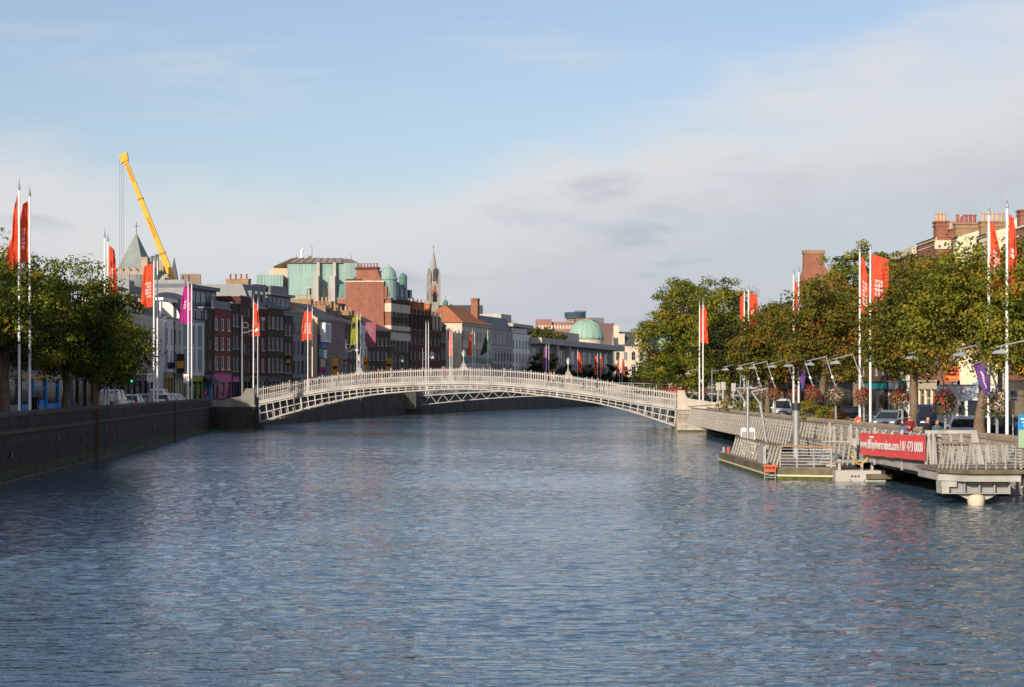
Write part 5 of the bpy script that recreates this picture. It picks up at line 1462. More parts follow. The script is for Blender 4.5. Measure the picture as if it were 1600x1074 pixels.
# darker ones in the street behind and on the far bends
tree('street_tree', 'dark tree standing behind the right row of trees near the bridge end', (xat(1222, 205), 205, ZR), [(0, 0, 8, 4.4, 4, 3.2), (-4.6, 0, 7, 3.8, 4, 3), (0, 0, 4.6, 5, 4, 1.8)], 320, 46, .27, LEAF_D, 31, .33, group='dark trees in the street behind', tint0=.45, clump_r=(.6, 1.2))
tree('street_tree', 'dim bushy tree low at the far side of the big right tree', (xat(1022, 330), 330, ZR), [(0, 0, 4.6, 3.6, 3.6, 3.2), (2.4, 0, 6.6, 3.2, 3.4, 3.0), (-1.4, 0, 3.4, 2.4, 3, 2.2)], 280, 40, .32, LEAF_D, 32, .3, tint0=.62, clump_r=(.6, 1.2))
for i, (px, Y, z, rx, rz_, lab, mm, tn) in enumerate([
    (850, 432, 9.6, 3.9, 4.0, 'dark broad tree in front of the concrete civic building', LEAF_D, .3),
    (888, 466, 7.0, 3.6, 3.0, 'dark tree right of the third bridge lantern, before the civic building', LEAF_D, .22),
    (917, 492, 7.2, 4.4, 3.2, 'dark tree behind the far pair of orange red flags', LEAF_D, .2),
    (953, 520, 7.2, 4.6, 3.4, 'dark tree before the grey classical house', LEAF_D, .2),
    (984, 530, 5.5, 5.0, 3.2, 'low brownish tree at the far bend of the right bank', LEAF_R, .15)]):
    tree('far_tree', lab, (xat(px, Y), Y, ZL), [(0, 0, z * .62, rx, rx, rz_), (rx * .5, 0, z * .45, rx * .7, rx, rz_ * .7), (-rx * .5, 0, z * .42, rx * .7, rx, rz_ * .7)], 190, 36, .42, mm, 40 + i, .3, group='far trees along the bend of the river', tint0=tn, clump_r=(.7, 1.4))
tree('roof_shrub', 'brown leaved shrubs growing on the roof edge of the civic building', (xat(850, 462), 462, zat(529, 462) - 2), [(0, 0, 3.0, 2.6, 2, 1.5), (3.0, 0, 2.4, 2.4, 2, 1.0), (-2, 0, 3.4, 1.6, 2, 1.3)], 90, 34, .38, LEAF_R, 51, .15, tint0=.3, cat='shrub', clump_r=(.6, 1.0))

# ---------------------------------------------------------------- flagpoles
def flag_surface(top, L, Wd, yaw, wave, sag, taper, phase):
    dx, dy = math.cos(yaw), math.sin(yaw)
    def f(u, v):
        ww = Wd * u * (1 - taper * math.sin(math.pi * min(1, v * 1.0)) * .0) * (1 - taper * (1 - v) ** 2 * u)
        wv = wave * math.sin(3.1 * u + 5.0 * v + phase) * (u ** .8) + wave * .5 * math.sin(9 * u - 7 * v + phase * 2) * u + wave * .38 * math.sin(15 * u + 3.5 * v * math.sin(phase) + phase) * min(1, 2 * u) + .03 * math.sin(22 * v + 6 * u + phase)
        return Vector((dx * ww - dy * wv, dy * ww + dx * wv, top - .15 - L * v - sag * u * (1 - .35 * v)))
    return f
def flagpole(name, label, base, ztop, r=.062, flag=None, group='flagpoles along the quays', m=WHITE, rows=5):
    x, y, z = base
    t = thing('flagpole', label, 'flagpole', base, 0, group)
    h = ztop - z
    MB().lathe([(r * 1.9, 0), (r * 1.9, .25), (r * 1.25, .32), (r * 1.15, h * .5), (r * .8, h - .25)], n=10).build('pole', m, t, smooth=True)
    MB().lathe([(r * .8, h - .25), (r * 1.15, h - .2), (r * 1.15, h - .06), (.03, h), (.045, h + .08), (.02, h + .14), (.01, h + .40)], n=8).build('finial', GALV, t)
    if flag:
        L, Wd, yaw, wave, sag, taper, mm, phase = flag
        f = flag_surface(h - .35, L, Wd, R(yaw), wave, sag, taper, phase)
        off = Vector((math.cos(R(yaw)), math.sin(R(yaw)), 0)) * (r + .02)
        b = MB(); nu, nv = 14, 26
        for j in range(nv + 1):
            for i in range(nu + 1): b.v.append(tuple(f(i / nu, j / nv) + off))
        for j in range(nv):
            for i in range(nu):
                a = j * (nu + 1) + i; b.f.append((a, a + 1, a + nu + 2, a + nu + 1)); b.m.append(0)
        fo = b.build('flag', mm, t, smooth=True)
        if rows:
            p = MB(); rg = random.Random(int(phase * 100))
            for q in range(rows):
                v0 = .42 + q * .075
                n = rg.choice((2, 3, 3))
                for k in range(n):
                    u0 = .18 + k * .17
                    for side in (-1, 1):
                        def pt(u, v):
                            e = .01; P_ = f(u, v); nn = (f(u + e, v) - P_).cross(f(u, v + e) - P_).normalized()
                            return P_ + off + nn * (.006 * side)
                        def stroke(ua, va, ub, vb):
                            p.add([pt(ua, va), pt(ub, va), pt(ub, vb), pt(ua, vb)], [(0, 1, 2, 3)])
                        stroke(u0, v0, u0 + .035, v0 + .05)
                        stroke(u0 + .09, v0, u0 + .125, v0 + .05)
                        stroke(u0 + .035, v0, u0 + .09, v0 + .013)
                        if rg.random() < .6: stroke(u0 + .035, v0 + .037, u0 + .09, v0 + .05)
            p.build('lettering', PRINTW, fo)
    return t
def pole(px, ytop, Y, label, flag=None, zb=None, **k):
    zb = (ZL + .12 if px < 800 else ZR + .12) if zb is None else zb
    flagpole('flagpole', label, (xat(px, Y), Y, zb), zat(ytop, Y), flag=flag, **k)
# flag: length, width, yaw (0 = to the right), wave, sag, taper, cloth, phase
pole(30, 290, 104, 'white flagpole nearest the left edge, its furled red flag slipped half way down', (3.6, .34, 195, .14, 1.1, .3, RED, 1.0), rows=0)
pole(46.5, 300, 104.5, 'tall white flagpole at the left edge with twisted red flag bulging at the foot', (3.3, 1.15, 185, .22, .5, .92, RED, 2.2))
pole(163.5, 366, 129, 'bare white flagpole beside the left tree')
pole(168.5, 372, 130, 'white flagpole at the left tree with narrow hanging red flag', (3.4, .55, 12, .16, .35, .35, RED, 3.1))
pole(240.5, 402, 155, 'white flagpole with broad lettered red flag below the church tower', (3.5, .95, 185, .10, .25, .25, RED, .6))
pole(235.5, 403, 156.5, 'bare white flagpole with a small round sign left of the lettered red flag') if False else None
pole(246, 403, 156.5, 'bare white flagpole right of the lettered red flag, lamp bracket half way up')
pole(294, 437, 186, 'white flagpole with magenta flag hanging to its left', (3.6, .75, 180, .16, .3, .5, MAGENTA, 1.9), rows=3)
pole(299.5, 440, 188, 'white flagpole with second, narrower magenta flag', (3.6, .5, 175, .14, .3, .5, MAGENTA, .9), rows=3)
pole(396, 466, 231, 'white flagpole at the left bridge end with limp red flag', (3.9, .7, 10, .22, .3, .55, RED, 2.6), rows=0)
pole(403, 468, 232, 'white flagpole behind the left bridge end with crumpled red flag', (3.9, .65, 170, .2, .3, .5, RED, 1.4), rows=0)
pole(481, 479, 262, 'white flagpole beyond the bridge with red flag blown left', (4.0, .85, 185, .2, .4, .5, RED, 2.0))
pole(488, 480, 264, 'white flagpole beyond the bridge with straight red flag, right one of a pair', (4.0, .7, 178, .14, .2, .4, RED, 1.1))
pole(558, 489, 286, 'white flagpole with lime flag bearing a dark disc, left one of the lime pair', (4.2, .9, 182, .12, .25, .3, LIME, .4), rows=0)
pole(563.5, 488, 287, 'white flagpole with lime flag bearing a dark disc, right one of the lime pair', (4.2, .75, 176, .12, .25, .3, LIME, 1.7), rows=0)
pole(665.5, 503, 326, 'bare white flagpole standing before the dark red block, left one')
pole(669.5, 503, 328, 'bare white flagpole standing before the dark red block, right one')
pole(703, 514, 352, 'bare white flagpole left of the cream stone house')
pole(706.5, 513, 353, 'white flagpole with straight red flag before the cream stone house', (4.6, .6, 180, .1, .2, .3, RED, .5), rows=0)
pole(738, 515, 372, 'white flagpole with twisted red flag before the cream stone house', (4.6, .8, 185, .3, .3, .5, RED, 2.9), rows=0)
pole(741.5, 518, 374, 'bare white flagpole right of the twisted red flag')
pole(762, 516, 388, 'dark flagpole with slanting dark green flag', (3.9, 1.35, 192, .3, 1.2, .9, DKGREEN, 2.0), rows=0)
pole(853.5, 538, 426, 'far white flagpole with purple flag, left one of the purple pair', (5.0, .6, 175, .14, .3, .3, FARMAG, 1.2), rows=0)
pole(857.5, 538, 427, 'far white flagpole with purple flag, right one of the purple pair', (5.0, .55, 170, .14, .3, .3, FARMAG, 2.2), rows=0)
pole(898, 547, 510, 'far white flagpole with crimson flag left of the third lantern', (5.0, .9, 175, .2, .5, .5, MAGENTA, .2), rows=0) if False else None
pole(902.5, 547, 462, 'far white flagpole with red flag beside the third lantern of the bridge', (4.6, 1.1, 0, .3, .8, .4, RED, 2.1), rows=0)
pole(933.5, 552, 484, 'far white flagpole with orange red flag, left one before the dark far trees', (4.8, .75, 180, .25, .5, .3, RED, 1.1), rows=0)
pole(938, 552, 486, 'far white flagpole with orange red flag, right one before the dark far trees', (4.8, .6, 10, .22, .4, .3, RED, 2.6), rows=0)
pole(968, 557, 508, 'farthest left pole of red flags before the classical house', (4.6, .6, 185, .22, .5, .3, RED, .7), rows=0)
pole(972, 557, 510, 'farthest right pole of red flags before the classical house', (4.6, .7, 5, .22, .6, .3, RED, 1.9), rows=0)
# right bank
pole(1545, 328, 90, 'tall white flagpole near the right edge with red flag bellied out to its right', (3.1, .78, -4, .14, .55, .95, RED, .9))
pole(1573.5, 317, 87, 'tall white flagpole at the right edge with long red flag hanging beside it', (3.5, .5, 8, .12, .35, .6, RED, 2.3), rows=2)
pole(1343.5, 388, 121, 'white flagpole with triangular lettered red flag, left of the big right pair', (3.5, .62, 3, .06, .5, .6, RED, .3), rows=6)
pole(1360, 384, 118, 'white flagpole with broad red flag over the trees, right of the big right pair', (3.6, 1.05, -2, .12, .35, .05, RED, 1.3), rows=5)
pole(1240, 424, 143, 'white flagpole with red flag caught in the rusty tree', (2.6, .45, 10, .15, .8, .8, RED, 2.0), rows=0)
pole(1248, 420, 141, 'bare white flagpole beside the flag caught in the rusty tree')
pole(1163, 452, 171, 'white flagpole with narrow red flag right of the round tree', (2.9, .35, 180, .12, .2, .2, RED, 1.1), rows=0)
pole(1169.5, 448, 168, 'white flagpole with red flag blown right over the round tree', (3.3, .8, -3, .22, .3, .2, RED, 2.1), rows=3)
pole(1093, 474, 205, 'slim white flagpole with red flag before the round tree, left one', (3.7, .45, 8, .12, .2, .8, RED, .5), rows=0)
pole(1098.5, 472, 203, 'slim white flagpole with red flag before the round tree, right one', (3.8, .5, 5, .12, .2, .6, RED, 1.6), rows=0)
# dark discs on the lime flags
# ---------------------------------------------------------------- boardwalk on the right
bwk = thing('boardwalk', 'timber decked boardwalk with leaning slatted rail along the right quay wall', 'boardwalk', (17.5, 104, 0))
XB = 17.5; YB = 104.0
DECK = 1.28
dkm = MB(); pl_ = MB()
for k in range(int((190 - 80) / .45)):
    y = 80 + k * .45
    pl_.box(.15, y - YB + .01, DECK - .06, pl_x(RW, y + .2) - XB - .08, y - YB + .44, DECK)
pl_.build('deck_boards', TIMBER, bwk, kind='stuff')
MB().box(-.02, 80 - YB, DECK - .34, .14, 104 - YB, DECK - .02).build('edge_beam', OFFWHITE, bwk)
MB().box(-.02, 104.02 - YB, DECK - .34, .14, 190 - YB, DECK - .02).build('edge_beam', OFFWHITE, bwk)
for k in range(18):
    y = 81 + k * 6.2 - YB
    MB().ext_y([(.1, DECK - .36), (5.0 - (y + YB - 90) * .02, DECK - .36), (5.0 - (y + YB - 90) * .02, -.2), (3.6, .0), (.6, DECK - .62)], y, y + .22).build('bracket', CONCG if k % 2 else CONCG, bwk)
for q in range(3): MB().box(.8 + q * 1.3, 80 - YB, DECK - .26, .98 + q * 1.3, 190 - YB, DECK - .065).build('joist', DARKMETAL, bwk)

def slat_mesh(hgt, lean, wd=.10, th=.04):
    b = MB(); b.add([(-wd / 2, 0, 0), (wd / 2, 0, 0), (wd / 2, th, 0), (-wd / 2, th, 0), (-wd / 2 + lean[0], lean[1], hgt), (wd / 2 + lean[0], lean[1], hgt), (wd / 2 + lean[0], lean[1] + th, hgt), (-wd / 2 + lean[0], lean[1] + th, hgt)],
                    [(3, 2, 1, 0), (4, 5, 6, 7), (0, 1, 5, 4), (1, 2, 6, 5), (2, 3, 7, 6), (3, 0, 4, 7)])
    return b.mesh('slat', SLATW)
def lattice(root, p, q, z0, hgt, lean, spacing, wires=6, capm=SLATW, cap=True, alt=None, wd=.10, cw=.10, org=(0, 0), th=.04, lath=.022):
    """leaning slatted rail from p to q (plan), slats are single parts; lean = (along, away) of the slat heads"""
    p = Vector((p[0] - org[0], p[1] - org[1], 0)); q = Vector((q[0] - org[0], q[1] - org[1], 0)); d = q - p; L = d.length; rot = math.atan2(d.y, d.x)
    me = slat_mesh(hgt, lean, wd, th); me2 = slat_mesh(hgt, alt, wd, th) if alt else me
    n = max(1, int(round(L / spacing)))
    for k in range(n + 1):
        o = link('slat', me if k % 2 == 0 else me2, root, p + d * (k / n) + Vector((0, 0, z0)), rot)
    w = MB(); a = Vector((-math.sin(rot), math.cos(rot), 0))
    for k in range(wires):
        t = (k + .6) / wires
        w.bar(p + a * (lean[1] * t + .055) + Vector((0, 0, z0 + hgt * t)), q + a * (lean[1] * t + .055) + Vector((0, 0, z0 + hgt * t)), .022, lath)
    w.build('rail_wires', SLATW if lath > .03 else GALV, root)
    if cap:
        MB().bar(p + a * (lean[1] + .02) + Vector((0, 0, z0 + hgt + .03)), q + a * (lean[1] + .02) + Vector((0, 0, z0 + hgt + .03)), cw, .06).build('top_rail', capm, root)
# river-side rail, from the bridge abutment towards us (local y axis must point to the land, so run from far to near)
lattice(bwk, (17.25, 189), (17.25, 104.5), DECK - .42, 1.62, (.0, .36), 1.22, 8, TIMBER, org=(XB, YB), wd=.05, th=.10, lath=.075)
MB().bar((20.0 - XB, 191 - YB, 2.75), (17.3 - XB, 189 - YB, 2.6), .1).build('top_rail', TIMBER, bwk)
# plain inner railing of the ramp by the abutment
ir = MB()
for k in range(12): ir.bar((18.9 - XB, 186 - k * .55 - YB, DECK), (18.9 - XB, 186 - k * .55 - YB, 2.55), .05)
ir.bar((18.9 - XB, 186 - YB, 2.55), (18.9 - XB, 179.9 - YB, 2.55), .07).build('ramp_rail', TIMBER, bwk)

# pier section with the banner
pr = thing('pier_rail', 'white slatted pier rail carrying the red banner', 'railing', (17.2, 103.5, 0))
PX, PY = 17.2, 103.5
lattice(pr, (17.2, 103.5), (17.65, 80.1), DECK - .02, 1.25, (0, .17), 1.0, 9, OFFWHITE, alt=(0, -.09), wd=.05, th=.10, cw=.16, org=(PX, PY), lath=.03)
MB().bar((0, 0, DECK - .16), (.45, -23.4, DECK - .16), .2, .36).build('edge_beam', OFFWHITE, pr)
for k in range(5):
    t = k / 4
    MB().box(.45 * t - .13, -23.4 * t - .06, DECK - .42, .45 * t - .04, -23.4 * t + .06, 2.66).build('post', OFFWHITE, pr)
# banner
bn = thing('banner', 'long red vinyl banner with white lettering tied to the pier rail', 'banner', (17.03, 93.9, 1.27), math.atan2(-23.4, .45))
bn.rotation_euler.y = -.016
bl, bh = 13.6, 1.06
bm_ = MB(); n = 28
for i in range(n + 1):
    x = bl * i / n
    for z in (0, bh): bm_.v.append((x, -.02 * math.sin(i * 1.1) - .01 * (z > 0), z + .012 * math.sin(i * .8)))
for i in range(n): bm_.f.append((2 * i, 2 * i + 2, 2 * i + 3, 2 * i + 1)); bm_.m.append(0)
bm_.build('vinyl', REDB, bn, smooth=True)
def text(body, size, parent, loc, m, rot=(math.pi / 2, 0, 0), name='lettering', align='LEFT', sx=1.0, ext=.004, bold=0.0):
    cu = bpy.data.curves.new(name, 'FONT'); cu.body = body; cu.size = size; cu.extrude = ext; cu.align_x = align; cu.offset = bold
    cu.materials.append(m)
    o = bpy.data.objects.new(name, cu); C.objects.link(o); o.parent = parent; o.location = loc; o.rotation_euler = rot; o.scale = (sx, 1, 1)
    dg = bpy.context.evaluated_depsgraph_get()
    me = bpy.data.meshes.new_from_object(o.evaluated_get(dg))
    bpy.data.objects.remove(o); bpy.data.curves.remove(cu)
    o = link(name, me, parent, loc); o.rotation_euler = rot
    return o
tx = text('www.liffeyrivercruises.com / 01 473 0000', .62, bn, (.25, -.05, .34), PRINTW, ext=.006, bold=.012)
bpy.context.view_layer.update()
if tx.dimensions.x > 0: tx.scale = (13.1 / tx.dimensions.x, 1, 1)
cl = MB()
for k in range(6): cl.box(2.35 + k * .16, -.034, .83, 2.45 + k * .16, -.024, .93)
cl.build('small_print', PRINTW, bn)
for k in range(9): MB().bar((.2 + k * 1.72, .0, bh - .02), (.2 + k * 1.72, .12, bh + .16), .02).build('tie', PRINTW, bn)

# landing platform on a column, right
PB = 1.36
pf = thing('landing_platform', 'white steel landing platform on a round pale column at the right edge', 'platform', (16.65, 74, 0))
MB().prism([(0, 1.2), (.9, 0), (3.15, 0), (3.15, 5.8), (.4, 5.8), (0, 5.2)], PB - .10, PB).build('deck', TIMBER, pf)
MB().prism([(-.06, 1.18), (.88, -.08), (3.22, -.08), (3.22, .1), (.96, .1), (.1, 1.26)], PB - .13, PB + .03).build('timber_kerb', TIMBERG, pf)
MB().prism([(.06, 1.3), (.95, .12), (3.0, .12), (3.0, .34), (1.06, .34), (.28, 1.36), (.28, 5), (.06, 5)], PB - .44, PB - .14).build('edge_beam', OFFWHITE, pf)
MB().box(.02, .55, PB - .66, .62, 1.45, PB - .45).build('corner_block', OFFWHITE, pf)
MB().box(.02, .45, PB - .92, .30, 1.40, PB - .665).build('corner_block', OFFWHITE, pf)
MB().box(.305, .75, PB - .90, 2.7, .85, PB - .46).build('web_plate', CONCG, pf)
MB().box(.305, .46, PB - .925, 2.7, 1.5, PB - .902).build('flange', OFFWHITE, pf)
for k in range(4): MB().box(.9 + k * .58, .5, PB - .90, .94 + k * .58, .749, PB - .46).build('stiffener', OFFWHITE, pf)
MB().ext_y([(.62, PB - .93), (2.3, PB - .93), (1.85, PB - 1.16), (1.1, PB - 1.16)], .72, .86).build('gusset', OFFWHITE, pf)
MB().lathe([(.29, -1.5), (.29, -.12), (.32, .0), (.335, .12), (.33, .26), (.29, .36), (.21, .42), (.19, .45)], (1.42, .75, 0), 18).build('column', CREAMST, pf, smooth=True)
lattice(pf, (0.05, 1.2), (.9, .05), PB + .03, .98, (.16, .08), .2, 8, TIMBER, wd=.05)
lattice(pf, (3.1, .3), (3.1, 4.6), PB + .03, .98, (0, .1), .8, 8, TIMBER, wd=.05, th=.1)
w_ = MB()
for k in range(8): w_.bar((.95, .06, PB + .12 + k * .115), (3.1, .06, PB + .12 + k * .115), .022)
w_.build('rail_wires', GALV, pf)
for k in range(6): MB().box(1.25 + k * .38 - .02, .03, PB, 1.25 + k * .38 + .02, .07, PB + 1.0).build('rail_post', OFFWHITE if k % 2 else GALV, pf)
for k in range(3): MB().ext_y([(2.25 + k * .3, PB), (2.38 + k * .3, PB), (2.26 + k * .3, PB + 1.0), (2.15 + k * .3, PB + 1.0)], 2.2, 2.26).build('slat', SLATW, pf)
MB().bar((0.0, 1.0, PB + 1.05), (.9, .02, PB + 1.04), .11, .07).bar((.9, .02, PB + 1.04), (3.35, .02, PB + 1.04), .11, .08).build('handrail', TIMBER, pf)
# gate frame behind with broad white raking slats
gt = thing('gate_rail', 'white rail with broad raking slats behind the landing platform', 'railing', (17.4, 80.4, 0))
for k in range(5):
    MB().ext_y([(.1 + k * .45, DECK), (.24 + k * .45, DECK), (.10 + k * .45, 2.62), (0 + k * .45, 2.62)], 0, .05).build('slat', SLATW, gt)
    MB().ext_y([(-.10 + k * .45, DECK), (.0 + k * .45, DECK), (.12 + k * .45, 2.62), (.04 + k * .45, 2.62)], .06, .11).build('slat', SLATW, gt)
MB().ext_y([(2.15, DECK - .1), (2.42, DECK - .1), (2.05, 2.7), (1.82, 2.7)], -.05, .12).build('raking_post', OFFWHITE, gt)
MB().box(-.1, -.04, 2.62, 2.05, .14, 2.76).build('top_rail', OFFWHITE, gt)
wz_ = MB()
for k in range(9): wz_.box(0, .02, DECK + .12 + k * .14, 2.1, .042, DECK + .14 + k * .14)
wz_.build('rail_wires', GALV, gt)
# next stretch of rail cut by the frame
nr_ = thing('slatted_rail', 'slatted white rail running out of the right picture edge', 'railing', (19.75, 74.6, 0))
lattice(nr_, (0, 0), (.1, -7), DECK - .62, 1.4, (.0, .3), 1.0, 8, SLATW, wd=.05, th=.1)
MB().box(.1, -8, DECK - .2, 2.2, 0, DECK - .05).build('deck', TIMBER, nr_)

# ---------------------------------------------------------------- floating pontoon
pt_ = thing('pontoon', 'floating pontoon with weedy timber hull and slatted rails moored by the boardwalk', 'pontoon', (12.8, 95, 0))
hull = [(0.0, 22.0), (-.05, 19.5), (.0, .6), (.35, .0), (2.9, -1.6), (4.1, -1.2), (4.3, 22.0)]
# outline in plan: near edge faces us, far tip to the left
hull = [(0.0, 0.0), (2.95, -1.0), (4.4, .5), (4.4, 22.0), (.1, 22.4), (-.25, 21.4)]
MB().prism(hull, -.5, .16).build('weedy_hull', ALGAE, pt_)
MB().prism([(x * 1.0 - (.05 if x < 1 else 0), y - (.05 if y < 1 else 0)) for x, y in hull], .162, .24).build('rubbing_strip', CREAMST, pt_)
MB().prism([(x, y) for x, y in hull], .241, .56).build('fascia', TIMBERG, pt_)
for k in range(46):
    y = -.6 + k * .49
    xl = max(.0, 0.0) if y > 0 else -y * 2.8
    MB().box(xl + .03, y, .56, 4.3, y + .475, .60).build('plank', TIMBER, pt_)
lattice(pt_, (.15, 18.6), (.35, .9), .62, .98, (.0, .28), 1.1, 6, TIMBER, wd=.05, th=.10, lath=.05)
lattice(pt_, (4.2, -.2), (4.25, 18), .62, .98, (.0, .1), .6, 6, TIMBER, wd=.11)
MB().box(.18, 4.2, .6, .32, 6.6, 1.5).build('white_panel', OFFWHITE, pt_)
w_ = MB()
for k in range(6): w_.bar((.5, .25, .74 + k * .15), (2.9, -.55, .74 + k * .15), .022)
w_.build('rail_wires', GALV, pt_)
for t_ in (0, .33, .66, 1): MB().bar((.5 + 2.4 * t_, .25 - .8 * t_, .58), (.5 + 2.4 * t_, .25 - .8 * t_, 1.62), .055).build('rail_post', OFFWHITE, pt_)
MB().bar((.42, .7, 1.64), (.5, .25, 1.64), .12, .07).bar((.5, .25, 1.64), (3.0, -.6, 1.62), .13, .08).build('handrail', RUSTWOOD, pt_)
for k in range(2):
    MB().cyl((-.05 + k * .28, 20.6, .6), (-.05 + k * .28, 20.6, .95), .07, n=8).build('bollard', OFFWHITE if k == 0 else REDB, pt_)
# boarding ladder with orange floats
la = thing('boarding_ladder', 'orange rescue ladder hanging on the near corner of the pontoon', 'ladder', (12.78, 94.9, 0))
for x in (-.42, .12):
    MB().bar((x + .1, -.16, -.3), (x + .1, -.16, .62), .04).build('stringer', GALV, la)
for k in range(5): MB().bar((-.3, -.16, -.15 + k * .13), (.2, -.16, -.15 + k * .13), .035).build('rung', GALV, la)
fl = mat('orange_float', (.72, .12, .04), .5, .1, 2)
MB().bar((-.4, -.2, .68), (.32, -.2, .68), .1, .1).build('float', fl, la); MB().bar((-.34, -.22, .46), (.22, -.22, .46), .06, .16).build('float', fl, la)
MB().cyl((-.05, -.1, .6), (-.05, -.1, .86), .05, n=8).build('cleat', DARKMETAL, la)
# concrete mooring block, gangway and hoses
mbk = thing('mooring_block', 'low stained concrete mooring block in the water right of the pontoon', 'block', (15.7, 93.2, 0))
MB().prism([(0, 0), (2.4, -.2), (2.6, 2.4), (0, 2.4)], -.6, .52).build('block', CONCRETE, mbk)
MB().prism([(1.45, -.32), (2.7, -.36), (2.75, -.22), (1.45, -.18)], .12, .36).build('timber_fender', TIMBERG, mbk)
for k in range(4): MB().box(.75 + k * .16, -.10, .2, .84 + k * .16, -.02, .28).build('slot', BLACK, mbk)
cn = MB(); cn.tube([(.65 + .1 * k, -.14, .12 - .28 * math.sin(math.pi * k / 8)) for k in range(9)], .025, 5); cn.build('chain', GALV, mbk)
for x in (.2, 1.3, 1.8): MB().box(x, .4, .5, x + .12, .55, 1.05).build('support_post', OFFWHITE, mbk)
MB().box(.1, .3, .9, 2.5, 1.4, 1.0).build('support_frame', CONCG, mbk)
ho = MB(); ho.tube([(16.4 + .75 * k / 9 * 1.2, 93.0, .82 + .5 * (2 * k / 9 - 1) ** 2) for k in range(10)], .035, 6)
tag(ho.build('yellow_hose', mat('yellow_hose', (.62, .36, .02), .5, .1, 2)), 'yellow hose looped under the pier beside the mooring block', 'hose')
gw = thing('gangway', 'short slatted gangway leading down from the pier to the pontoon', 'gangway', (15.9, 96, 0))
MB().bar((-.6, 0, .72), (1.2, 4, 1.2), 1.1, .1).build('ramp', GALV, gw)
lattice(gw, (-.5, -.6), (1.05, -.4), .68, 1.15, (.16, .05), .28, 7, OFFWHITE, wd=.08)
MB().box(1.0, -.7, .3, 1.2, -.45, 2.0).build('white_post', OFFWHITE, gw)
MB().add([(-.9, -.7, 1.0), (.3, -.9, .95), (.4, -.7, .72), (-.7, -.6, .8)], [(0, 1, 2, 3)]).box(-.3, -.75, .62, .3, -.6, .74).build('folded_flap', OFFWHITE, gw)

# pontoon piles and their cross arms
def pile(px, ytop, yb, Y, label, r, m=GALV, upper=None):
    o = thing('pile', label, 'pile', (xat(px, Y), Y, -1), 0, 'steel mooring piles')
    zt2 = zat(ytop, Y) + 1
    if upper:
        z1 = zat(upper, Y) + 1
        MB().cyl((0, 0, 0), (0, 0, z1), r, n=12).build('shaft', m, o, smooth=False)
        MB().lathe([(r * 1.35, z1 - .1), (r * 1.35, z1 + .05), (r * .7, z1 + .1), (r * .55, zt2)], n=12).build('upper_pole', WHITE, o)
    else: MB().lathe([(r, 0), (r, zt2 - .1), (r * .6, zt2)], n=12).build('shaft', m, o)
    return o
p1_ = pile(1168.5, 606, 690, 112, 'slim steel pile standing in front of the white cabinets', .085)
MB().bar((-.75, 0, zat(607, 112) + 1), (.55, 0, zat(606, 112) + 1), .07).build('cross_arm', GALV, p1_)
MB().bar((-.62, 0, zat(609, 112) + 1), (-.05, 0, zat(633, 112) + 1), .07).build('brace', GALV, p1_)
p2_ = thing('pile', 'leaning steel strut with angled bracket between the two upright piles', 'pile', (xat(1202, 110), 110, .4), 0, 'steel mooring piles')
MB().cyl((0, 0, 0), (xat(1188, 110) - xat(1202, 110), 0, zat(632, 110) - .4), .09, n=10).build('shaft', GALV, p2_)
MB().bar((xat(1188, 110) - xat(1202, 110), 0, zat(632, 110) - .4), (xat(1174, 110) - xat(1202, 110), 0, zat(612, 110) - .4), .09).bar((xat(1174, 110) - xat(1202, 110), 0, zat(612, 110) - .4), (xat(1199, 110) - xat(1202, 110), 0, zat(607, 110) - .4), .08).build('bracket', GALV, p2_)
p3_ = pile(1244, 630, 700, 108, 'thick steel pile with dark collar left of the river planting', .19, m=mat('pile_steel', (.30, .31, .31), .5, .15, 2, metal=.3))
MB().cyl((0, 0, zat(641, 108) + 1), (0, 0, zat(630, 108) + 1), .25, n=12).build('collar', DARKMETAL, p3_)
# white service cabinets with round tops
for q, (px, lb_) in enumerate(((1162.5, 'white round topped service cabinet, left of the two by the slim pile'), (1174, 'white round topped service cabinet, right of the two by the slim pile'))):
    cb = thing('service_cabinet', lb_, 'cabinet', (xat(px, 114), 114, .6), 0, 'white service cabinets')
    zc_ = zat(668, 114) - .6
    b = MB(); b.ext_y([(-.2, 0), (.2, 0), (.2, zc_ - .15), (.14, zc_ - .04), (0, zc_), (-.14, zc_ - .04), (-.2, zc_ - .15)], -.18, .18); b.build('body', WHITE, cb)
    MB().box(-.15, -.19, .15, .15, -.181, zc_ - .25).build('door', OFFWHITE, cb)
# dark discs printed on the lime flags
for o in [o for o in bpy.data.objects if o.name.split('.')[0] == 'flag' and o.data.materials[0] == LIME]:
    L, Wd, yaw = 4.2, .82, 180
    vs = [v.co.copy() for v in o.data.vertices]; nu = 14
    sel = []
    me = o.data; me.materials.append(PRINTK)
    for p in me.polygons:
        j, i = divmod(p.index, nu)
        if ((i - 6.5) / 4.6) ** 2 + ((j - 7.5) / 3.3) ** 2 < 1: p.material_index = 1

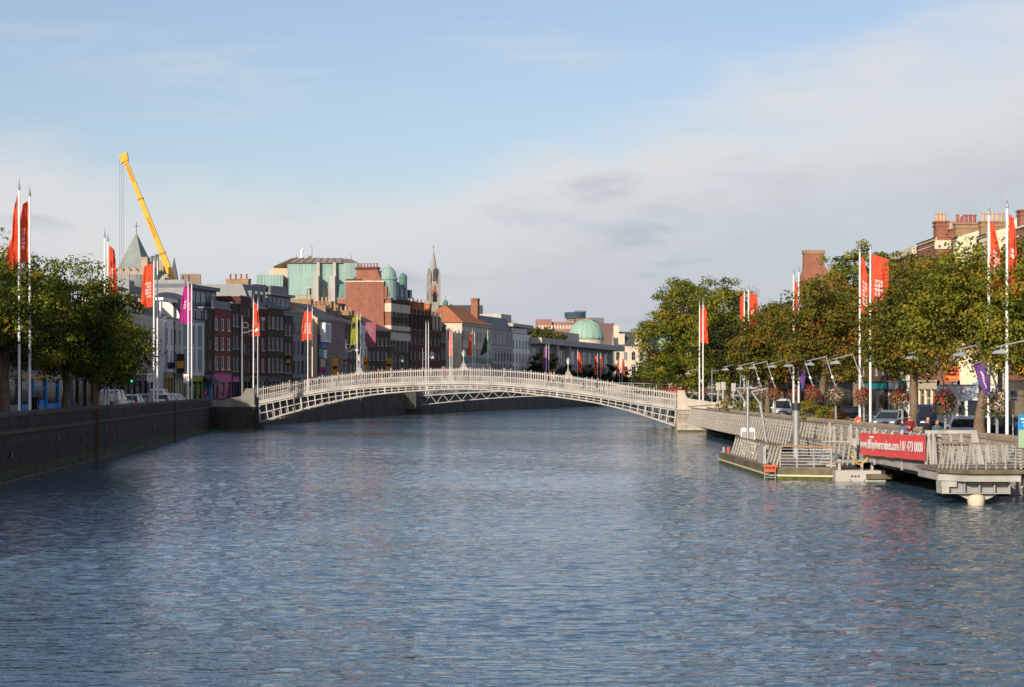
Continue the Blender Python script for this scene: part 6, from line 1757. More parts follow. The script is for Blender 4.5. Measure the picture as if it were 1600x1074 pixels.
# ---------------------------------------------------------------- lamps and flower baskets on the right quay
PLANT = leaf_mat('basket_leaves', [(0, (.05, .07, .02)), (.5, (.12, .14, .04)), (1, (.26, .25, .10))])
FLOWR = leaf_mat('basket_flowers_red', [(0, (.55, .02, .03)), (.35, (.60, .04, .06)), (.55, (.62, .12, .05)), (.72, (.58, .15, .22)), (.86, (.62, .50, .46)), (1, (.66, .62, .54))])
FLOWW = leaf_mat('basket_flowers_pale', [(0, (.55, .03, .05)), (.3, (.58, .16, .20)), (.45, (.62, .50, .45)), (1, (.68, .64, .55))])
def basket_parts(seed, red):
    rng = np.random.default_rng(seed)
    n = 620
    d = rng.normal(size=(n, 3)); d /= np.linalg.norm(d, axis=1)[:, None]
    lump = 1 + .16 * np.sin(3 * d[:, :1] + seed) * np.cos(4 * d[:, 1:2] + seed * 2) + .10 * np.sin(7 * d[:, 2:3] + 5 * d[:, :1])
    P_ = d * lump * (.33 + .36 * rng.random(n)[:, None] ** .5) * np.array([.92, .92, .95]); P_[:, 2] -= .10
    P_[:, 2] = np.where(P_[:, 2] < -.3, P_[:, 2] * 1.25, P_[:, 2])
    lf_ = leaf_mesh('foliage', P_, d + rng.normal(size=d.shape) * .5, rng.uniform(.08, .16, n), rng.random(n), PLANT, rng)
    n2 = 380
    d2 = rng.normal(size=(n2, 3)); d2 /= np.linalg.norm(d2, axis=1)[:, None]
    lump2 = 1 + .16 * np.sin(3 * d2[:, :1] + seed) * np.cos(4 * d2[:, 1:2] + seed * 2) + .10 * np.sin(7 * d2[:, 2:3] + 5 * d2[:, :1])
    Q = d2 * lump2 * (.58 + .12 * rng.random(n2)[:, None]) * np.array([.92, .92, .95]); Q[:, 2] -= .06
    t = np.clip((.42 - .55 * Q[:, 2]) + rng.normal(size=n2) * .2, 0, 1) if red else np.clip(.55 - .35 * Q[:, 2] + rng.normal(size=n2) * .25, 0, 1)
    fm = leaf_mesh('flowers', Q, d2 + rng.normal(size=d2.shape) * .25, rng.uniform(.07, .12, n2), t, FLOWR if red else FLOWW, rng, .95)
    return lf_, fm
bparts = [basket_parts(61, True), basket_parts(62, False), basket_parts(63, True)]
bowl = MB().lathe([(.12, -.34), (.28, -.22), (.36, 0), (.34, .02)], n=10).mesh('bowl', DARKMETAL)
lampm = {}
def lamp_meshes():
    lo = MB().lathe([(.13, 0), (.13, .12), (.075, .18), (.062, 3.1)], n=10).mesh('post', LAMPGREY)
    up = MB().cyl((0, 0, 2.9), (-.68, 0, 5.0), .048, .038, 10).mesh('leaning_mast', LAMPGREY)
    am = MB().cyl((-.66, 0, 4.98), (-1.95, 0, 4.68), .04, .032, 8).mesh('arm', LAMPGREY)
    hd = MB().add([(-2.15, -.16, 4.40), (-1.45, -.16, 4.40), (-1.40, .16, 4.40), (-2.15, .16, 4.40), (-2.02, -.10, 4.53), (-1.62, -.12, 4.60), (-1.62, .12, 4.60), (-2.02, .10, 4.53)],
                 [(3, 2, 1, 0), (4, 5, 6, 7), (0, 1, 5, 4), (1, 2, 6, 5), (2, 3, 7, 6), (3, 0, 4, 7)]).bar((-1.75, 0, 4.57), (-1.70, 0, 4.75), .05).mesh('lamp_head', LAMPGREY)
    ln_ = MB().box(-2.08, -.12, 4.385, -1.5, .12, 4.398).mesh('lens', LANT)
    cl_ = MB().cyl((-.20, 0, 3.52), (-.26, 0, 3.70), .085, n=10).mesh('mast_collar', WHITE)
    return lo, up, am, hd, ln_, cl_
LM = lamp_meshes()
lamps = [(1099, 'white bridge end'), (1165, 'rusty tree, farther side'), (1189.5, 'purple banner beside the small rusty tree'), (1211, 'bright red basket'), (1243, 'thick steel pile'),
         (1271, 'dark forked tree trunk'), (1306, 'dark car, left of it'), (1350, 'pair of big flags'), (1410, 'grey car and the teal sign'), (1477, 'white truck'), (1558, 'nearest purple banner'), (1628, 'right picture edge')]
for i, (px, near) in enumerate(lamps):
    X = 22.55
    Y = X * F / (px - 800)
    X = pl_x(RW, Y) + .95; Y = X * F / (px - 800)
    t = thing('quay_lamp', 'leaning grey quay lamp with angled arm by the ' + near, 'lamp', (X, Y, ZR + .12), rnd.uniform(-.12, .12), 'leaning lamps along the right quay')
    for nm, me in zip(('post', 'leaning_mast', 'arm', 'lamp_head', 'lens', 'mast_collar'), LM):
        link(nm, me, t)
    lbl = {0: 'small red flower basket at the white bridge end', 1: 'flower basket half hidden behind the slim pile', 2: 'pale flower basket under the purple banner by the small rusty tree', 3: 'bright red flower basket left of the thick pile',
           4: 'red and white flower basket behind the thick pile', 5: 'flower basket against the dark forked tree trunk', 6: 'pale pink flower basket left of the dark car', 7: 'pink and red flower basket by the pair of big flags',
           8: 'red and orange flower basket above the grey car', 9: 'flower basket before the white truck', 10: 'white and red flower basket by the nearest flagpoles', 11: 'flower basket beyond the right picture edge'}[i]
    b = thing('flower_basket', lbl, 'flower basket', (X - .05, Y - .05, ZR + (2.55 if i < 9 else 2.35)), rnd.uniform(0, 6), 'flower baskets on the quay lamps')
    lf_, fm = bparts[(0, 1, 1, 0, 2, 2, 1, 0, 2, 0, 1, 0)[i]]
    link('bowl', bowl, b); link('foliage', lf_, b); link('flowers', fm, b)
    s = rnd.uniform(.84, 1.0) * (1.08 if i in (10, 9) else 1)
    b.scale = (s, s, s * 1.05)

# banners on three of the lamps
def lamp_banner(label, pts, Y, m, name='lamp_banner', marks=True):
    v = [Vector((xat(px, Y), Y, zat(py, Y))) for px, py in pts]
    o0 = v[0].copy()
    t = thing(name, label, 'banner', o0, 0, 'purple banners on the quay lamps')
    b = MB(); nu, nv = 5, 9
    def S(u, w):
        a = v[0].lerp(v[1], u); c = v[3].lerp(v[2], u); p = a.lerp(c, w) - o0
        p.y += .10 * math.sin(3 * u + 4 * w); return p
    for j in range(nv + 1):
        for i in range(nu + 1): b.v.append(tuple(S(i / nu, j / nv)))
    for j in range(nv):
        for i in range(nu):
            a = j * (nu + 1) + i; b.f.append((a, a + 1, a + nu + 2, a + nu + 1)); b.m.append(0)
    c = b.build('cloth', m, t, smooth=True)
    MB().bar(S(-.05, 0), S(1.05, 0), .04).build('cross_bar', LAMPGREY, t)
    if marks:
        p = MB(); rg = random.Random(int(Y))
        for k in range(9):
            w = .3 + k * .065; u = .42 + .03 * math.sin(k)
            q = [S(u, w), S(u + rg.uniform(.1, .2), w + .005), S(u + rg.uniform(.1, .2), w + .04), S(u, w + .035)]
            p.add([x - Vector((0, .012, 0)) for x in q], [(0, 1, 2, 3)])
        p.build('lettering', PRINTW, c)
lamp_banner('purple banner with pale lettering hung from the lamp by the nearest flagpoles', [(1521, 569), (1538, 564), (1548, 611), (1536, 616)], 88.5, PURPLE)
lamp_banner('twisted purple banner on the lamp beside the small rusty tree', [(1170, 577), (1179, 576), (1185, 607), (1177, 607)], 172, PURPLE, marks=False)
lamp_banner('purple triangular banner beside the white pole left of the dark forked tree', [(1246, 575), (1258, 572), (1258, 606), (1253, 608)], 139, PURPLE, marks=False)

# planting by the parapet
def bush(label, px, Y, z, rx, rz_, m, seed, tint, n=60):
    tree('shrub', label, (xat(px, Y), Y, z), [(0, 0, rz_ * .7, rx, rx * .6, rz_)], n, 40, .12, m, seed, .03, tint0=tint, cat='shrub', clump_r=(.2, .4))
bush('green shrub spilling over the parapet left of the dark forked trunk', 1262, 136, ZR + .3, 1.1, 1.15, LEAF_G, 71, .62, 80)
bush('yellow green plants at the foot of the dark forked trunk', 1292, 134, ZR + .3, .9, .8, LEAF_G, 72, .75, 60)
bush('reddish low plants on the parapet right of the dark forked trunk', 1307, 131, ZR + .4, .7, .6, LEAF_R, 73, .85, 40)
bush('green planting by the boardwalk near the bridge end', 1147, 176, ZR + .3, 1.8, 1.0, LEAF_G, 74, .6, 70)
bush('low green planting behind the slim pile', 1178, 170, ZR + .2, 1.2, 1.0, LEAF_G, 75, .6, 60)
# planter boxes with red flowers at the bridge end
for px, Y, lb_ in ((1060, 207, 'red flower trough above the right bridge abutment'), (1048, 209, 'second red flower trough at the right bridge end')):
    t = thing('flower_trough', lb_, 'planter', (xat(px, Y), Y, zat(612, Y)), 0)
    MB().box(-.7, -.3, -.5, .7, .3, 0).build('box', BRICK_DKRED, t)
    rng = np.random.default_rng(int(px)); n = 260
    q = rng.uniform(-1, 1, (n, 3)) * np.array([.8, .35, .28]) + np.array([0, 0, .12])
    link('flowers', leaf_mesh('flowers', q, rng.normal(size=(n, 3)), rng.uniform(.08, .14, n), rng.random(n) * .6, FLOWR, rng), t, kind='stuff')

# ---------------------------------------------------------------- vehicles
PAINTS = {}
def paint(name, col, metal=.3, rough=.25):
    m = mat('car_paint_' + name, col, rough, .04, 1.5, metal=metal, spec=.5)
    return m
def car_meshes(kind):
    """lofted body, glass house, wheels and lights; x = forward, origin on the road under the middle"""
    if kind == 'hatch': L, W, st = 4.0, 1.70, [(-2.0, .62, .80), (-1.93, .40, .98), (-1.5, .28, .98), (-.5, .25, .96), (.7, .25, .95), (1.3, .26, .90), (1.85, .36, .76), (2.0, .45, .62)]; gh = [(-1.90, .98), (-1.55, 1.38), (-.9, 1.47), (.05, 1.45), (.45, 1.32), (1.1, .94)]
    elif kind == 'saloon': L, W, st = 4.5, 1.76, [(-2.25, .55, .86), (-2.18, .36, 1.0), (-1.6, .28, 1.0), (-.5, .25, .96), (.7, .25, .95), (1.4, .26, .88), (2.1, .36, .72), (2.25, .45, .60)]; gh = [(-1.75, 1.0), (-1.1, 1.36), (-.5, 1.44), (.2, 1.42), (.55, 1.30), (1.25, .93)]
    else: L, W, st = 4.6, 1.85, [(-2.3, .55, 1.05), (-2.25, .38, 1.12), (-1.6, .32, 1.12), (-.5, .3, 1.10), (.9, .3, 1.08), (1.5, .32, 1.04), (2.15, .42, .88), (2.3, .5, .72)]; gh = [(-2.2, 1.12), (-2.05, 1.78), (-1.4, 1.92), (.3, 1.90), (.75, 1.72), (1.45, 1.07)]
    b = MB(); rings = []
    for x, zl, zt3 in st:
        k = 1 - .10 * max(0, abs(x) / (L / 2) - .75) / .25
        w = W / 2 * k
        rings.append([(x, -w * .93, zl), (x, -w, (zl + zt3) / 2), (x, -w * .97, zt3 - .06), (x, -w * .86, zt3), (x, w * .86, zt3), (x, w * .97, zt3 - .06), (x, w, (zl + zt3) / 2), (x, w * .93, zl)])
    n = 8
    for r_ in rings: b.v += r_
    for i in range(len(rings) - 1):
        for k in range(n):
            a, c = i * n + k, i * n + (k + 1) % n
            b.f.append((a, c, c + n, a + n)); b.m.append(0)
    b.f += [tuple(range(n))[::-1], tuple(range((len(rings) - 1) * n, len(rings) * n))]; b.m += [0, 0]
    body = b.mesh('body', [RIM], smooth=False)
    g = MB(); gr_ = []
    zb3 = gh[0][1]
    for x, z in gh:
        hgt = max(0, (z - .95) / .5); w = W / 2 * (.88 - .14 * min(1, hgt))
        gr_.append((x, w, z))
    # glass house: side walls fall from the roof line to the belt
    low = [(x, W / 2 * .90, .93 if kind != 'van' else 1.06) for x, _ in gh]
    vs = []
    for (x, w, z), (x2, w2, z2) in zip(gr_, low): vs += [(x, -w, z), (x, w, z), (x2, -w2, z2), (x2, w2, z2)]
    fs = []
    for i in range(len(gh) - 1):
        a, c = i * 4, i * 4 + 4
        fs += [(a, a + 1, c + 1, c), (a, c, c + 2, a + 2), (a + 1, a + 3, c + 3, c + 1)]
    g.add(vs, fs)
    glass = g.mesh('windows', [CARGLASS])
    r2 = MB()
    for i in range(1, len(gh) - 2):
        (x0, w0, z0), (x1, w1, z1) = gr_[i], gr_[i + 1]
        r2.add([(x0, -w0 - .01, z0 + .012), (x0, w0 + .01, z0 + .012), (x1, w1 + .01, z1 + .012), (x1, -w1 - .01, z1 + .012)], [(0, 1, 2, 3)])
        for s in (-1, 1): r2.bar((x0, s * (w0 + .005), z0), (x1, s * (w1 + .005), z1), .05)
    for i in (0, len(gh) - 2):
        (x0, w0, z0), (x1, w1, z1) = gr_[i], gr_[i + 1]
        for s in (-1, 1): r2.bar((x0, s * (w0 + .005), z0), (x1, s * (w1 + .005), z1), .075)
    mx_ = (gh[2][0] + gh[3][0]) / 2
    for s in (-1, 1): r2.bar((mx_, s * (W / 2 * .905), .95), (mx_, s * (W / 2 * .75 + .01), gh[2][1]), .09)
    roof = r2.mesh('roof', [RIM])
    wh = MB().cyl((0, -.10, 0), (0, .10, 0), .31, n=16).mesh('wheel', [RUBBER])
    rim = MB().cyl((0, -.112, 0), (0, .112, 0), .19, n=10).mesh('rim', [RIM])
    x1 = L / 2
    hl = MB().sphere((0, 0, 0), .12, .20, .085, 8, 5).mesh('headlight', [HEADL])
    tl = MB().box(-.04, -.13, -.14, .06, .13, .14).mesh('tail_light', [TAILL])
    bp_ = MB().box(-.05, -W * .44, -.10, .06, W * .44, .10).mesh('bumper', [DARKMETAL])
    pl2 = MB().box(-.012, -.26, -.055, .012, .26, .055).mesh('number_plate', [PLATE])
    mi_ = MB().sphere((0, 0, 0), .08, .12, .08, 6, 4).mesh('wing_mirror', [RIM])
    gl_ = MB().box(-.02, -.42, -.07, .02, .42, .07).mesh('grille', [DARKMETAL])
    return dict(L=L, W=W, body=body, glass=glass, roof=roof, wheel=wh, rim=rim, hl=hl, tl=tl, bump=bp_, plate=pl2, mirror=mi_, grille=gl_, van=kind == 'van')
CM = {k: car_meshes(k) for k in ('hatch', 'saloon', 'van')}
def car(kind, label, loc, rz, m, group, cat='car'):
    c = CM[kind]; L, W = c['L'], c['W']; v = .10 if c['van'] else 0
    t = thing('parked_car' if cat == 'car' else 'parked_van', label, cat, loc, rz, group)
    o = link('body', c['body'], t); recolour(o, 0, m)
    link('windows', c['glass'], t)
    o = link('roof', c['roof'], t); recolour(o, 0, m)
    for x in (-L * .31, L * .32):
        for s in (-1, 1):
            w = link('wheel', c['wheel'], t, (x, s * (W / 2 - .10), .31)); link('rim', c['rim'], w)
    for s in (-1, 1):
        link('headlight', c['hl'], t, (L / 2 - .13, s * W * .34, .66 + v * 1.6)); link('tail_light', c['tl'], t, (-L / 2 + .05, s * W * .38, .84 + v))
        o = link('wing_mirror', c['mirror'], t, (L * .17, s * (W / 2 + .08), .98 + v)); recolour(o, 0, m)
    link('bumper', c['bump'], t, (L / 2 - .04, 0, .42 + v)); link('bumper', c['bump'], t, (-L / 2 + .02, 0, .45 + v))
    link('number_plate', c['plate'], t, (L / 2 + .03, 0, .44 + v)); link('number_plate', c['plate'], t, (-L / 2 - .05, 0, .72 + v))
    link('grille', c['grille'], t, (L / 2 - .02, 0, .62 + v))
    return t
FACE = -math.pi / 2       # front towards the camera
gR, gL = 'vehicles on the right quay', 'vehicles on the left quay'
P_SIL = paint('silver', (.40, .42, .44)); P_BLU = paint('grey_blue', (.22, .27, .34)); P_NAV = paint('navy', (.015, .03, .10)); P_BLK = paint('black', (.015, .017, .02))
P_WHT = paint('white', (.70, .70, .68), 0, .35); P_RED = paint('red', (.35, .02, .02)); P_DGR = paint('dark_green', (.02, .05, .04))
def on(px, Y, z): return (xat(px, Y), Y, z)
car('hatch', 'silver blue car behind the parapet under the teal sign', on(1392, 132, ZR), FACE - .45, P_BLU, gR)
car('van', 'dark navy people carrier right of the mottled trunk', on(1452, 124, ZR), FACE - .1, P_NAV, gR, 'van')
car('hatch', 'silver car in front of the white truck', on(1508, 104, ZR), FACE - .25, P_SIL, gR)
car('saloon', 'dark saloon between the forked tree and the big flags', on(1328, 158, ZR), FACE - .12, P_BLK, gR)
car('van', 'white people carrier behind the small rusty tree trunk', on(1222, 182, ZR), FACE - .1, P_WHT, gR, 'van')
car('saloon', 'grey blue car behind the river planting', on(1266, 168, ZR), FACE, P_SIL, gR)
car('hatch', 'dark green car by the flower basket of the thick pile', on(1243, 214, ZR), FACE, P_DGR, gR)
car('hatch', 'blue car half hidden behind the planting near the bridge end', on(1152, 204, ZR), FACE + .3, P_BLU, gR)
car('saloon', 'dark car partly hidden by the nearest flower basket', on(1582, 106, ZR), FACE + .9, P_BLK, gR)
car('hatch', 'silver hatchback seen from behind beside the left wall', on(208, 171, ZL), -FACE, P_SIL, gL)
car('hatch', 'dark red tailed hatchback left of the silver one on the left quay', on(194.5, 178, ZL), -FACE, P_BLK, gL)
car('hatch', 'silver car behind the bare flagpole on the left quay', on(259, 186, ZL), -FACE - .1, P_SIL, gL)
car('van', 'white van with ochre stripe behind the left quay flagpoles', on(250, 205, ZL), -FACE, P_WHT, gL, 'van')
car('hatch', 'white hatchback at the end of the left quay row', on(272, 199, ZL), -FACE - .15, P_WHT, gL)
car('van', 'pale grey van under the left trees', on(178, 160, ZL), -FACE, P_SIL, gL, 'van')
car('saloon', 'grey car behind the silver hatchback on the left quay', on(226, 194, ZL), -FACE, P_BLU, gL)

# white box truck facing us
tk = thing('box_truck', 'white box truck facing the camera behind the silver car', 'truck', on(1519, 113, ZR), FACE)
MB().box(-4.2, -1.15, .95, 1.0, 1.15, 3.15).build('cargo_box', WHITE, tk)
MB().box(-4.25, -1.18, 3.1505, 1.02, 1.18, 3.21).build('box_trim', GALV, tk)
cab = MB().ext_y([(1.05, .55), (2.75, .55), (2.78, 1.35), (2.45, 2.35), (2.1, 2.5), (1.05, 2.5)], -1.02, 1.02).build('cab', WHITE, tk)
MB().ext_y([(1.1, 2.5), (2.1, 2.5), (1.2, 3.1)], -.9, .9).build('wind_deflector', WHITE, tk)
MB().add([(2.80, -.92, 1.42), (2.80, .92, 1.42), (2.49, .86, 2.30), (2.49, -.86, 2.30)], [(0, 1, 2, 3)]).build('windscreen', CARGLASS, cab)
for s in (-1, 1):
    MB().add([(1.6, s * 1.03, 1.45), (2.55, s * 1.03, 1.45), (2.3, s * 1.03, 2.25), (1.6, s * 1.03, 2.25)], [(0, 1, 2, 3)]).build('side_window', CARGLASS, cab)
    MB().box(2.55, s * 1.3 - .1, 1.5, 2.62, s * 1.3 + .1, 2.0).bar((2.55, s * 1.02, 1.9), (2.58, s * 1.3, 1.9), .03).build('wing_mirror', BLACK, tk)
    MB().box(2.74, s * .75 - .18, .82, 2.80, s * .75 + .18, 1.02).build('headlight', HEADL, tk)
    for x in (1.9, -2.8):
        w_k = MB().cyl((x, s * .98 - .14, .45), (x, s * .98 + .14, .45), .45, n=16).build('wheel', RUBBER, tk)
        MB().cyl((x, s * .98 - .15, .45), (x, s * .98 + .15, .45), .24, n=10).build('rim', RIM, w_k)
MB().box(2.74, -1.02, .45, 2.86, 1.02, .78).build('bumper', OFFWHITE, tk)
MB().box(2.79, -.3, 1.12, 2.80, .3, 1.24).build('number_plate', ORANGE, tk)
MB().box(2.785, -.5, 1.05, 2.79, .5, 1.3).build('grille', DARKMETAL, tk)

# ---------------------------------------------------------------- people
def body_mesh(pose):
    lean, stride, arm = pose
    J = {}
    J['pelvis'] = (0, 0, .95); J['spine'] = (0, -.01 - lean * .10, 1.14); J['chest'] = (0, -lean * .22, 1.34); J['neck'] = (0, -lean * .28, 1.49); J['skull'] = (0, -lean * .30 - .01, 1.60)
    E = [('pelvis', 'spine'), ('spine', 'chest'), ('chest', 'neck'), ('neck', 'skull')]
    rad = {'pelvis': (.155, .115), 'spine': (.145, .105), 'chest': (.165, .115), 'neck': (.055, .055), 'skull': (.055, .06)}
    for s, n in ((-1, 'l'), (1, 'r')):
        f = s * stride
        J['hip' + n] = (s * .10, 0, .88); J['knee' + n] = (s * .105, -.16 * f - .03 * abs(f), .50); J['ank' + n] = (s * .105, (-.24 * f if f > 0 else -.30 * f), .09 if f >= 0 else .12)
        J['toe' + n] = (s * .12, J['ank' + n][1] - .17, .035 if f >= 0 else .03)
        J['sh' + n] = (s * .185, -lean * .24, 1.415)
        if arm == 'rest': J['el' + n] = (s * .25, -.06 - lean * .2, 1.15); J['wr' + n] = (s * .12, -.32 - lean * .2, 1.12)
        elif arm == 'fold': J['el' + n] = (s * .26, -.06, 1.16); J['wr' + n] = (s * -.02, -.22, 1.17 + s * .03)
        else: J['el' + n] = (s * .24, .06 * f * 1.2 + .02, 1.13); J['wr' + n] = (s * .245, .22 * f - .08, .90)
        E += [('pelvis', 'hip' + n), ('hip' + n, 'knee' + n), ('knee' + n, 'ank' + n), ('ank' + n, 'toe' + n), ('chest', 'sh' + n), ('sh' + n, 'el' + n), ('el' + n, 'wr' + n)]
        rad.update({'hip' + n: (.10, .10), 'knee' + n: (.062, .064), 'ank' + n: (.042, .048), 'toe' + n: (.045, .03), 'sh' + n: (.068, .066), 'el' + n: (.045, .045), 'wr' + n: (.03, .03)})
    names = list(J); idx = {n: i for i, n in enumerate(names)}
    me = bpy.data.meshes.new('person'); me.from_pydata([J[n] for n in names], [(idx[a], idx[b_]) for a, b_ in E], [])
    ob = bpy.data.objects.new('person_tmp', me); C.objects.link(ob)
    ob.modifiers.new('skin', 'SKIN'); sub = ob.modifiers.new('sub', 'SUBSURF'); sub.levels = 1; sub.render_levels = 1
    for n in names: me.skin_vertices[0].data[idx[n]].radius = rad[n]
    me.skin_vertices[0].data[idx['pelvis']].use_root = True
    dg = bpy.context.evaluated_depsgraph_get(); dg.update()
    m2 = bpy.data.meshes.new_from_object(ob.evaluated_get(dg))
    bpy.data.objects.remove(ob)
    b = MB(); b.v = [tuple(v.co) for v in m2.vertices]; b.f = [tuple(p.vertices) for p in m2.polygons]
    for p in m2.polygons:
        c = p.center; mi = 1
        if c.z > 1.475: mi = 0
        elif c.z < .10: mi = 3
        elif c.z < .93 and abs(c.x) < .215 and not (arm == 'hang' and abs(c.x) > .20): mi = 2
        for n in ('l', 'r'):
            wv = Vector(J['wr' + n])
            if (c - wv).length < .10: mi = 0
        b.m.append(mi)
    # head with face, ears
    hc = Vector(J['skull']) + Vector((0, -.012, .045))
    b.sphere(hc, .078, .098, .118, 12, 9, 0)
    b.add([hc + Vector(v) for v in ((-.016, -.092, .012), (.016, -.092, .012), (0, -.125, -.022), (0, -.088, -.034), (0, -.094, .02))], [(0, 1, 2), (0, 2, 3), (1, 3, 2), (0, 4, 1)], 0)
    for s in (-1, 1):
        b.sphere(hc + Vector((s * .03, -.086, .014)), .013, .01, .009, 6, 4, 4); b.sphere(hc + Vector((s * .08, .004, -.004)), .012, .024, .034, 6, 4, 0)
    b.box(hc.x - .026, hc.y - .094, hc.z - .058, hc.x + .026, hc.y - .08, hc.z - .049, 5)
    # hands: palm, four unequal bent fingers, thumb
    for s, n in ((-1, 'l'), (1, 'r')):
        wv, ev = Vector(J['wr' + n]), Vector(J['el' + n]); d = (wv - ev).normalized()
        a = d.cross(Vector((0, 1, 0)) if abs(d.y) < .8 else Vector((0, 0, 1))).normalized(); nn = a.cross(d)
        b.cyl(wv - d * .01, wv + d * .085, .024, .036, 8, 0)
        for k, L in enumerate((.072, .082, .076, .058)):
            p0 = wv + d * .08 + a * ((k - 1.5) * .019); p1 = p0 + d * L * .55 + nn * -.010; p2 = p1 + d * L * .40 + nn * -.028
            b.tube([p0, p1, p2], [.0095, .0085, .006], 5, 0)
        q0 = wv + d * .03 - a * .026; b.tube([q0, q0 + d * .035 - a * .026, q0 + d * .065 - a * .03], [.011, .010, .007], 5, 0)
    return b, hc
BODY = {k: body_mesh(v) for k, v in {'walk': (.1, 1, 'hang'), 'stand': (0, .15, 'hang'), 'lean': (.5, .1, 'rest'), 'fold': (.05, .1, 'fold')}.items()}
BMESH = {k: b.mesh('person', [SKIN, WHITE, NAVY, BLACK, BLACK, BRICK_RED], smooth=True) for k, (b, _) in BODY.items()}
HAIRM = {}
def hair_mesh(style, hc):
    b = MB()
    if style == 'short': b.sphere(hc + Vector((0, .012, .022)), .083, .096, .105, 12, 8)
    elif style == 'bald':
        b.sphere(hc + Vector((0, .03, -.012)), .082, .078, .07, 10, 7)
    else:
        b.sphere(hc + Vector((0, .015, .018)), .088, .10, .112, 12, 8); b.lathe([(.088, .0), (.10, -.08), (.085, -.20), (.03, -.22)], hc + Vector((0, .035, 0)), 10)
    # keep the face clear
    vs = []
    for v in b.v:
        v = Vector(v)
        if v.y < hc.y - .035 and v.z < hc.z + .06: v.y = hc.y - .035 + (v.y - hc.y + .035) * .1; v.z += .01
        vs.append(tuple(v))
    b.v = vs
    return b
HAIRS = {'brown': mat('brown_hair', (.055, .03, .015), .6, .2, 8), 'dark': mat('dark_hair', (.015, .011, .01), .55, .2, 8), 'red': mat('red_hair', (.26, .075, .02), .6, .2, 8), 'grey': mat('grey_hair', (.35, .33, .31), .6, .2, 8), 'fair': mat('fair_hair', (.40, .26, .10), .6, .2, 8)}
CLO = {k: mat('clothing_' + k, c, .85, .14, 6) for k, c in dict(burgundy=(.17, .012, .025), black=(.018, .018, .022), navy=(.03, .04, .075), bluegrey=(.09, .12, .17), teal=(.05, .12, .15), white=(.66, .64, .60), red=(.50, .03, .03), orange=(.55, .16, .03), jeans=(.055, .075, .13), grey=(.16, .16, .165), cream=(.52, .46, .36), magenta=(.45, .03, .2), khaki=(.2, .17, .11)).items()}
def person(label, loc, rz, pose, top, bottom, hair, style='short', group=None, bag=None, s=1.0):
    o = link('person', BMESH[pose], None, loc, rz); tag(o, label, 'person', group); o.scale = (s, s, s)
    recolour(o, 1, CLO[top]); recolour(o, 2, CLO[bottom])
    k = (pose, style)
    if k not in HAIRM: HAIRM[k] = hair_mesh(style, BODY[pose][1])
    hm = (k, hair)
    if hm not in HAIRM: HAIRM[hm] = HAIRM[k].mesh('hair', HAIRS[hair], smooth=True)
    link('hair', HAIRM[hm], o)
    return o
gP = 'people leaning on the pier rail'
person('woman in blue grey top beside the burgundy jacket at the pier rail', (xat(1412.5, 96), 96, DECK), -.7, 'lean', 'bluegrey', 'jeans', 'brown', 'long', gP, s=.93)
person('man in burgundy jacket with folded arms at the pier rail', (xat(1421.5, 98), 98, DECK), -.5, 'fold', 'burgundy', 'black', 'brown', 'short', gP, s=1.06)
person('balding man in black jacket on the pier', (xat(1449.5, 95), 95, DECK), .35, 'stand', 'black', 'jeans', 'brown', 'bald', gP, s=1.02)
person('red haired woman in teal top on the pier', (xat(1464, 93), 93, DECK), .2, 'fold', 'teal', 'navy', 'red', 'long', gP, s=.96)
person('person with red hair and pale top walking behind the silver blue car', (xat(1377, 146), 146, ZR), -1.4, 'walk', 'cream', 'khaki', 'red', 'long')
MBw = Matrix.Translation(BA) @ Matrix.Rotation(BROT, 4, 'Z')
def bridge_person(px, label, pose, top, bottom, hair, style, y, face, s=1.0):
    sx = (px - 404) / (1056 - 404)
    p = MBw @ Vector((sx * BLEN, y, zd(sx) - .06))
    person(label, p, BROT + face, pose, top, bottom, hair, style, 'people crossing the white footbridge', s=s)
L_, R_ = -math.pi / 2, math.pi / 2
bridge_person(450, 'person in white shirt near the left end of the footbridge', 'walk', 'white', 'jeans', 'fair', 'short', .9, L_)
bridge_person(481, 'person in red top going up the left end of the footbridge', 'walk', 'red', 'black', 'brown', 'short', 1.9, R_)
bridge_person(489, 'person in black walking behind the red top on the footbridge', 'walk', 'black', 'jeans', 'dark', 'short', 2.7, R_)
bridge_person(529, 'person in cream jacket left of the first lantern on the footbridge', 'walk', 'cream', 'khaki', 'fair', 'long', .8, L_)
bridge_person(555, 'person in orange top just left of the first lantern', 'stand', 'orange', 'navy', 'brown', 'short', 1.6, R_)
bridge_person(562, 'person in dark coat beside the first lantern', 'walk', 'navy', 'black', 'dark', 'long', 2.4, L_)
bridge_person(591, 'person in orange top and magenta trousers right of the first lantern', 'walk', 'orange', 'magenta', 'red', 'long', 1.2, R_)
bridge_person(615, 'person in cream coat between the first and the middle lantern', 'walk', 'cream', 'cream', 'fair', 'short', .6, L_)
bridge_person(660, 'person in black at the middle of the footbridge, sitting figure to its left', 'walk', 'black', 'grey', 'dark', 'short', 2.0, R_)
bridge_person(697, 'person in red jacket left of the middle lantern', 'walk', 'red', 'jeans', 'brown', 'short', 1.4, L_)
bridge_person(722, 'person in dark clothes right below the middle lantern', 'stand', 'black', 'black', 'dark', 'long', 2.5, L_)
bridge_person(790, 'person in khaki between the middle and the right lantern', 'walk', 'khaki', 'jeans', 'brown', 'short', 2.0, L_)
bridge_person(861, 'person in red top left of the right lantern', 'walk', 'red', 'black', 'dark', 'short', .9, R_)
bridge_person(867, 'person in white top next to the red top by the right lantern', 'walk', 'white', 'grey', 'fair', 'long', 1.5, R_)
bridge_person(933, 'person in dark clothes descending the right end of the footbridge', 'walk', 'navy', 'black', 'dark', 'short', 2.0, R_)
person('person in dark suit walking behind the nearest left flagpoles', (xat(54, 112), 112, ZL + .12), .3, 'walk', 'black', 'black', 'brown', 'short')
